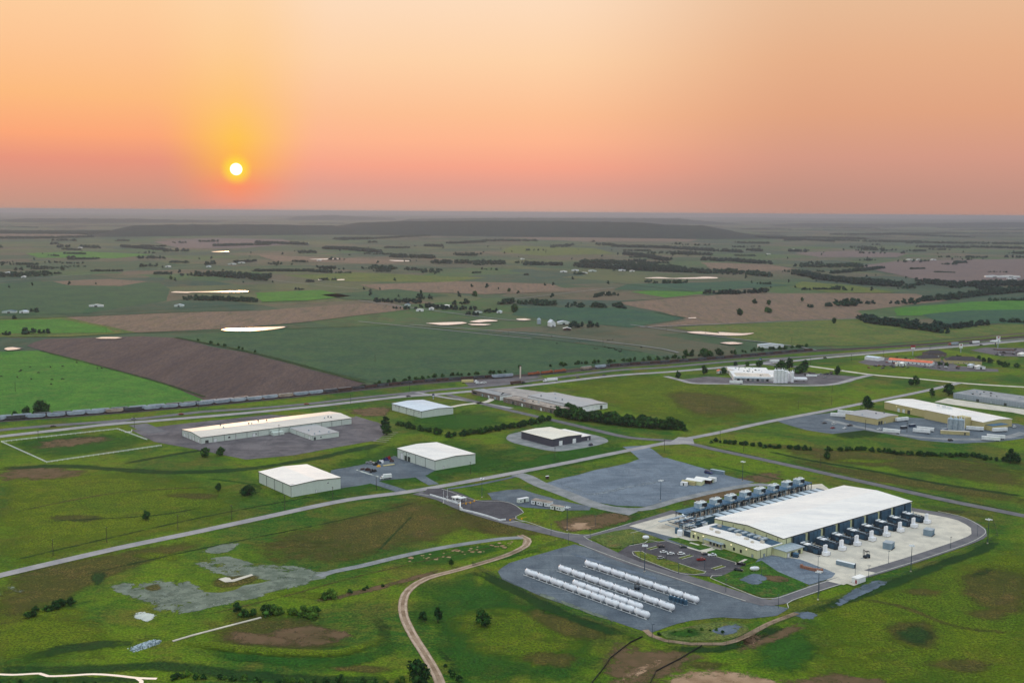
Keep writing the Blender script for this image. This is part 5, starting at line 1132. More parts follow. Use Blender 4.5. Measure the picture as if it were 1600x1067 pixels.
for px, py, rz, l in ((1150, 600, R_(-5), 'white trailer parked left of the dairy'), (1310, 652, R_(-25), 'white trailer docked at the left end of the grey roofed beige works'), (1321, 647.5, R_(-25), 'white trailer behind the docked one at the grey roofed beige works'),
     (1393, 677, R_(-28), 'white trailer with dark rear alone on the gravel road before the beige works'), (1440, 677, R_(-28), 'white trailer beside the silos, front one of the pair'), (1446, 674, R_(-28), 'cream trailer behind the front one of the pair by the silos'),
     (1548, 689, R_(-22), 'white trailer front of the pair at the right of the works'), (1556, 686, R_(-22), 'white trailer behind the front one at the right of the works'), (1409, 658.5, R_(25), 'white trailer backed against the beige dock in the inner corner'),
     (1562, 675, R_(15), 'white trailer beside the blue roofed dock wing'), (1268, 589.5, R_(-3), 'low white trailer at the right of the dairy silos'), (1523, 673, R_(-20), 'pale green trailer behind the silo base')):
    inst('trailer', trailer, l, (*G(px, py), .2), rz, scale=.85 if px > 1200 and px < 1300 else 1)
p_ = G(1448, 671.5)
for px, py, l, mt in ((1425, 667, 'navy container left of the trailer pair', 'navy'), (1475, 674, 'dark blue container before the silo base', 'blue_paint'), (1412, 670, 'dark skip left of the navy container', 'dark_car')):
    boxthing('container', l, 'container', (*G(px, py), .2), R_(25), (7, 2.6, 2.6), mt, [('door', (3.503, -1.1, .2, 3.57, 1.1, 2.4), 'galv'), ('lid', (-3.55, -1.35, 2.603, 3.55, 1.35, 2.72), 'galv')])
# gravel-lot camp
px_ = [(1069, 758.5, 5, 3, 2.6, 'white_paint', 'small white trailer at the left end of the tan containers'), (1076, 757, 11, 2.6, 2.6, 'beige_wall', 'low beige container beside the small white trailer'), (1113, 752, 6, 3.2, 3, 'white_paint', 'white camper box at the right end of the tents')]
for x, y, w_, d_, h_, mt, l in px_: boxthing('container' if mt != 'white_paint' else 'camper', l, 'container' if mt != 'white_paint' else 'camper', (*G(x, y), .2), R_(-32), (w_, d_, h_), mt, [('door', (-.5, -d_ / 2 - .06, .2, .5, -d_ / 2 - .004, 2.1), 'dark_trim'), ('lid', (-w_ / 2 - .05, -d_ / 2 - .05, h_ + .003, w_ / 2 + .05, d_ / 2 + .05, h_ + .15), 'white_roof' if mt == 'white_paint' else 'beige_wall')])
def tent(px, py, label, open_):
    r = empty('storage_tent', label, 'tent', (*G(px, py), .2), R_(-32))
    b = MB().box(-6.5, -3.4, 0, 6.5, 3.4, 3.2) if not open_ else MB().box(-6.5, 3.2, 0, 6.5, 3.4, 3.2).box(-6.5, -3.4, 0, -6.3, 3.2, 3.2)
    b.build('side_panel', 'cream_wall', r)
    if open_:
        for k in range(4): MB().box(-2.5 + k * 2.9, -3.4, 0, -2.3 + k * 2.9, -3.2, 3.2).build('post', 'rust', r)
        MB().box(-5.5, -1.5, 0, 5.5, 3, 1.9).build('stored_goods', 'rust', r)
    MB().ring([[(x, -3.7, 3.21), (x, 0, 4.1), (x, 3.7, 3.21)] for x in (-6.8, 6.8)]).build('roof', 'white_roof', r)
tent(1086, 756, 'closed cream storage tent next to the beige container', False); tent(1100, 754, 'open fronted storage tent with rusty goods inside', True)
boxthing('container', 'grey shipping container at the edge of the gravel lot behind the blue suv', 'container', (*G(1121, 740), .2), R_(-38), (12, 2.6, 2.8), 'teal_box', [('door', (6.003, -1.2, .2, 6.07, 1.2, 2.6), 'galv'), ('lid', (-6.05, -1.35, 2.803, 6.05, 1.35, 2.9), 'tower_side')])
# site offices
def siteoffice(px, py, w_, d_, rz, label, mat, roof, windows=5):
    r = empty('site_office', label, 'portable office', (*G(px, py), .2), rz)
    MB().box(-w_ / 2, -d_ / 2, .3, w_ / 2, d_ / 2, 3.1).build('wall', mat, r); MB().box(-w_ / 2 - .1, -d_ / 2 - .1, 3.103, w_ / 2 + .1, d_ / 2 + .1, 3.3).build('roof', roof, r)
    for k in range(windows): (window if k % 3 != 1 else door)(*((r, -w_ / 2 + 1.2 + k * (w_ - 2) / windows, 1.3, 2.2, 1.1, 'x', -d_ / 2) if k % 3 != 1 else (r, -w_ / 2 + 1.2 + k * (w_ - 2) / windows, 2.5, 1, 'x', 'dark_trim', -d_ / 2)))
    return r
siteoffice(847, 789, 15, 6, R_(-32), 'long white site office with brown roof, middle of the three units', 'white_paint', 'brown_roof', 6)
siteoffice(871, 797, 10, 3.2, R_(-32), 'small white site office with brown roof, right end of the three units', 'white_paint', 'brown_roof', 4)
siteoffice(817, 785, 9, 2.6, R_(35), 'plain pale container unit at the left end of the site offices', 'steel_wall', 'white_roof', 2)
# junk by the warehouse
JK = [(569, 734, 6, 2.4, 2.6, 'rust', 'rusty brown machine on the gravel right of the warehouse without junk'), (575, 735.5, 4, 2.6, 3.2, 'rust', 'tan machine beside the rusty brown one'), (583, 737, 6, 3, 2.8, 'black', 'black loader block beside the tan machine'),
      (588, 726.5, 3.5, 2.6, 3., 'black', 'dark stack left of the junk heap'), (596, 722.5, 4, 3, 3.5, 'tank_white', 'white bagged pile in the junk heap'), (604, 719, 4, 3, 3.4, 'blue_paint', 'blue tarp covered pile in the junk heap'),
      (606.5, 717.5, 3, 2.6, 3.6, 'red_paint', 'red covered pile in the junk heap'), (591, 724, 3.5, 2.5, 3, 'dark_steel', 'dark grey pile in the junk heap'), (600, 719.5, 3, 2.5, 3.5, 'navy', 'navy covered pile in the junk heap'), (612, 721.5, 3, 2.5, 3, 'rust', 'brown pile against the warehouse door'), (592, 729, 2.2, 1.8, 2, 'yellow', 'yellow machine before the junk heap')]
for i, (x, y, w_, d_, h_, mt, l) in enumerate(JK):
    random.seed(i + 40); b = MB()
    for k in range(9):
        a, c_ = random.uniform(-w_ / 2, w_ / 2), random.uniform(-d_ / 2, d_ / 2); s = random.uniform(.5, 1.1); hh = random.uniform(.4, 1.) * h_ * (1 - abs(a) / w_)
        b.ring([[(a - s, c_ - s, 0), (a + s, c_ - s * .8, 0), (a + s * .9, c_ + s, 0), (a - s * .8, c_ + s, 0)], [(a - s * .7, c_ - s * .6, hh), (a + s * .6, c_ - s * .7, hh * .9), (a + s * .7, c_ + s * .6, hh), (a - s * .6, c_ + s * .7, hh * 1.1)]], 0)
    o = b.build('junk_pile' if i > 2 else 'machine', mt); o.location = (*G(x, y), .18); o.rotation_euler = (0, 0, R_(20 * i)); tag(o, l, 'junk' if i > 2 else 'machine')
car(578.5, 724.5, R_(-10), 'silver_car', 'pickup', 'pale blue grey pickup at the left end of the junk heap', .2, 1.3)
o = MB().box(-5, -1.2, 0, 5, 1.2, .5).build('pallet_stack', 'beige_wall'); o.location = (*G(607.5, 727), .2); o.rotation_euler = (0, 0, R_(35)); tag(o, 'long pale flat pallet stack before the warehouse door', 'pallets')
# ------------------------------------------------------------------ masts and poles
def mast():
    r = empty('light_mast', '', 'light mast', (0, 0, 0), 0)
    MB().tube((0, 0, 0), (0, 0, 15.6), .26, 8, r2=.14).build('pole', 'dark_steel', r); MB().cyl(0, 0, 0, .6, .5, 10).build('base', 'concrete', r)
    MB().box(-1.6, -.1, 15.4, 1.6, .1, 15.6).box(-.1, -1.4, 15.4, .1, 1.4, 15.6).build('crossarm', 'galv', r)
    for x, y in ((-1.7, 0), (1.7, 0), (0, -1.5), (0, 1.5), (-.9, -.8), (.9, .8)): MB().side([(x - .5, 15.65), (x + .5, 15.65), (x + .38, 16.1), (x - .38, 16.1)], y - .35, y + .35).build('lamp_head', 'lamp_head', r)
    return r
for px, py, s, l in ((1007, 893, 1, 'tall light mast on the gravel yard edge near the car park'), (1278, 937, 1, 'tall light mast in the grass by the works road corner'), (1423, 893, 1, 'tall light mast by the fence beside the curved works road'), (1543, 849, 1, 'tall light mast at the far bend of the works road'),
    (1160, 752, 1, 'tall light mast between the gravel lot and the cooling platform'), (1032, 782, .95, 'tall light mast at the corner of the large gravel lot'), (886, 829, 1, 'tall light mast on bare earth before the site offices'), (753, 777, .9, 'tall light mast beside the gatehouse court')):
    inst('mast', mast, l, (*G(px, py), .1), R_(len(l) * 7), 'tall light masts round the works', s)
def lamp():
    r = empty('street_lamp', '', 'street lamp', (0, 0, 0), 0); MB().tube((0, 0, 0), (0, 0, 7.5), .14, 6, r2=.09).build('pole', 'dark_steel', r)
    MB().box(-.9, -.12, 7.45, .9, .12, 7.6).build('arm', 'dark_steel', r); MB().box(.5, -.2, 7.3, 1.2, .2, 7.44).build('lamp_head', 'black', r); return r
LP = [(1000, 878, 'before the car park entrance'), (1041, 876, 'by the middle of the yellow grass strip'), (1060, 897, 'at the road side of the grass strip'), (1101, 890, 'by the far end of the grass strip'), (922, 845, 'at the junction with the gravel yard corner'), (1134, 925, 'on the kerb opposite the lawn'), (1216, 950, 'at the gravel yard exit'),
 (989, 852, 'at the left end of the car park'), (1336, 900, 'beside the small white shed'), (1280, 928, 'behind the light mast by the works road corner'), (1388, 880, 'on the outer kerb before the far bend'), (1485, 857, 'on the outer kerb near the second grey enclosure'), (1527, 838, 'on the outer kerb at the far bend'), (1190, 900, 'on the lawn before the office block'), (1278, 888, 'at the edge of blue gravel and concrete'),
 (861, 836, 'beside the entry road below the gatehouse'), (888, 850, 'before the junction with the works road'), (930, 822, 'beside the bare earth right of the light mast'), (1019, 998, 'at the bottom tip of the gravel yard'), (737, 799, 'inside the gatehouse court'), (1357, 903, 'near the fence behind the white shed')]
for px, py, l in LP: inst('lamp', lamp, 'slim dark street lamp ' + l, (*G(px, py), .1), R_(px % 90), 'slim street lamps round the works')
def upole():
    r = empty('utility_pole', '', 'utility pole', (0, 0, 0), 0); MB().tube((0, 0, 0), (0, 0, 10.5), .22, 7, r2=.14).build('pole', 'wood_pole', r)
    MB().box(-1.2, -.08, 9.7, 1.2, .08, 9.9).build('crossarm', 'wood_pole', r)
    for x in (-1.05, 0, 1.05): MB().cyl(x, 0, 9.9, 10.2, .08, 6).build('insulator', 'galv', r)
    return r
UP = [(83, 868), (278, 828), (445, 796), (588, 766), (735, 741), (867, 717), (167, 848), (362, 812), (520, 782), (1038, 704), (1162, 706), (1282, 728), (1345, 640), (1125, 690), (1299, 633), (1247, 641), (1300, 615), (1352, 672), (1417, 676), (1112, 640), (60, 690), (210, 668), (548, 631), (310, 640), (640, 611),
      (1040, 570), (1266, 570), (1330, 565), (1380, 558), (1453, 548), (166, 521), (345, 516), (795, 527), (942, 540), (1041, 518), (1102, 523), (1237, 537), (586, 566), (436, 680), (711, 655), (1190, 572), (24, 612)]
for i, (px, py) in enumerate(UP):
    where = 'along the street through the works' if i < 9 else ('beside the crossing street' if i < 20 else ('along the highway and railway' if i < 31 else 'out in the farm fields'))
    inst('upole', upole, 'wooden utility pole with crossarm ' + where, (*G(px, py), 0), R_(-50 if i < 9 else 20), 'utility poles ' + where)
# roadside pole signs
def polesign(px, py, h, w_, hh, panel, label, kind=0, rz=0.):
    r = empty('pole_sign', label, 'sign', (*G(px, py), 0), rz)
    MB().box(-.5, -.3, 0, .5, .3, h).build('post', 'galv', r); MB().box(-w_ / 2, -.5, h, w_ / 2, .5, h + hh).build('sign_panel', panel, r)
    if kind: MB().box(-w_ / 2 + .4, -.56, h + .4, w_ / 2 - .4, -.503, h + hh * .5).build('lettering_band', 'white_paint', r)
    if kind == 2: MB().box(-w_ * .22, -.56, h + hh * .55, w_ * .22, -.503, h + hh * .9).build('emblem', 'red_paint', r)
polesign(1426, 555, 9, 7, 6, 'red_paint', 'red pole sign above the roadside motel roofs', 1); polesign(1501, 551, 7, 5, 7, 'white_paint', 'white pole sign with red mark before the paved lot', 2); polesign(1559, 544, 13, 6, 6, 'white_paint', 'tall white pole sign with red mark beside the fuel station', 2)
r = empty('pole_sign', 'white oval board on stout post under the tall white pole sign', 'sign', (*G(1555, 541), 0), 0); MB().box(-.6, -.4, 0, .6, .4, 6).build('post', 'dark_steel', r); MB().lathe([(-9, .6), (-6, 1.6), (0, 2), (6, 1.6), (9, .6)], 'x', 0, 0, 8, 12).build('sign_panel', 'white_paint', r)
polesign(677, 624, 3, 2.6, 3.4, 'blue_paint', 'small blue and white pole sign at the highway turnoff', 1); polesign(1188, 573, 8, 3, 4, 'blue_steel', 'pale blue pole sign behind the dairy', 1)
r = empty('tall_chimney', 'slim pale chimney beside the railway lot', 'chimney', (*G(813, 591), 0), 0); MB().box(-.9, -.9, 0, .9, .9, 15.5).build('shaft', 'tan_roof', r); MB().box(-1.1, -1.1, 15.502, 1.1, 1.1, 16.4).build('top_cap', 'rust', r)
# ------------------------------------------------------------------ silos
def silo(label, loc, r_, h, mat, cap='white_paint', stair=True):
    t = empty('silo', label, 'silo', loc, 0)
    MB().lathe([(0, r_), (h, r_), (h + r_ * .35, r_ * .55), (h + r_ * .45, .1)], 'z', 0, 0, 0, 20).build('shell', mat, t)
    if stair: MB().tube((r_ * .8, -r_ * .8, 0), (r_ * .8, -r_ * .8, h + 3), .3, 6).build('fill_pipe', cap, t)
    MB().cyl(0, 0, h + r_ * .42, h + r_ * .42 + 1.6, r_ * .2, 8).build('vent_cap', cap, t)
for k in range(4): silo('%s tall white silo from the left at the dairy' % ORD[k], (*G(1211 + k * 5.4, 598), .1), 2.3, 16 if k < 3 else 14.5, 'tank_white')
for k in range(2): silo('%s small white silo beside the tall ones at the dairy' % ('front' if k else 'rear'), (*G(1232 + k * 5.5, 596 + k), .1), 2.0, 11 + k * 2, 'tank_white')
r = empty('horizontal_tank', 'white horizontal tank right of the dairy silos', 'tank', (*G(1250, 596), .2), R_(-5)); MB().lathe([(-9, .4), (-8.4, 1.8), (-7.4, 2.4), (7.4, 2.4), (8.4, 1.8), (9, .4)], 'x', 0, 0, 3, 16).build('vessel', 'tank_white', r, True); MB().box(-5, -1.5, 0, -4, 1.5, 1).box(4, -1.5, 0, 5, 1.5, 1).build('saddle', 'rust', r)
for k, l in enumerate(('left', 'middle', 'right')): silo('%s one of three grey silos before the large beige factory' % l.capitalize() if l != 'middle' else 'Middle one of three grey silos before the large beige factory', (*G(1484.5 + k * 8.2, 673 + k * .8), .2), 2.9, 12, 'galv')
boxthing('block_wall', 'low beige block wall before the three grey silos', 'wall', (*G(1492, 678.5), .2), R_(-14), (26, 4, 3.2), 'beige_wall', [('door', (8, -2.07, .1, 9.4, -2.004, 2.3), 'dark_trim'), ('coping', (-13.1, -2.1, 3.203, 13.1, 2.1, 3.35), 'concrete')])
# ------------------------------------------------------------------ trains
def hopper(mat):
    def f():
        r = empty('hopper_wagon', '', 'rail wagon', (0, 0, 0), 0)
        MB().side([(-8.6, 2.2), (-6.4, 1.3), (6.4, 1.3), (8.6, 2.2), (8.6, 4.2), (8.3, 4.5), (-8.3, 4.5), (-8.6, 4.2)], -1.55, 1.55).build('body', mat, r)
        b = MB()
        for x in (-4.2, 0, 4.2): b.ring([[(x - 2, -1.2, 1.298), (x + 2, -1.2, 1.298), (x + 2, 1.2, 1.298), (x - 2, 1.2, 1.298)], [(x - .5, -.6, .55), (x + .5, -.6, .55), (x + .5, .6, .55), (x - .5, .6, .55)]])
        b.build('hopper_chute', 'hopper_dark', r); MB().box(-8, -.35, 4.502, 8, .35, 4.75).build('roof_walk', 'galv', r)
        b = MB().box(-8.5, -1.63, 4.0, 8.5, -1.552, 4.25)
        for k in range(15): x = -8 + k * 1.14; b.box(x, -1.63, 1.6 if abs(x) < 6 else 2.3, x + .1, -1.552, 4.0)
        b.build('side_frame', mat, r)
        for x in (-6.9, 6.9):
            g = MB().box(x - 1.4, -1.2, .45, x + 1.4, 1.2, 1.05).build('bogie', 'black', r)
            for xx in (x - .9, x + .9):
                cs = [(math.cos(math.pi * i / 6), math.sin(math.pi * i / 6)) for i in range(12)]; MB().ring([[(xx + a * .45, t, .47 + b_ * .45) for a, b_ in cs] for t in (-.85, .85)]).build('wheelset', 'dark_steel', g)
        return r
    return f
def gondola(mat, full):
    def f():
        r = empty('open_wagon', '', 'rail wagon', (0, 0, 0), 0); b = MB(); z0, z1 = 1.1, 3.3
        b.box(-7.8, -1.5, z0, 7.8, 1.5, z0 + .2).box(-7.8, -1.5, z0 + .2, 7.8, -1.38, z1).box(-7.8, 1.38, z0 + .2, 7.8, 1.5, z1).box(-7.8, -1.38, z0 + .2, -7.68, 1.38, z1).box(7.68, -1.38, z0 + .2, 7.8, 1.38, z1); b.build('body', mat, r)
        if full: MB().ring([[(-7.5, -1.3, 3.), (7.5, -1.3, 3.), (7.5, 1.3, 3.), (-7.5, 1.3, 3.)], [(-6.5, -.4, 3.7), (6.5, -.4, 3.7), (6.5, .4, 3.7), (-6.5, .4, 3.7)]]).build('load', 'black', r)
        for x in (-5.8, 5.8): MB().box(x - 1.3, -1.1, .2, x + 1.3, 1.1, 1.05).build('bogie', 'black', r)
        return r
    return f
def loco():
    r = empty('locomotive', '', 'locomotive', (0, 0, 0), 0)
    MB().box(-10, -1.5, 1.1, 10, 1.5, 1.5).build('frame', 'dark_trim', r); MB().box(-9, -.95, 1.502, 5.3, .95, 4.1).build('hood', 'orange', r); MB().box(-8.8, -.9, 4.102, 4, .9, 4.4).build('radiator_top', 'dark_steel', r)
    MB().box(5.32, -1.5, 1.502, 8, 1.5, 4.5).build('cab', 'orange', r); MB().box(8.003, -1.1, 3.2, 8.08, 1.1, 4).box(5.6, -1.57, 3.2, 7.6, -1.503, 4).build('window', 'glass', r); MB().box(8.1, -.9, 1.502, 9.8, .9, 2.8).build('nose', 'orange', r)
    for x in (-6.6, 6.6): MB().box(x - 2.2, -1.2, .2, x + 2.2, 1.2, 1.09).build('bogie', 'black', r)
    MB().box(-2.6, -1.3, .4, 2.6, 1.3, 1.09).build('fuel_tank', 'black', r); return r
cum = [0]
for i in range(1, len(RW)): cum.append(cum[-1] + math.dist(RW[i - 1], RW[i]))
def along(s, off):
    s = max(0, min(cum[-1] - .01, s)); i = next(k for k in range(1, len(cum)) if cum[k] > s); t = (s - cum[i - 1]) / (cum[i] - cum[i - 1]); a, b = RW[i - 1], RW[i]
    dx, dy = b[0] - a[0], b[1] - a[1]; l = math.hypot(dx, dy); return (a[0] + dx * t - dy / l * off, a[1] + dy * t + dx / l * off), math.atan2(dy, dx)
def arc(px):
    g = G(*px); return min(range(len(RW)), key=lambda i: math.dist(RW[i], g))
s0, s1 = cum[arc((-40, 660))], cum[arc((548, 610))]
TON = ['grey', 'grey', 'dark', 'grey', 'grey', 'grey', 'grey', 'tan', 'dark', 'grey', 'grey', 'grey', 'grey', 'grey', 'grey', 'grey', 'grey', 'tan', 'grey', 'grey', 'dark', 'rust', 'grey', 'grey', 'grey', 'grey']
HM = {'grey': 'hopper_grey', 'dark': 'hopper_dark', 'tan': 'hopper_tan', 'rust': 'rust'}; WD = {'grey': 'pale blue grey', 'dark': 'dark weathered', 'tan': 'tan', 'rust': 'rust brown'}
s = s0; k = 0; cnt = {}
while s < s1:
    t = TON[k % len(TON)]; p_, rz = along(s, -3.65)
    inst('hop' + t, hopper(HM[t]), '%s hopper wagon in the near train behind the highway, left half' % WD[t], (*p_, .35), rz, '%s hopper wagons of the near train' % WD[t]); s += 18.6; k += 1
s = s0 + 6; k = 0
while s < cum[arc((395, 626))]:
    t = ('dark', 'grey', 'grey', 'rust', 'dark', 'grey', 'grey')[k % 7]; p_, rz = along(s, 2.85)
    inst('hop' + t, hopper(HM[t]), '%s hopper wagon in the far train, mostly hidden by the near one' % WD[t], (*p_, .35), rz, '%s hopper wagons of the far train' % WD[t]); s += 18.6; k += 1
s = cum[arc((560, 609))]; k = 0
while s < cum[arc((790, 590))]:
    p_, rz = along(s, 2.85); inst('gon%d' % (k % 2), gondola('rust' if k % 2 else 'hopper_dark', True), ('brown' if k % 2 else 'dark grey') + ' open wagon with dark load in the train beside the big green crop field', (*p_, .35), rz, ('brown' if k % 2 else 'dark grey') + ' open wagons beside the crop field'); s += 16.6; k += 1
for i, x in enumerate((787, 803)):
    p_, rz = along(cum[arc((x, 592))], -3.65); inst('hopgrey', hopper('hopper_grey'), ('left' if i == 0 else 'right').capitalize() + ' one of two pale wagons standing left of the slim chimney', (*p_, .35), rz)
s = cum[arc((828, 587))]
for i in range(3): p_, rz = along(s, -3.65); inst('loco', loco, ('Left', 'Middle', 'Right')[i] + ' one of three orange locomotives right of the slim chimney', (*p_, .35), rz); s += 21.5
for i, (x, m_) in enumerate(((905, 'tan'), (938, 'grey'))):
    p_, rz = along(cum[arc((x, 577))], -3.65); inst('hop' + m_, hopper(HM[m_]), WD[m_] + ' wagon alone on the track right of the locomotives', (*p_, .35), rz)
s = cum[arc((950, 574))]; k = 0
while s < cum[arc((1275, 549))]:
    p_, rz = along(s, 2.85); inst('gon%d' % (k % 2), gondola('rust' if k % 2 else 'hopper_dark', True), ('brown' if k % 2 else 'dark grey') + ' open wagon in the dark train running right toward the dairy', (*p_, .35), rz, ('brown' if k % 2 else 'dark grey') + ' open wagons of the dark train'); s += 16.6; k += 1
# ------------------------------------------------------------------ gatehouse court
sheet('gate_court', [(668, 764), (692, 763), (718, 770), (745, 782), (775, 781), (795, 785), (815, 795), (818, 800), (806, 806), (809, 811), (795, 814), (784, 815), (740, 801), (720, 795), (718, 784), (690, 776), (660, 771)], 'dark_asphalt', .3, step=4)
for p in ([(672, 774), (695, 781), (717, 788)], [(719, 797), (738, 801), (760, 807), (781, 814), (790, 813)]):
    tag(wallpath('boundary_wall', p, .7, 1.1, 'white_paint', .2, 4), 'white wall along the gatehouse court, ' + ('upper left part' if p[0][0] < 700 else 'lower part'), 'wall')
tag(wallpath('boundary_wall', [(719, 789), (719, 797), (722, 798)], .9, 2.2, 'white_paint', .2, 4), 'short tall white wall at the corner of the gatehouse court', 'wall')
for p in ([(690, 764), (700, 767), (745, 782), (778, 783), (800, 787), (815, 797), (818, 801), (806, 807), (806, 811), (822, 815)], [(655, 772), (670, 774)], [(783, 815), (795, 817), (810, 814), (822, 815), (870, 831), (905, 835)]): kerb(p)
r = empty('gatehouse', 'small white gatehouse with dark windows in the gate court', 'gatehouse', (*G(713, 783), .3), GA); MB().box(-2.4, -2, 0, 2.4, 2, 2.9).build('wall', 'white_paint', r); MB().box(-3, -2.6, 2.903, 3, 2.6, 3.3).build('roof', 'white_roof', r)
window(r, -1.9, 1.2, 2.3, 3.8, 'x', -2); window(r, -1.4, 1.2, 2.3, 2.6, 'y', -2.4)
r = empty('gate_canopy', 'white flat gate canopy between the gatehouse and the kerb', 'canopy', (*G(722, 784), .3), GA); MB().box(-3, -1.6, 2.7, 3, 1.6, 3).build('canopy_roof', 'white_paint', r)
for x in (-2.7, 2.4):
    for y in (-1.4, 1.1): MB().box(x, y, 0, x + .25, y + .25, 2.697).build('column', 'white_paint', r)
def barrier():
    r = empty('gate_barrier', '', 'barrier', (0, 0, 0), 0); MB().box(-.4, -.4, 0, .4, .4, 1.2).build('cabinet', 'yellow', r); MB().box(.402, -.08, .9, 4.5, .08, 1.05).build('arm', 'yellow', r); return r
for px, py, l in ((718, 790, 'yellow gate barrier nearest the corner wall'), (728, 788, 'yellow gate barrier second from the corner wall'), (735, 787, 'yellow gate barrier third from the corner wall'), (741, 784, 'yellow gate barrier farthest from the corner wall'), (797, 814, 'yellow gate barrier left of two at the court exit'), (815, 812, 'yellow gate barrier right of two at the court exit')):
    inst('barrier', barrier, l, (*G(px, py), .3), R_(40))
def gmast():
    r = empty('flag_mast', '', 'mast', (0, 0, 0), 0); MB().tube((0, 0, 0), (0, 0, 9.5), .16, 6, r2=.1).build('pole', 'white_paint', r); MB().box(-.5, -.5, 0, .5, .5, .4).build('base', 'concrete', r); MB().box(-.8, -.15, 3.2, .8, .15, 3.5).build('crossarm', 'white_paint', r); return r
inst('gmast', gmast, 'slim white mast left of the gatehouse, outer one', (*G(693, 786), .1), 0); inst('gmast', gmast, 'slim white mast left of the gatehouse, inner one', (*G(699, 783), .1), 0)
boxthing('sign_board', 'small dark red sign box by the gravel drive entrance', 'sign', (*G(855, 748), .2), GA, (2.6, 1, 2), 'rust', [('post', (-1.2, -.2, -.2, -1, .2, 0), 'galv'), ('roof', (-1.5, -.7, 2.003, 1.5, .7, 2.3), 'tank_white')])
# white fenced field
FP = [(252, 697), (73, 723), (2, 691), (184, 671), (230, 688)]
fr = empty('pasture_fence', 'white rail fence round the square grass field left of the factory', 'fence', (0, 0, 0), 0)
pts = [G(*q) for q in FP]
for z in (.55, 1.15): wallpath('rail', pts, .22, .28, 'white_paint', z, 12, True, parent=fr)
dn = dense(pts, 4.2, False); random.seed(3)
b = MB()
for x, y in dn: b.box(x - .16, y - .16, 0, x + .16, y + .16, 1.5)
tag(b.build('fence_posts', 'white_paint', fr), kind='stuff')
tag(wallpath('boundary_wall', [(195, 676), (206, 675), (206, 672)], .4, 1, 'white_paint', 0, 4), 'short white wall stub above the corner of the fenced field', 'wall')
# chain link fences
def clf(px, label, h=2.6, step=6.):
    pts = dense([G(*q) for q in px], step, False) + [G(*px[-1])]; r = empty('chain_link_fence', label, 'fence', (*pts[0], 0), 0); x0, y0 = pts[0]
    m_ = MB(); b = MB()
    for i in range(len(pts) - 1):
        (a, c_), (d_, e_) = pts[i], pts[i + 1]; m_.face([(a - x0, c_ - y0, .05), (d_ - x0, e_ - y0, .05), (d_ - x0, e_ - y0, h), (a - x0, c_ - y0, h)])
        b.tube((a - x0, c_ - y0, h), (d_ - x0, e_ - y0, h), .035, 4)
    m_.build('wire_mesh', 'chain_link', r); b.build('top_rail', 'dark_trim', r)
    for i, (x, y) in enumerate(pts[:100]): MB().tube((x - x0, y - y0, 0), (x - x0, y - y0, h + .2), .05, 5).build('post', 'dark_trim', r)
clf([(1438, 792), (1550, 811), (1559, 839), (1536, 851), (1425, 896), (1359, 919), (1305, 939), (1262, 955)], 'chain link fence along the grass right of the works road', step=9)
clf([(738, 884), (762, 897), (830, 932), (895, 961), (1003, 996), (1022, 1003)], 'chain link fence along the grass below the white tanks')
clf([(738, 884), (775, 872), (840, 858), (880, 846)], 'chain link fence along the upper left of the gravel yard')
clf([(1022, 1003), (1090, 1011), (1135, 1008), (1175, 992), (1262, 955)], 'chain link fence below the scrubby island')
for p, l in (([(1004, 995), (985, 1004), (953, 1029), (945, 1042), (925, 1067), (918, 1080)], 'left one of two black silt fences in the bottom grass'), ([(1097, 1009), (1062, 1030), (1025, 1049), (1022, 1056), (1010, 1078)], 'right one of two black silt fences in the bottom grass')):
    tag(wallpath('silt_fence', p, .12, .75, 'black', .05, 4), l, 'silt fence')
softpath([(738, 888), (800, 920), (870, 955), (960, 988), (1010, 1002)], 10, 's_dark', .07, 'fence_strip'); softpath([(1255, 960), (1305, 944), (1380, 918), (1450, 890), (1540, 856), (1560, 838)], 9, 's_dark', .07, 'fence_strip')
softpath([(740, 882), (800, 868), (860, 855)], 8, 's_lush', .07, 'fence_strip'); softpath([(1000, 1005), (1090, 1015), (1150, 1008), (1240, 970)], 8, 's_dark', .07, 'fence_strip')
# concrete pieces left over
o = sheet('concrete_slab', [(341, 905), (352, 902), (359, 903), (362, 906), (393, 897), (396, 899), (366, 909), (352, 910)], 'concrete', .3, step=3)
o = wallpath('drainage_flume', [(270, 1002), (300, 993), (350, 980), (408, 965)], 1.4, .35, 'concrete', .1, 6); tag(o, 'long thin pale concrete flume running up to the bushes', 'flume')
# riprap heap: countless stones
random.seed(9); b = MB(); rp = [G(*q) for q in ((207, 1012), (225, 1001), (250, 997), (252, 1005), (225, 1017), (208, 1017))]; cx, cy = sum(p[0] for p in rp) / 6, sum(p[1] for p in rp) / 6
gx, gy = G(250, 998)[0] - G(207, 1013)[0], G(250, 998)[1] - G(207, 1013)[1]; gl = math.hypot(gx, gy); gx /= gl; gy /= gl
for k in range(900):
    t, u = random.gauss(0, .42), random.gauss(0, .4)
    if abs(t) > 1 or abs(u) > 1: continue
    x, y = cx + gx * t * gl / 2 * 1.1 - gy * u * 3.6, cy + gy * t * gl / 2 * 1.1 + gx * u * 3.6; s = random.uniform(.2, .55); z = .9 * (1 - t * t) * (1 - u * u)
    b.ring([[(x - s, y - s * .7, z - .4), (x + s * .8, y - s, z - .4), (x + s, y + s * .8, z - .4), (x - s * .7, y + s, z - .4)], [(x - s * .5, y - s * .4, z + s * .8), (x + s * .5, y - s * .5, z + s * .6), (x + s * .4, y + s * .5, z + s * .7), (x - s * .5, y + s * .5, z + s * .5)]])
tag(b.build('rubble_heap', 'rock'), 'heap of pale grey broken stone at the end of the flume', 'rubble', kind='stuff')
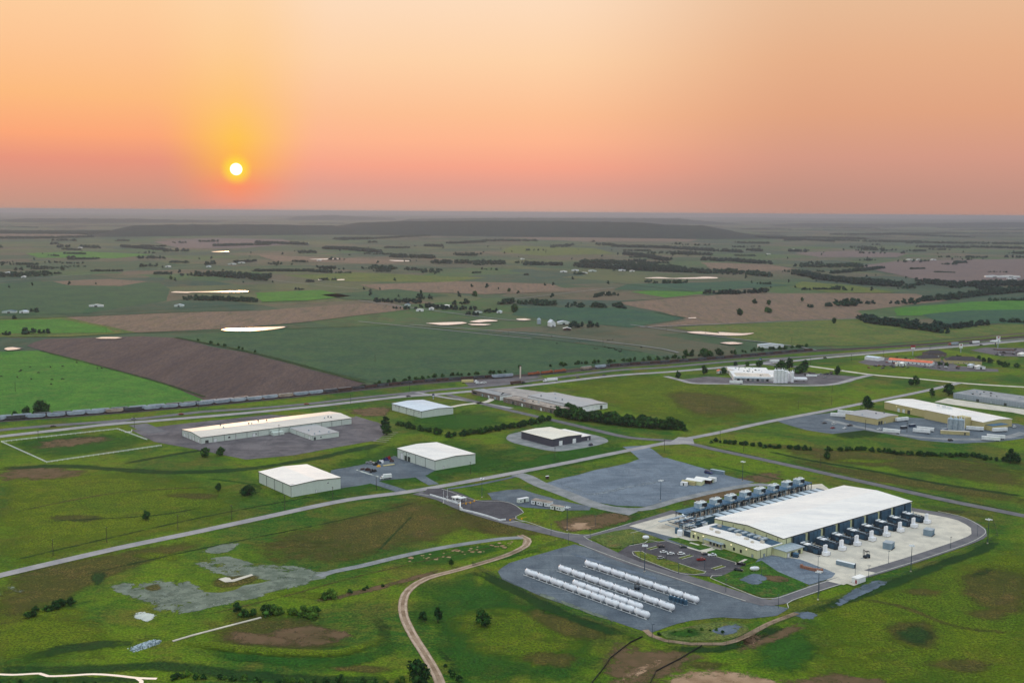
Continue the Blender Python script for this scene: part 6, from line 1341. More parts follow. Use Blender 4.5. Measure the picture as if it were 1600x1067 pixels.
# farms
def house(px, py, w_, d_, h, rise, wall, roof, label, rz, cat='farmhouse', name='farmhouse'):
    x, y = G(px, py); r = empty(name, label, cat, (x, y, 1.1 if py < 600 else .1), rz)
    MB().side([(0, 0), (w_, 0), (w_, h), (w_ / 2, h + rise), (0, h)], 0, d_).build('wall', wall, r); e = .4; rf = MB()
    for x0, x1, z0, z1 in ((-e, w_ / 2, h - .1, h + rise), (w_ / 2, w_ + e, h + rise, h - .1)): rf.ring([[(x0, -e, z0 + .06), (x1, -e, z1 + .06), (x1, -e, z1 + .3), (x0, -e, z0 + .3)], [(x0, d_ + e, z0 + .06), (x1, d_ + e, z1 + .06), (x1, d_ + e, z1 + .3), (x0, d_ + e, z0 + .3)]])
    rf.build('roof', roof, r); door(r, w_ * .4, 2.6, w_ * .2, 'x', 'dark_trim'); window(r, d_ * .3, 1, 2.2, 1.6, 'y'); window(r, d_ * .65, 1, 2.2, 1.6, 'y')
house(860, 511.5, 10, 18, 7, 5, 'white_paint', 'roof_cool', 'tall white barn with pale roof beside the round silo', R_(15), 'barn', 'barn'); house(872, 508, 22, 12, 4, 2.5, 'steel_wall', 'roof_cool', 'long low pale shed right of the tall white barn', R_(10), 'barn', 'barn')
house(880, 517, 14, 8, 3, 2, 'rust', 'white_roof', 'low shed with white roof in front of the tall white barn', R_(0), 'barn', 'barn'); silo('round grey silo left of the tall white barn', (*G(842, 507), 1), 4, 9, 'galv', 'galv', False)
HS = [(632, 479, 12, 12, 'dark blue roofed farmhouse at the left of the tree farmstead', 'blue_steel'), (686, 481, 26, 14, 'large pale roofed shed in the tree farmstead', 'roof_white'), (670, 485, 10, 8, 'small white shed before the large one in the farmstead', 'roof_white'), (650, 487.5, 16, 6, 'long low white building below the farmstead trees', 'roof_white'), (740, 490, 18, 10, 'brown roofed house at the right of the farmstead', 'dark_shingle'), (776, 490, 10, 8, 'pale house at the farmstead right end', 'roof_cool'),
      (3, 490, 26, 12, 'long blue roofed shed near the left edge tree group', 'blue_steel'), (30, 490, 14, 12, 'white shed right of the blue roofed one at the left edge', 'roof_cool'), (6, 428, 24, 12, 'pale farm shed far off at the left edge', 'roof_cool'), (33, 434.5, 12, 10, 'white shed far off near the left edge tree group', 'roof_white'), (45, 430, 14, 10, 'pale shed right of the far white shed', 'roof_cool'),
      (139, 480, 30, 6, 'row of white calf pens out in the dark pasture', 'roof_white'), (272, 480, 20, 8, 'low grey pen shed right of the calf pens', 'roof_cool'), (947, 462, 12, 10, 'small white house between trees in the tan fields', 'roof_white'),
      (875, 426, 24, 14, 'white farm shed, left one of the far cluster', 'roof_white'), (893, 424, 26, 16, 'pale blue roofed shed in the far cluster', 'roof_cool'), (903, 428, 34, 10, 'long white shed in front of the far cluster', 'roof_white'), (920, 425, 28, 16, 'bluish shed at the right of the far cluster', 'roof_cool'), (968, 424, 24, 16, 'pale blue barn right of the far cluster', 'roof_cool'), (984, 425, 18, 12, 'tan shed right of the pale blue barn', 'tan_roof'),
      (814, 406, 16, 16, 'white house among far trees', 'roof_white'), (1418, 407, 34, 14, 'white sheds on the far mauve field, left', 'roof_white'), (1432, 407, 20, 14, 'white shed on the far mauve field, middle', 'roof_cool'), (1455, 407, 24, 12, 'white shed on the far mauve field, right', 'roof_white'), (1540, 434, 60, 16, 'long pale shed by the far woods at right', 'roof_cool'), (1565, 434, 60, 20, 'long white shed by the far woods at right', 'roof_white'), (1575, 437, 30, 12, 'low grey shed before the long white one', 'galv'),
      (258, 418, 18, 12, 'white farmhouse beside the far tree row', 'roof_white'), (356, 414, 30, 12, 'bluish sheds behind the dark wood, left', 'roof_cool'), (372, 412, 26, 12, 'bluish shed behind the dark wood, right', 'roof_cool'), (322, 418, 16, 10, 'small pale house left of the dark wood', 'roof_cool'), (122, 388, 20, 12, 'tiny white house in the far left tree group', 'roof_white'), (475, 381, 30, 14, 'white house far off under the ridge', 'roof_white'), (495, 408, 18, 10, 'white shed beside the far pink pond', 'roof_white'), (1198, 398, 20, 10, 'tiny pale shed in the far right fields', 'roof_white'),
      (1238, 391, 22, 10, 'white house left of the far right tree row', 'roof_white'), (1185, 545, 40, 8, 'row of pale stock trailers beside the railway trees', 'roof_cool'), (800, 540, 1, 1, '', '')]
for x, y, w_, d_, l, rf_ in HS[:-1]: house(x, y, w_, d_, 3.5 if w_ < 40 else 5, 1.8, 'white_paint' if 'white' in l or 'pale' in l else 'steel_wall', rf_, l, R_((x * 7) % 30 - 15), 'farm building', 'farm_building')
HS2 = [(1410, 573, 8, 6, 'small white shop box left of the motel', 'roof_white'), (1400, 573, 6, 5, 'cream kiosk left of the motel', 'tan_roof'), (1526, 578, 12, 8, 'white metal shed in the scrub right of the hotels', 'roof_white'), (1516, 576, 10, 7, 'small white shed beside the other in the scrub', 'roof_cool'), (1594, 628, 22, 14, 'pale green roofed house at the right edge below the street', 'roof_cool'), (1596, 558, 16, 10, 'white building at the right edge by the fuel station', 'roof_white'), (1140, 585, 10, 8, 'small tan house left of the dairy', 'tan_roof'), (1122, 585, 6, 5, 'tiny pink roofed hut between trees left of the dairy', 'orange_roof')]
for x, y, w_, d_, l, rf_ in HS2: house(x, y, w_, d_, 3.2, 1.6, 'white_paint', rf_, l, R_((x * 7) % 40), 'building', 'outbuilding')
# cattle
def cow():
    b = MB(); ring8 = lambda x, w_, zb, zt: [(x, math.sin(2 * math.pi * i / 8) * w_, (zb + zt) / 2 + math.cos(2 * math.pi * i / 8) * (zt - zb) / 2) for i in range(8)]
    b.ring([ring8(-1.1, .2, .95, 1.3), ring8(-.9, .34, .75, 1.42), ring8(-.3, .4, .6, 1.4), ring8(.4, .38, .62, 1.42), ring8(.8, .28, .85, 1.4), ring8(1.15, .16, 1., 1.35), ring8(1.5, .13, .8, 1.15), ring8(1.75, .08, .65, .85)])
    for x, y in ((-.85, -.22), (-.85, .22), (.6, -.22), (.6, .22)): b.tube((x, y, 1.0), (x + .05, y, 0), .13, 6, r2=.06)
    b.tube((-1.1, 0, 1.3), (-1.25, 0, .5), .04, 4); b.box(1.2, -.3, 1.15, 1.3, .3, 1.22)
    o = b.build('cow', 'cattle_hide'); return tag(o, '', 'cow')
CW = [(33, 580), (31, 582), (47, 575), (79, 575), (98, 574), (60, 584), (27, 591), (49, 594), (81, 595), (97, 594), (100, 594), (80, 602), (2, 590), (120, 568), (152, 577), (159, 577)]
for i, (x, y) in enumerate(CW): inst('cow', cow, 'dark cow grazing in the bright green field at the left', (*G(x, y), .6), R_(i * 47), 'cattle in the bright green field', 1.3)
CW2 = [(950, 533), (953, 533), (957, 532), (929, 546), (933, 546), (945, 543), (951, 545), (955, 545), (960, 546), (962, 548), (964, 548), (967, 550), (970, 550), (971, 547), (1002, 544), (969, 551), (906, 535), (862, 527), (870, 538)]
for i, (x, y) in enumerate(CW2): inst('cow', cow, 'dark cow in the loose herd in the pale field beyond the railway', (*G(x, y), .4), R_(i * 61), 'loose herd beyond the railway', 1.3)
# ------------------------------------------------------------------ trees
def leafcloud(seed, h, w, n, size, trunk=.15, lobes=14, low=False, corescale=.72):
    """arrays of crown geometry: leaf clumps spread over many lobes, with gaps between them"""
    rs = np.random.RandomState(seed); V = []; Fc = []
    lb = []
    for i in range(lobes):
        t = rs.uniform(0, 1); z = h * (trunk + (1 - trunk) * (.12 + .8 * t)); rad = w / 2 * math.sqrt(max(.05, 1 - (2 * t - .85) ** 2)) * rs.uniform(.35, .8); a = rs.uniform(0, 6.28)
        lb.append((rad * math.cos(a), rad * math.sin(a), z, rs.uniform(.2, .36) * w * (1 - .35 * t)))
    lb.append((0, 0, h * .5, w * .33)); lb.append((w * .05, 0, h * .78, w * .22))
    for lx, ly, lz, lr in lb:      # lobe cores, lumpy
        k0 = len(V); m_ = 6
        for a in range(1, 4):
            for b in range(m_):
                th = math.pi * a / 4; ph = 2 * math.pi * b / m_; q = lr * corescale * rs.uniform(.75, 1.15); V.append((lx + q * math.sin(th) * math.cos(ph), ly + q * math.sin(th) * math.sin(ph), lz + q * math.cos(th) * .85))
        V.append((lx, ly, lz + lr * corescale * .85)); V.append((lx, ly, lz - lr * corescale * .8)); T, B_ = len(V) - 2, len(V) - 1
        for b in range(m_):
            c_ = (b + 1) % m_; Fc.append((T, k0 + b, k0 + c_)); Fc.append((B_, k0 + 2 * m_ + c_, k0 + 2 * m_ + b))
            for a in range(2): Fc.append((k0 + a * m_ + b, k0 + (a + 1) * m_ + b, k0 + (a + 1) * m_ + c_)); Fc.append((k0 + a * m_ + b, k0 + (a + 1) * m_ + c_, k0 + a * m_ + c_))
    for i in range(n):
        lx, ly, lz, lr = lb[rs.randint(len(lb))]; d = rs.normal(size=3); d /= np.linalg.norm(d); q = lr * rs.uniform(.6, 1.12)
        p = np.array((lx, ly, lz)) + d * q * np.array((1, 1, .85)); a = rs.normal(size=3); a /= np.linalg.norm(a); b = np.cross(a, rs.normal(size=3)); b /= np.linalg.norm(b) + 1e-6; s = size * rs.uniform(.5, 1.2)
        k0 = len(V); V += [tuple(p - a * s), tuple(p + a * s * .4 - b * s * .7), tuple(p + a * s + b * s * .2), tuple(p - a * s * .1 + b * s * .8)]; Fc.append((k0, k0 + 1, k0 + 2)); Fc.append((k0, k0 + 2, k0 + 3))
    return np.array(V), np.array(Fc)
def trimesh(name, V, Fc, mat):
    me = bpy.data.meshes.new(name); me.vertices.add(len(V)); me.vertices.foreach_set('co', np.asarray(V, dtype=np.float32).ravel()); n = len(Fc)
    me.loops.add(n * 3); me.loops.foreach_set('vertex_index', np.asarray(Fc, dtype=np.int32).ravel()); me.polygons.add(n); me.polygons.foreach_set('loop_start', np.arange(0, n * 3, 3, dtype=np.int32)); me.update(calc_edges=True); me.validate(); me.materials.append(MATS[mat]); return me
CROWN = {}
for kind, (h, w, n, s, tk, mt) in {'round': (9, 9, 900, .55, .16, 'leaf'), 'tall': (10, 7, 850, .5, .12, 'leaf'), 'wide': (8, 10.5, 900, .6, .14, 'leaf'), 'bush': (4.5, 6, 420, .45, .02, 'leaf'), 'lightbush': (4, 5.5, 420, .42, .02, 'leaf_light'), 'oval': (9, 7.5, 800, .55, .08, 'leaf')}.items():
    CROWN[kind] = []
    for v in range(3):
        V, Fc = leafcloud(hash(kind) % 1 + len(kind) * 31 + v, h, w, n, s, tk, 15 if h > 5 else 9); me = trimesh('crown', V, Fc, mt)
        b = MB(); b.tube((0, 0, 0), (.2, .1, h * .35), .32 if h > 5 else .15, 7, r2=.2 if h > 5 else .1)
        rs = random.Random(v)
        for k in range(4 if h > 5 else 3): a = rs.uniform(0, 6.28); b.tube((.2 * .8, .08, h * .3), (math.cos(a) * w * .28, math.sin(a) * w * .28, h * rs.uniform(.5, .75)), .15 if h > 5 else .07, 5, r2=.05)
        CROWN[kind].append((me, b, h))
TP = {}
NT = 0
def tree(px, py, hpx, kind, label, group=None, xy=None, hm=None, wide=1.):
    """hpx = height in photo pixels at that spot"""
    global NT
    x, y = xy or G(px, py); s_m = (py - (325.5 + px * .0072)) / CAMH if not hm else 1
    hm = hm or hpx / s_m; v = NT % 3; NT += 1; key = (kind, v)
    nm = 'shrub' if 'bush' in kind else 'tree'
    if key not in TP:
        me, b, h = CROWN[kind][v]; r = empty(nm, '', nm, (0, 0, 0)); c = bpy.data.objects.new('crown', me); C.objects.link(c); c.parent = r; b.build('trunk', 'trunk', r); TP[key] = r
    else: r = ctree(TP[key])
    h = CROWN[kind][v][2]; s = hm / h; r.location = (x, y, -.05); r.scale = (s * wide, s * wide, s); r.rotation_euler = (0, 0, (NT * 2.39) % 6.28); r['label'] = label
    if group: r['group'] = group
    elif 'group' in r: del r['group']
TL = [(755, 977, 27, 'oval', 'dark tree standing alone in the grass right of the dirt track', 1), (684, 972, 25, 'tall', 'dark tree right of a smaller one beside the dirt track', .9), (661, 970, 15, 'round', 'small lighter green tree beside the dirt track bend', 1), (652, 1070, 44, 'oval', 'large dark tree overhanging the bottom of the dirt track', 1),
 (705, 884, 12, 'tall', 'small bush tree above the dirt track beside a log', 1), (371, 957, 16, 'round', 'round tree left of the bushes by the flume', 1), (395, 962, 12, 'round', 'smaller round tree between the flume and bushes', 1), (228, 812, 15, 'round', 'lone dark tree in the pasture left of the street', 1), (341, 767, 14, 'tall', 'lone tree left of the pale warehouse', 1), (387, 774, 17, 'wide', 'dark tree against the left wall of the pale warehouse', 1),
 (602, 674, 24, 'tall', 'dark tree at the right end of the factory parking, rear', 1), (604, 680, 17, 'round', 'dark tree at the right end of the factory parking, front', 1), (321, 714, 15, 'round', 'left tree of a pair on the factory parking edge', 1), (345, 712, 14, 'round', 'right tree of a pair on the factory parking edge', 1), (62, 650, 24, 'round', 'big dark tree behind the train at the left', 1), (73, 650, 20, 'tall', 'slimmer dark tree right of the big one behind the train', 1), (42, 650, 15, 'round', 'smaller tree left of the big one behind the train', 1), (24, 650, 8, 'bush', 'low bush behind the train at the far left', 1),
 (1356, 640, 23, 'tall', 'dark tree at the left end of the white roofed works', 1), (1456, 621, 15, 'tall', 'slim tree before the street left of the block building', 1), (1482, 618, 18, 'round', 'tree at the corner of the block building', 1), (1431, 602, 16, 'tall', 'tall tree of a pair beyond the concrete road', 1), (1423, 602, 10, 'round', 'smaller tree of a pair beyond the concrete road', 1), (1308, 586, 16, 'tall', 'lone tree between the dairy and the concrete road', 1),
 (1100, 585, 15, 'tall', 'dark tree left of the dairy', 1), (1059, 591, 11, 'round', 'tree on the grass tip left of the dairy road', 1), (1131, 585, 11, 'round', 'tree at the left wall of the dairy', 1), (1220, 579, 16, 'wide', 'left tree of the dark pair behind the dairy silos', 1), (1233, 579, 20, 'tall', 'right tree of the dark pair behind the dairy silos', 1), (1256, 581, 20, 'tall', 'tall dark tree right of the dairy silos', 1), (1249, 584, 13, 'wide', 'wide tree below the tall dark one by the silos', 1), (1187, 573, 10, 'wide', 'tree behind the dairy roof under the blue sign', 1), (1149, 572, 7, 'round', 'first small tree behind the dairy roof', 1), (1168, 572, 7, 'round', 'second small tree behind the dairy roof', 1),
 (1579, 724, 24, 'tall', 'tall dark tree on the ditch near the right edge', 1), (1588, 722, 15, 'bush', 'bush right of the tall ditch tree near the right edge', 1), (1293, 717, 12, 'round', 'dark bush tree at the end of the lower ditch', 1), (1304, 476, 6, 'tall', 'lone tree in the tan field beyond the railway, upper', 1), (1303, 506, 9, 'round', 'lone bare looking tree below the tan field', 1), (1156, 493, 11, 'round', 'tree in the tan field, left one of four', 1), (1179, 475, 8, 'round', 'tree in the tan field, upper left of four', 1), (1201, 477, 8, 'round', 'tree in the tan field, upper right of four', 1), (1200, 489, 9, 'wide', 'tree in the tan field, lower right of four', 1), (1253, 472, 8, 'tall', 'small tree in the tan field right of four', 1),
 (742, 464, 9, 'round', 'lone tree above the farmstead', 1), (795, 456, 6, 'round', 'lone tree far right above the farmstead', 1), (267, 437, 6, 'round', 'lone dark tree in the pasture above the long pond', 1), (98, 423, 7, 'round', 'lone tree in the far left pasture', 1), (803, 488, 13, 'round', 'large tree at the right end of the farmstead', 1), (1055, 560, 7, 'round', 'small tree among the railway trees before the pond', 1), (812, 577, 7, 'round', 'tree beside the slim chimney', 1)]
for px, py, h, k, l, wd in TL: tree(px, py, h, k, l, None, wide=wd)
def belt(px, n, hpx, label, group, kinds=('round', 'tall', 'wide'), spread=4., seed=1, wide=1.1):
    rs = random.Random(seed); pts = dense([G(*q) for q in px], 1., False)
    for i in range(n):
        q = pts[min(len(pts) - 1, int((i + rs.uniform(0, .8)) / n * len(pts)))]; x, y = q[0] + rs.gauss(0, spread), q[1] + rs.gauss(0, spread * .6)
        py = sum(p[1] for p in px) / len(px); pxm = sum(p[0] for p in px) / len(px); s_m = (py - (325.5 + pxm * .0072)) / CAMH
        tree(0, 0, 0, rs.choice(kinds), label, group, (x, y), hpx * rs.uniform(.6, 1.1) / s_m, wide)
belt([(868, 650), (905, 656), (960, 662), (1010, 667), (1058, 671)], 60, 17, 'tree in the dense dark row between the brick building and the open meadow', 'dense tree row below the brick building', seed=2, spread=4)
belt([(1045, 668), (1072, 674)], 4, 7, 'low bush at the right end of the dense tree row', 'bushes ending the dense tree row', ('bush',), seed=3)
belt([(622, 664), (690, 680)], 20, 9, 'bushy tree in the hedgerow right of the factory parking', 'hedgerow right of the factory parking', ('bush', 'round'), seed=4, spread=2)
belt([(700, 683), (760, 676), (810, 667), (860, 656)], 52, 9, 'bushy tree in the hedgerow behind the dark brown hall', 'hedgerow behind the dark brown hall', ('bush', 'round'), seed=5, spread=2)
belt([(880, 643), (900, 643)], 4, 12, 'tree before the white end of the storage hall', 'trees before the storage hall', seed=6)
belt([(1115, 691), (1160, 695), (1200, 699), (1270, 704)], 38, 7, 'dark bush on the ditch above the cooling platform', 'ditch bushes above the platform', ('bush', 'round'), seed=7, spread=2.5)
belt([(1290, 704), (1350, 704), (1420, 711), (1520, 714), (1575, 722)], 64, 7, 'dark bush along the ditch below the beige works', 'ditch bushes below the beige works', ('bush', 'bush', 'round'), seed=8, spread=2.5)
belt([(1500, 560), (1540, 566), (1560, 572), (1600, 575)], 16, 7, 'scrub tree right of the roadside hotels', 'scrub trees right of the hotels', ('round', 'bush'), seed=9, spread=12)
belt([(1405, 562), (1420, 564), (1436, 568), (1472, 572), (1500, 573)], 9, 6, 'small tree around the motel and hotels', 'trees round the motel', ('round',), seed=10, spread=5)
belt([(395, 962), (420, 958), (450, 960), (485, 962), (500, 968)], 13, 15, 'yellow green bush in the thicket by the flume', 'thicket by the flume', ('lightbush', 'bush', 'lightbush'), seed=11, spread=2.5)
belt([(510, 935), (530, 933)], 3, 13, 'light green bush above the thicket by the flume', 'bushes above the flume thicket', ('lightbush',), seed=12, spread=1.5)
belt([(550, 925), (590, 915)], 4, 7, 'low dark bush on the bank above the thicket', 'bushes on the bare bank', ('bush',), seed=13, spread=1.5)
belt([(50, 962), (75, 955), (100, 948), (125, 942)], 11, 13, 'dark bush in the clump at the lower left', 'bush clump at the lower left', ('bush', 'round'), seed=14, spread=2.5)
belt([(250, 1062), (320, 1058), (420, 1066), (520, 1067), (640, 1066)], 34, 9, 'low dark bush along the ditch at the bottom', 'bushes along the bottom ditch', ('bush', 'lightbush'), seed=15, spread=2.5)
belt([(700, 1040), (712, 1067)], 5, 9, 'low bush right of the dirt track at the bottom', 'bushes right of the dirt track', ('bush',), seed=16, spread=1.5)
belt([(-10, 1066), (100, 1068), (190, 1067)], 10, 6, 'low bush on the bank below the creek', 'bushes below the creek', ('lightbush', 'bush'), seed=17, spread=1.5)
belt([(1035, 990), (1080, 990), (1140, 985)], 9, 5, 'low weed bush on the scrubby island by the fence', 'weeds on the scrubby island', ('bush', 'lightbush'), seed=18, spread=4)
belt([(560, 606), (610, 599), (680, 590), (800, 582)], 34, 6, 'dark tree between the railway and the dark green crop', 'railway trees below the crop field', ('round', 'bush'), seed=19, spread=5)
belt([(860, 573), (960, 566), (1060, 560), (1180, 549), (1260, 542)], 60, 6, 'dark tree along the railway right of the locomotives', 'railway trees right of the locomotives', ('round', 'bush'), seed=20, spread=5)
belt([(1085, 556), (1125, 556)], 8, 11, 'taller dark tree by the railway below the small pond', 'taller railway trees below the pond', seed=21, spread=8)
belt([(300, 530), (345, 541), (400, 552)], 8, 5, 'small tree on the field edge between plowed and green land', 'trees on the plowed field edge', seed=22, spread=3)
# distant trees: each one a small single mesh, and belts that read as one mass
FAR = []
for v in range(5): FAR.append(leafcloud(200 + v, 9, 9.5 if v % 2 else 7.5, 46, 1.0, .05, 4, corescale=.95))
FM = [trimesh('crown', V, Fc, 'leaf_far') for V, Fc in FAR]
FV, FFc, fb = [], [], 0
def fartree(px, py, hm, label, group, i):
    global fb
    V, Fc = FAR[i % 5]; x, y = G(px, py); FV.append(V * (hm / 9) + np.array((x, y, 0))); FFc.append(Fc + fb); fb += len(V)
rs = random.Random(77); i = 0
ZN = [((0, 700, 385, 412), 26, 'in the far pastures left of the ridge'), ((0, 560, 412, 452), 18, 'in the far left pasture'), ((560, 950, 425, 466), 20, 'in the tan pastures above the farmstead'), ((950, 1590, 385, 408), 26, 'in the far right fields'), ((620, 950, 380, 412), 22, 'in the far middle pastures'), ((1140, 1420, 430, 456), 16, 'near the far long pond')]
for (x0, x1, y0, y1), n, wd in ZN:
    for k in range(n): fartree(rs.uniform(x0, x1), rs.uniform(y0, y1), rs.uniform(7, 13), 'small dark tree scattered ' + wd, 'scattered trees ' + wd, i); i += 1
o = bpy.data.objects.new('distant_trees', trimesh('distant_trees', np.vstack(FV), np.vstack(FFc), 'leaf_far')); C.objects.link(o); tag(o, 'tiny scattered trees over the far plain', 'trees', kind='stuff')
def farbelt(px, hpx, width, dens=1., name='woodland', label=None):
    """a wood that reads as one dark mass: one object of many crowns"""
    rs = np.random.RandomState(int(px[0][0] * 7 + px[0][1] * 13) % 9999); pts = [G(*q) for q in px]; py = sum(q[1] for q in px) / len(px); s_m = (py - (325.5 + px[0][0] * .0072)) / CAMH; hm = min(16, max(6, hpx / s_m * .8))
    L = sum(math.dist(pts[k], pts[k + 1]) for k in range(len(pts) - 1)); n = int(min(420, max(5, L * max(width, 10) / (hm * hm * .35) * dens * .5))); dn = dense(pts, 3., False) + [pts[-1]]
    VV = []; FF = []; base = 0
    for k in range(n):
        q = dn[rs.randint(len(dn))]; w_ = width * (.35 + .65 * abs(math.sin(q[0] * .011 + q[1] * .004))); x, y = q[0] + rs.uniform(-.5, .5) * w_ * .4, q[1] + rs.uniform(-.5, .5) * w_; V, Fc = FAR[rs.randint(5)]; s = hm / 9 * rs.uniform(.6, 1.15); a = rs.uniform(0, 6.28); c_, s_ = math.cos(a), math.sin(a)
        R3 = np.array(((c_, s_, 0), (-s_, c_, 0), (0, 0, 1.))); VV.append((V @ R3) * s * np.array((1.25, 1.25, 1)) + np.array((x, y, -.5))); FF.append(Fc + base); base += len(V)
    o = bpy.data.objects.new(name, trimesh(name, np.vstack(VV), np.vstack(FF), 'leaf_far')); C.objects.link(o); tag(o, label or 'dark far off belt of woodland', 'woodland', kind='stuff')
FB = [([(-10, 433), (40, 432), (76, 431)], 10, 60), ([(305, 431), (350, 432), (400, 436), (412, 438)], 10, 90), ([(400, 424), (440, 424), (480, 424), (515, 426)], 5, 60), ([(400, 436), (418, 437)], 8, 40), ([(-10, 525), (20, 524)], 9, 12), ([(24, 523), (55, 522), (86, 521)], 12, 14), ([(-10, 500), (25, 499)], 9, 10), ([(40, 489), (60, 488)], 9, 14),
 ([(292, 468), (330, 469), (400, 472)], 9, 40), ([(585, 472), (655, 474)], 9, 26), ([(652, 468), (675, 468)], 11, 24), ([(660, 480), (700, 484), (740, 484)], 9, 26), ([(615, 483), (650, 484)], 7, 10), ([(700, 476), (735, 475)], 10, 18), ([(780, 476), (800, 474), (868, 478)], 11, 40), ([(886, 480), (930, 481), (968, 481)], 11, 30), ([(728, 492), (750, 494)], 8, 14), ([(752, 489), (776, 488)], 8, 14), ([(893, 512), (935, 511)], 12, 24), ([(872, 504), (885, 506)], 7, 10), ([(928, 462), (968, 462)], 8, 20), ([(968, 481), (980, 483)], 6, 10),
 ([(1350, 500), (1362, 505), (1400, 510), (1440, 516), (1478, 520)], 14, 60), ([(1370, 506), (1420, 510), (1470, 514)], 14, 70), ([(1478, 514), (1546, 508)], 11, 30), ([(1560, 503), (1600, 505)], 10, 20), ([(1260, 481), (1275, 481)], 9, 12), ([(1290, 479), (1305, 479)], 9, 12), ([(1308, 479), (1345, 478), (1352, 479)], 14, 22), ([(1350, 475), (1374, 475)], 8, 14), ([(1393, 475), (1404, 475)], 8, 12), ([(1408, 475), (1435, 475)], 11, 22), ([(1440, 471), (1480, 468), (1530, 462), (1600, 455)], 11, 46), ([(1545, 470), (1600, 470)], 6, 16),
 ([(1250, 430), (1290, 437), (1340, 444), (1403, 448)], 13, 110), ([(1280, 437), (1340, 442), (1400, 446)], 13, 120), ([(1404, 451), (1430, 451)], 13, 30), ([(1432, 446), (1442, 446)], 15, 16), ([(1442, 443), (1500, 448), (1560, 446), (1610, 446)], 11, 90), ([(1480, 449), (1500, 451)], 10, 30), ([(1530, 452), (1610, 458)], 8, 46), ([(1245, 417), (1300, 418), (1344, 417)], 10, 70), ([(1300, 428), (1378, 420)], 6, 40), ([(1300, 453), (1340, 455)], 9, 20), ([(1255, 453), (1300, 453)], 5, 16),
 ([(820, 414), (880, 415)], 7, 60), ([(900, 417), (960, 420), (1030, 424), (1110, 427)], 11, 110), ([(910, 411), (960, 412), (1010, 418), (1060, 422)], 10, 120), ([(975, 398), (1010, 402), (1040, 408)], 9, 90), ([(1035, 407), (1050, 407)], 6, 30), ([(1110, 426), (1160, 428), (1205, 433)], 9, 60), ([(1095, 407), (1150, 409), (1200, 413)], 7, 60), ([(930, 383), (960, 384)], 8, 60), ([(960, 386), (1040, 388), (1120, 393)], 8, 130), ([(1050, 398), (1110, 399)], 9, 80), ([(1130, 393), (1160, 395)], 6, 60), ([(1170, 392), (1190, 393)], 6, 60), ([(800, 377), (840, 377)], 4, 60), ([(1008, 442), (1018, 442)], 7, 20), ([(1022, 443), (1056, 443), (1076, 442)], 7, 22), ([(1100, 459), (1150, 460), (1196, 457)], 9, 30), ([(930, 465), (940, 462)], 8, 14), ([(1185, 444), (1208, 445)], 5, 16),
 ([(507, 389), (545, 390), (592, 395)], 8, 110), ([(525, 374), (580, 374), (670, 369)], 6, 150), ([(612, 402), (650, 403), (676, 404)], 9, 80), ([(672, 412), (730, 412), (785, 413)], 9, 70), ([(580, 421), (620, 421)], 10, 60), ([(632, 422), (655, 423)], 6, 30), ([(660, 426), (686, 426)], 8, 36), ([(665, 385), (690, 386)], 6, 60), ([(700, 381), (757, 379)], 5, 70), ([(755, 377), (800, 377)], 5, 100), ([(712, 399), (745, 400)], 5, 60), ([(603, 388), (640, 388)], 4, 50), ([(458, 409), (480, 410)], 4, 30), ([(480, 441), (492, 441)], 5, 16), ([(500, 438), (526, 438)], 5, 12), ([(462, 453), (476, 453)], 4, 14),
 ([(-10, 373), (60, 373), (140, 371)], 8, 200), ([(-10, 362), (60, 364), (145, 367)], 5, 200), ([(92, 387), (110, 387)], 6, 50), ([(124, 387), (154, 388)], 7, 50), ([(190, 386), (252, 391)], 5, 60), ([(182, 377), (202, 377)], 4, 60), ([(107, 406), (150, 405)], 4, 40), ([(220, 417), (246, 417)], 7, 30), ([(265, 411), (295, 411)], 5, 30), ([(335, 385), (420, 383)], 5, 80), ([(400, 380), (480, 383)], 5, 80), ([(145, 424), (190, 424)], 4, 30), ([(320, 414), (334, 413)], 7, 24), ([(365, 411), (400, 409)], 5, 40), ([(20, 414), (60, 414)], 5, 30), ([(-10, 387), (5, 387)], 5, 40),
 ([(1200, 373), (1280, 372), (1350, 374)], 5, 200), ([(1350, 378), (1420, 379), (1500, 381), (1610, 382)], 7, 240), ([(1300, 367), (1400, 367), (1520, 372)], 5, 300), ([(1350, 391), (1382, 391)], 6, 60), ([(1436, 387), (1512, 388)], 7, 90), ([(1520, 387), (1600, 389)], 6, 70), ([(1580, 397), (1610, 397)], 5, 40), ([(1232, 393), (1262, 393)], 6, 40), ([(1180, 371), (1300, 378)], 5, 90), ([(1290, 376), (1340, 377)], 4, 60), ([(1150, 380), (1200, 381)], 4, 60)]
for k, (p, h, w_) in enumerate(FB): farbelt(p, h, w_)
rs = random.Random(15)
for k in range(110):
    y = rs.uniform(374, 432); x = rs.uniform(-20, 1600); l = rs.uniform(6, 45)
    farbelt([(x, y), (x + l, y + rs.uniform(-1, 1))], rs.uniform(3, 6), rs.choice((8, 20, 40)), .8)
rs = random.Random(5)
for k in range(70):   # bands of wood toward the horizon
    y = rs.uniform(343, 366); x = rs.uniform(-40, 1600); l = rs.uniform(40, 200) * (y - 325) / 30
    if 500 < x < 1150 and y > 345: continue
    farbelt([(x, y), (x + l / 2, y + rs.uniform(-.8, .8)), (x + l, y + rs.uniform(-1, 1))], 4, 160, .5)
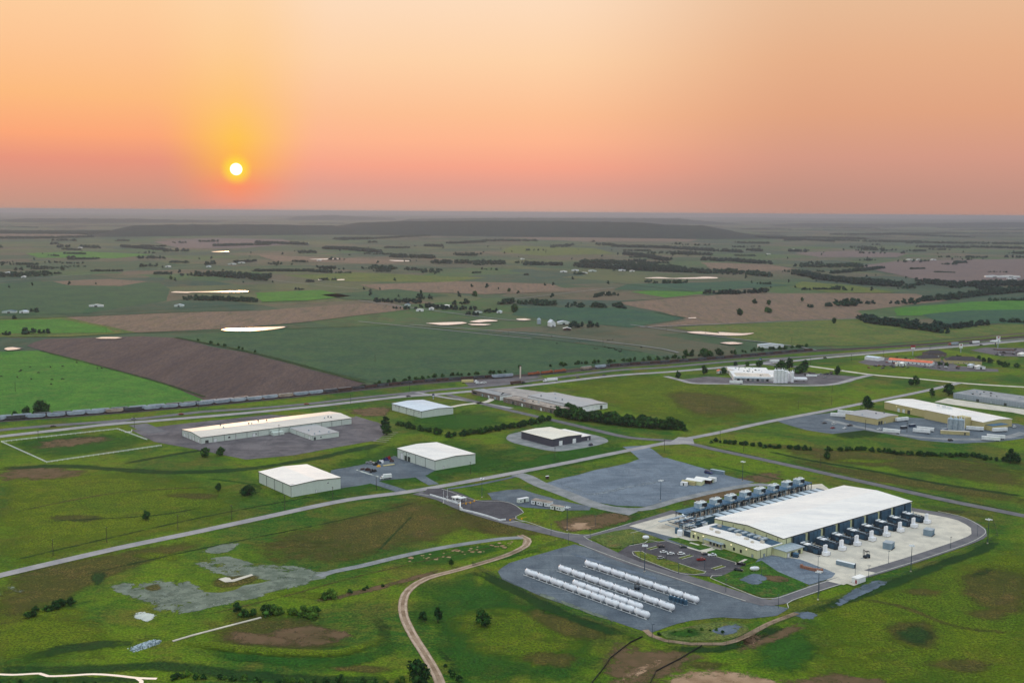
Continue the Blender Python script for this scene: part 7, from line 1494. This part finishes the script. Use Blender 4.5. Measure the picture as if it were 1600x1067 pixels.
# ------------------------------------------------------------------ wooded ridges beyond the plain
newmat('wooded_hill'); p = worldpos(); n1 = noi(p, .012, 6, .75); n2 = noi(p, .0015, 4, .6)
c = mixc(mrange(n1, .35, .65), lin((12, 32, 30)), lin((28, 52, 42))); c = mixc(mth('MULTIPLY', mrange(n2, .6, .75), .3), c, lin((66, 72, 48)))
surf(c, 1., n1, 1., 14, spec=.1)
def ridge(name, prof, base, depth, seed, rough=7.):
    """prof: (px, top row) along the skyline; base: (px, foot row)"""
    n = 150; x0, x1 = prof[0][0], prof[-1][0]; V = []; Fc = []; m_ = 22
    itp = lambda q, x: float(np.interp(x, [a for a, _ in q], [b for _, b in q]))
    for i in range(n + 1):
        px = x0 + (x1 - x0) * i / n; by = itp(base, px); gx, gy = G(px, by); dist = math.hypot(gx, gy); ty = itp(prof, px)
        mid = dist + depth * .35; f0 = mid / dist; eyl = 331.5 + (px - 800) * .0072; top = max(4, CAMH - (ty - eyl) / FL * mid)
        for j in range(m_ + 1):
            t = j / m_; fz = math.sin(math.pi * min(1, t / .7) / 2) ** .8 if t < .5 else max(0, math.cos(math.pi * (t - .5) / 1.0)) ** .7 * math.sin(math.pi * .5 / 1.4) ** .8
            k = 1 + depth * t / dist; x, y = gx * k, gy * k; z = top * fz * min(1, i / 5, (n - i) / 5) * 1.12
            z += rough * fz * mnoise.fractal((x / 160, y / 160, seed), 1., 2., 4) ; V.append((x, y, max(-1, z) if 0 < j < m_ else -2))
    for i in range(n):
        for j in range(m_): a = i * (m_ + 1) + j; b = a + m_ + 1; Fc += [(a, b, b + 1), (a, b + 1, a + 1)]
    o = bpy.data.objects.new(name, trimesh(name, V, Fc, 'wooded_hill')); C.objects.link(o); tag(o, kind='structure')
ridge('wooded_hill', [(140, 370), (180, 358), (210, 352), (260, 351), (400, 351), (460, 352), (520, 353), (560, 358), (640, 366)], [(140, 371), (300, 369), (500, 367), (640, 368)], 1600, 1.)
ridge('wooded_hill', [(500, 362), (530, 353), (560, 349), (620, 347), (720, 346), (860, 346.5), (1000, 348.5), (1040, 352), (1095, 353), (1130, 359), (1170, 367), (1230, 373)], [(500, 366), (700, 369), (900, 371), (1100, 374), (1230, 374)], 2200, 5.)
ridge('far_hill', [(590, 352), (640, 343), (760, 341.5), (900, 341.5), (1060, 342), (1100, 346), (1160, 350), (1240, 352)], [(590, 352), (900, 352), (1240, 353)], 3500, 9., 16)
ridge('far_hill', [(440, 344), (460, 339), (520, 336.5), (560, 339), (620, 341)], [(440, 345), (620, 345)], 4000, 11., 16)
ridge('far_hill', [(-60, 346), (40, 341), (200, 342), (330, 345), (420, 349)], [(-60, 352), (200, 352), (420, 351)], 4000, 12., 14)
ridge('far_hill', [(1180, 353), (1260, 349), (1400, 350), (1560, 347), (1700, 348)], [(1180, 356), (1400, 356), (1700, 358)], 4000, 13., 14)
# ------------------------------------------------------------------ haze
newmat('haze'); v = N('ShaderNodeVolumePrincipled'); v.inputs['Color'].default_value = (.44, .505, .62, 1); v.inputs['Density'].default_value = 5.3e-5; v.inputs['Anisotropy'].default_value = .42
o_ = N('ShaderNodeOutputMaterial'); lk(v.outputs[0], o_.inputs['Volume'])
tag(MB().box(-62000, -62000, -6, 62000, 62000, 216).build('haze', 'haze'), kind='stuff')
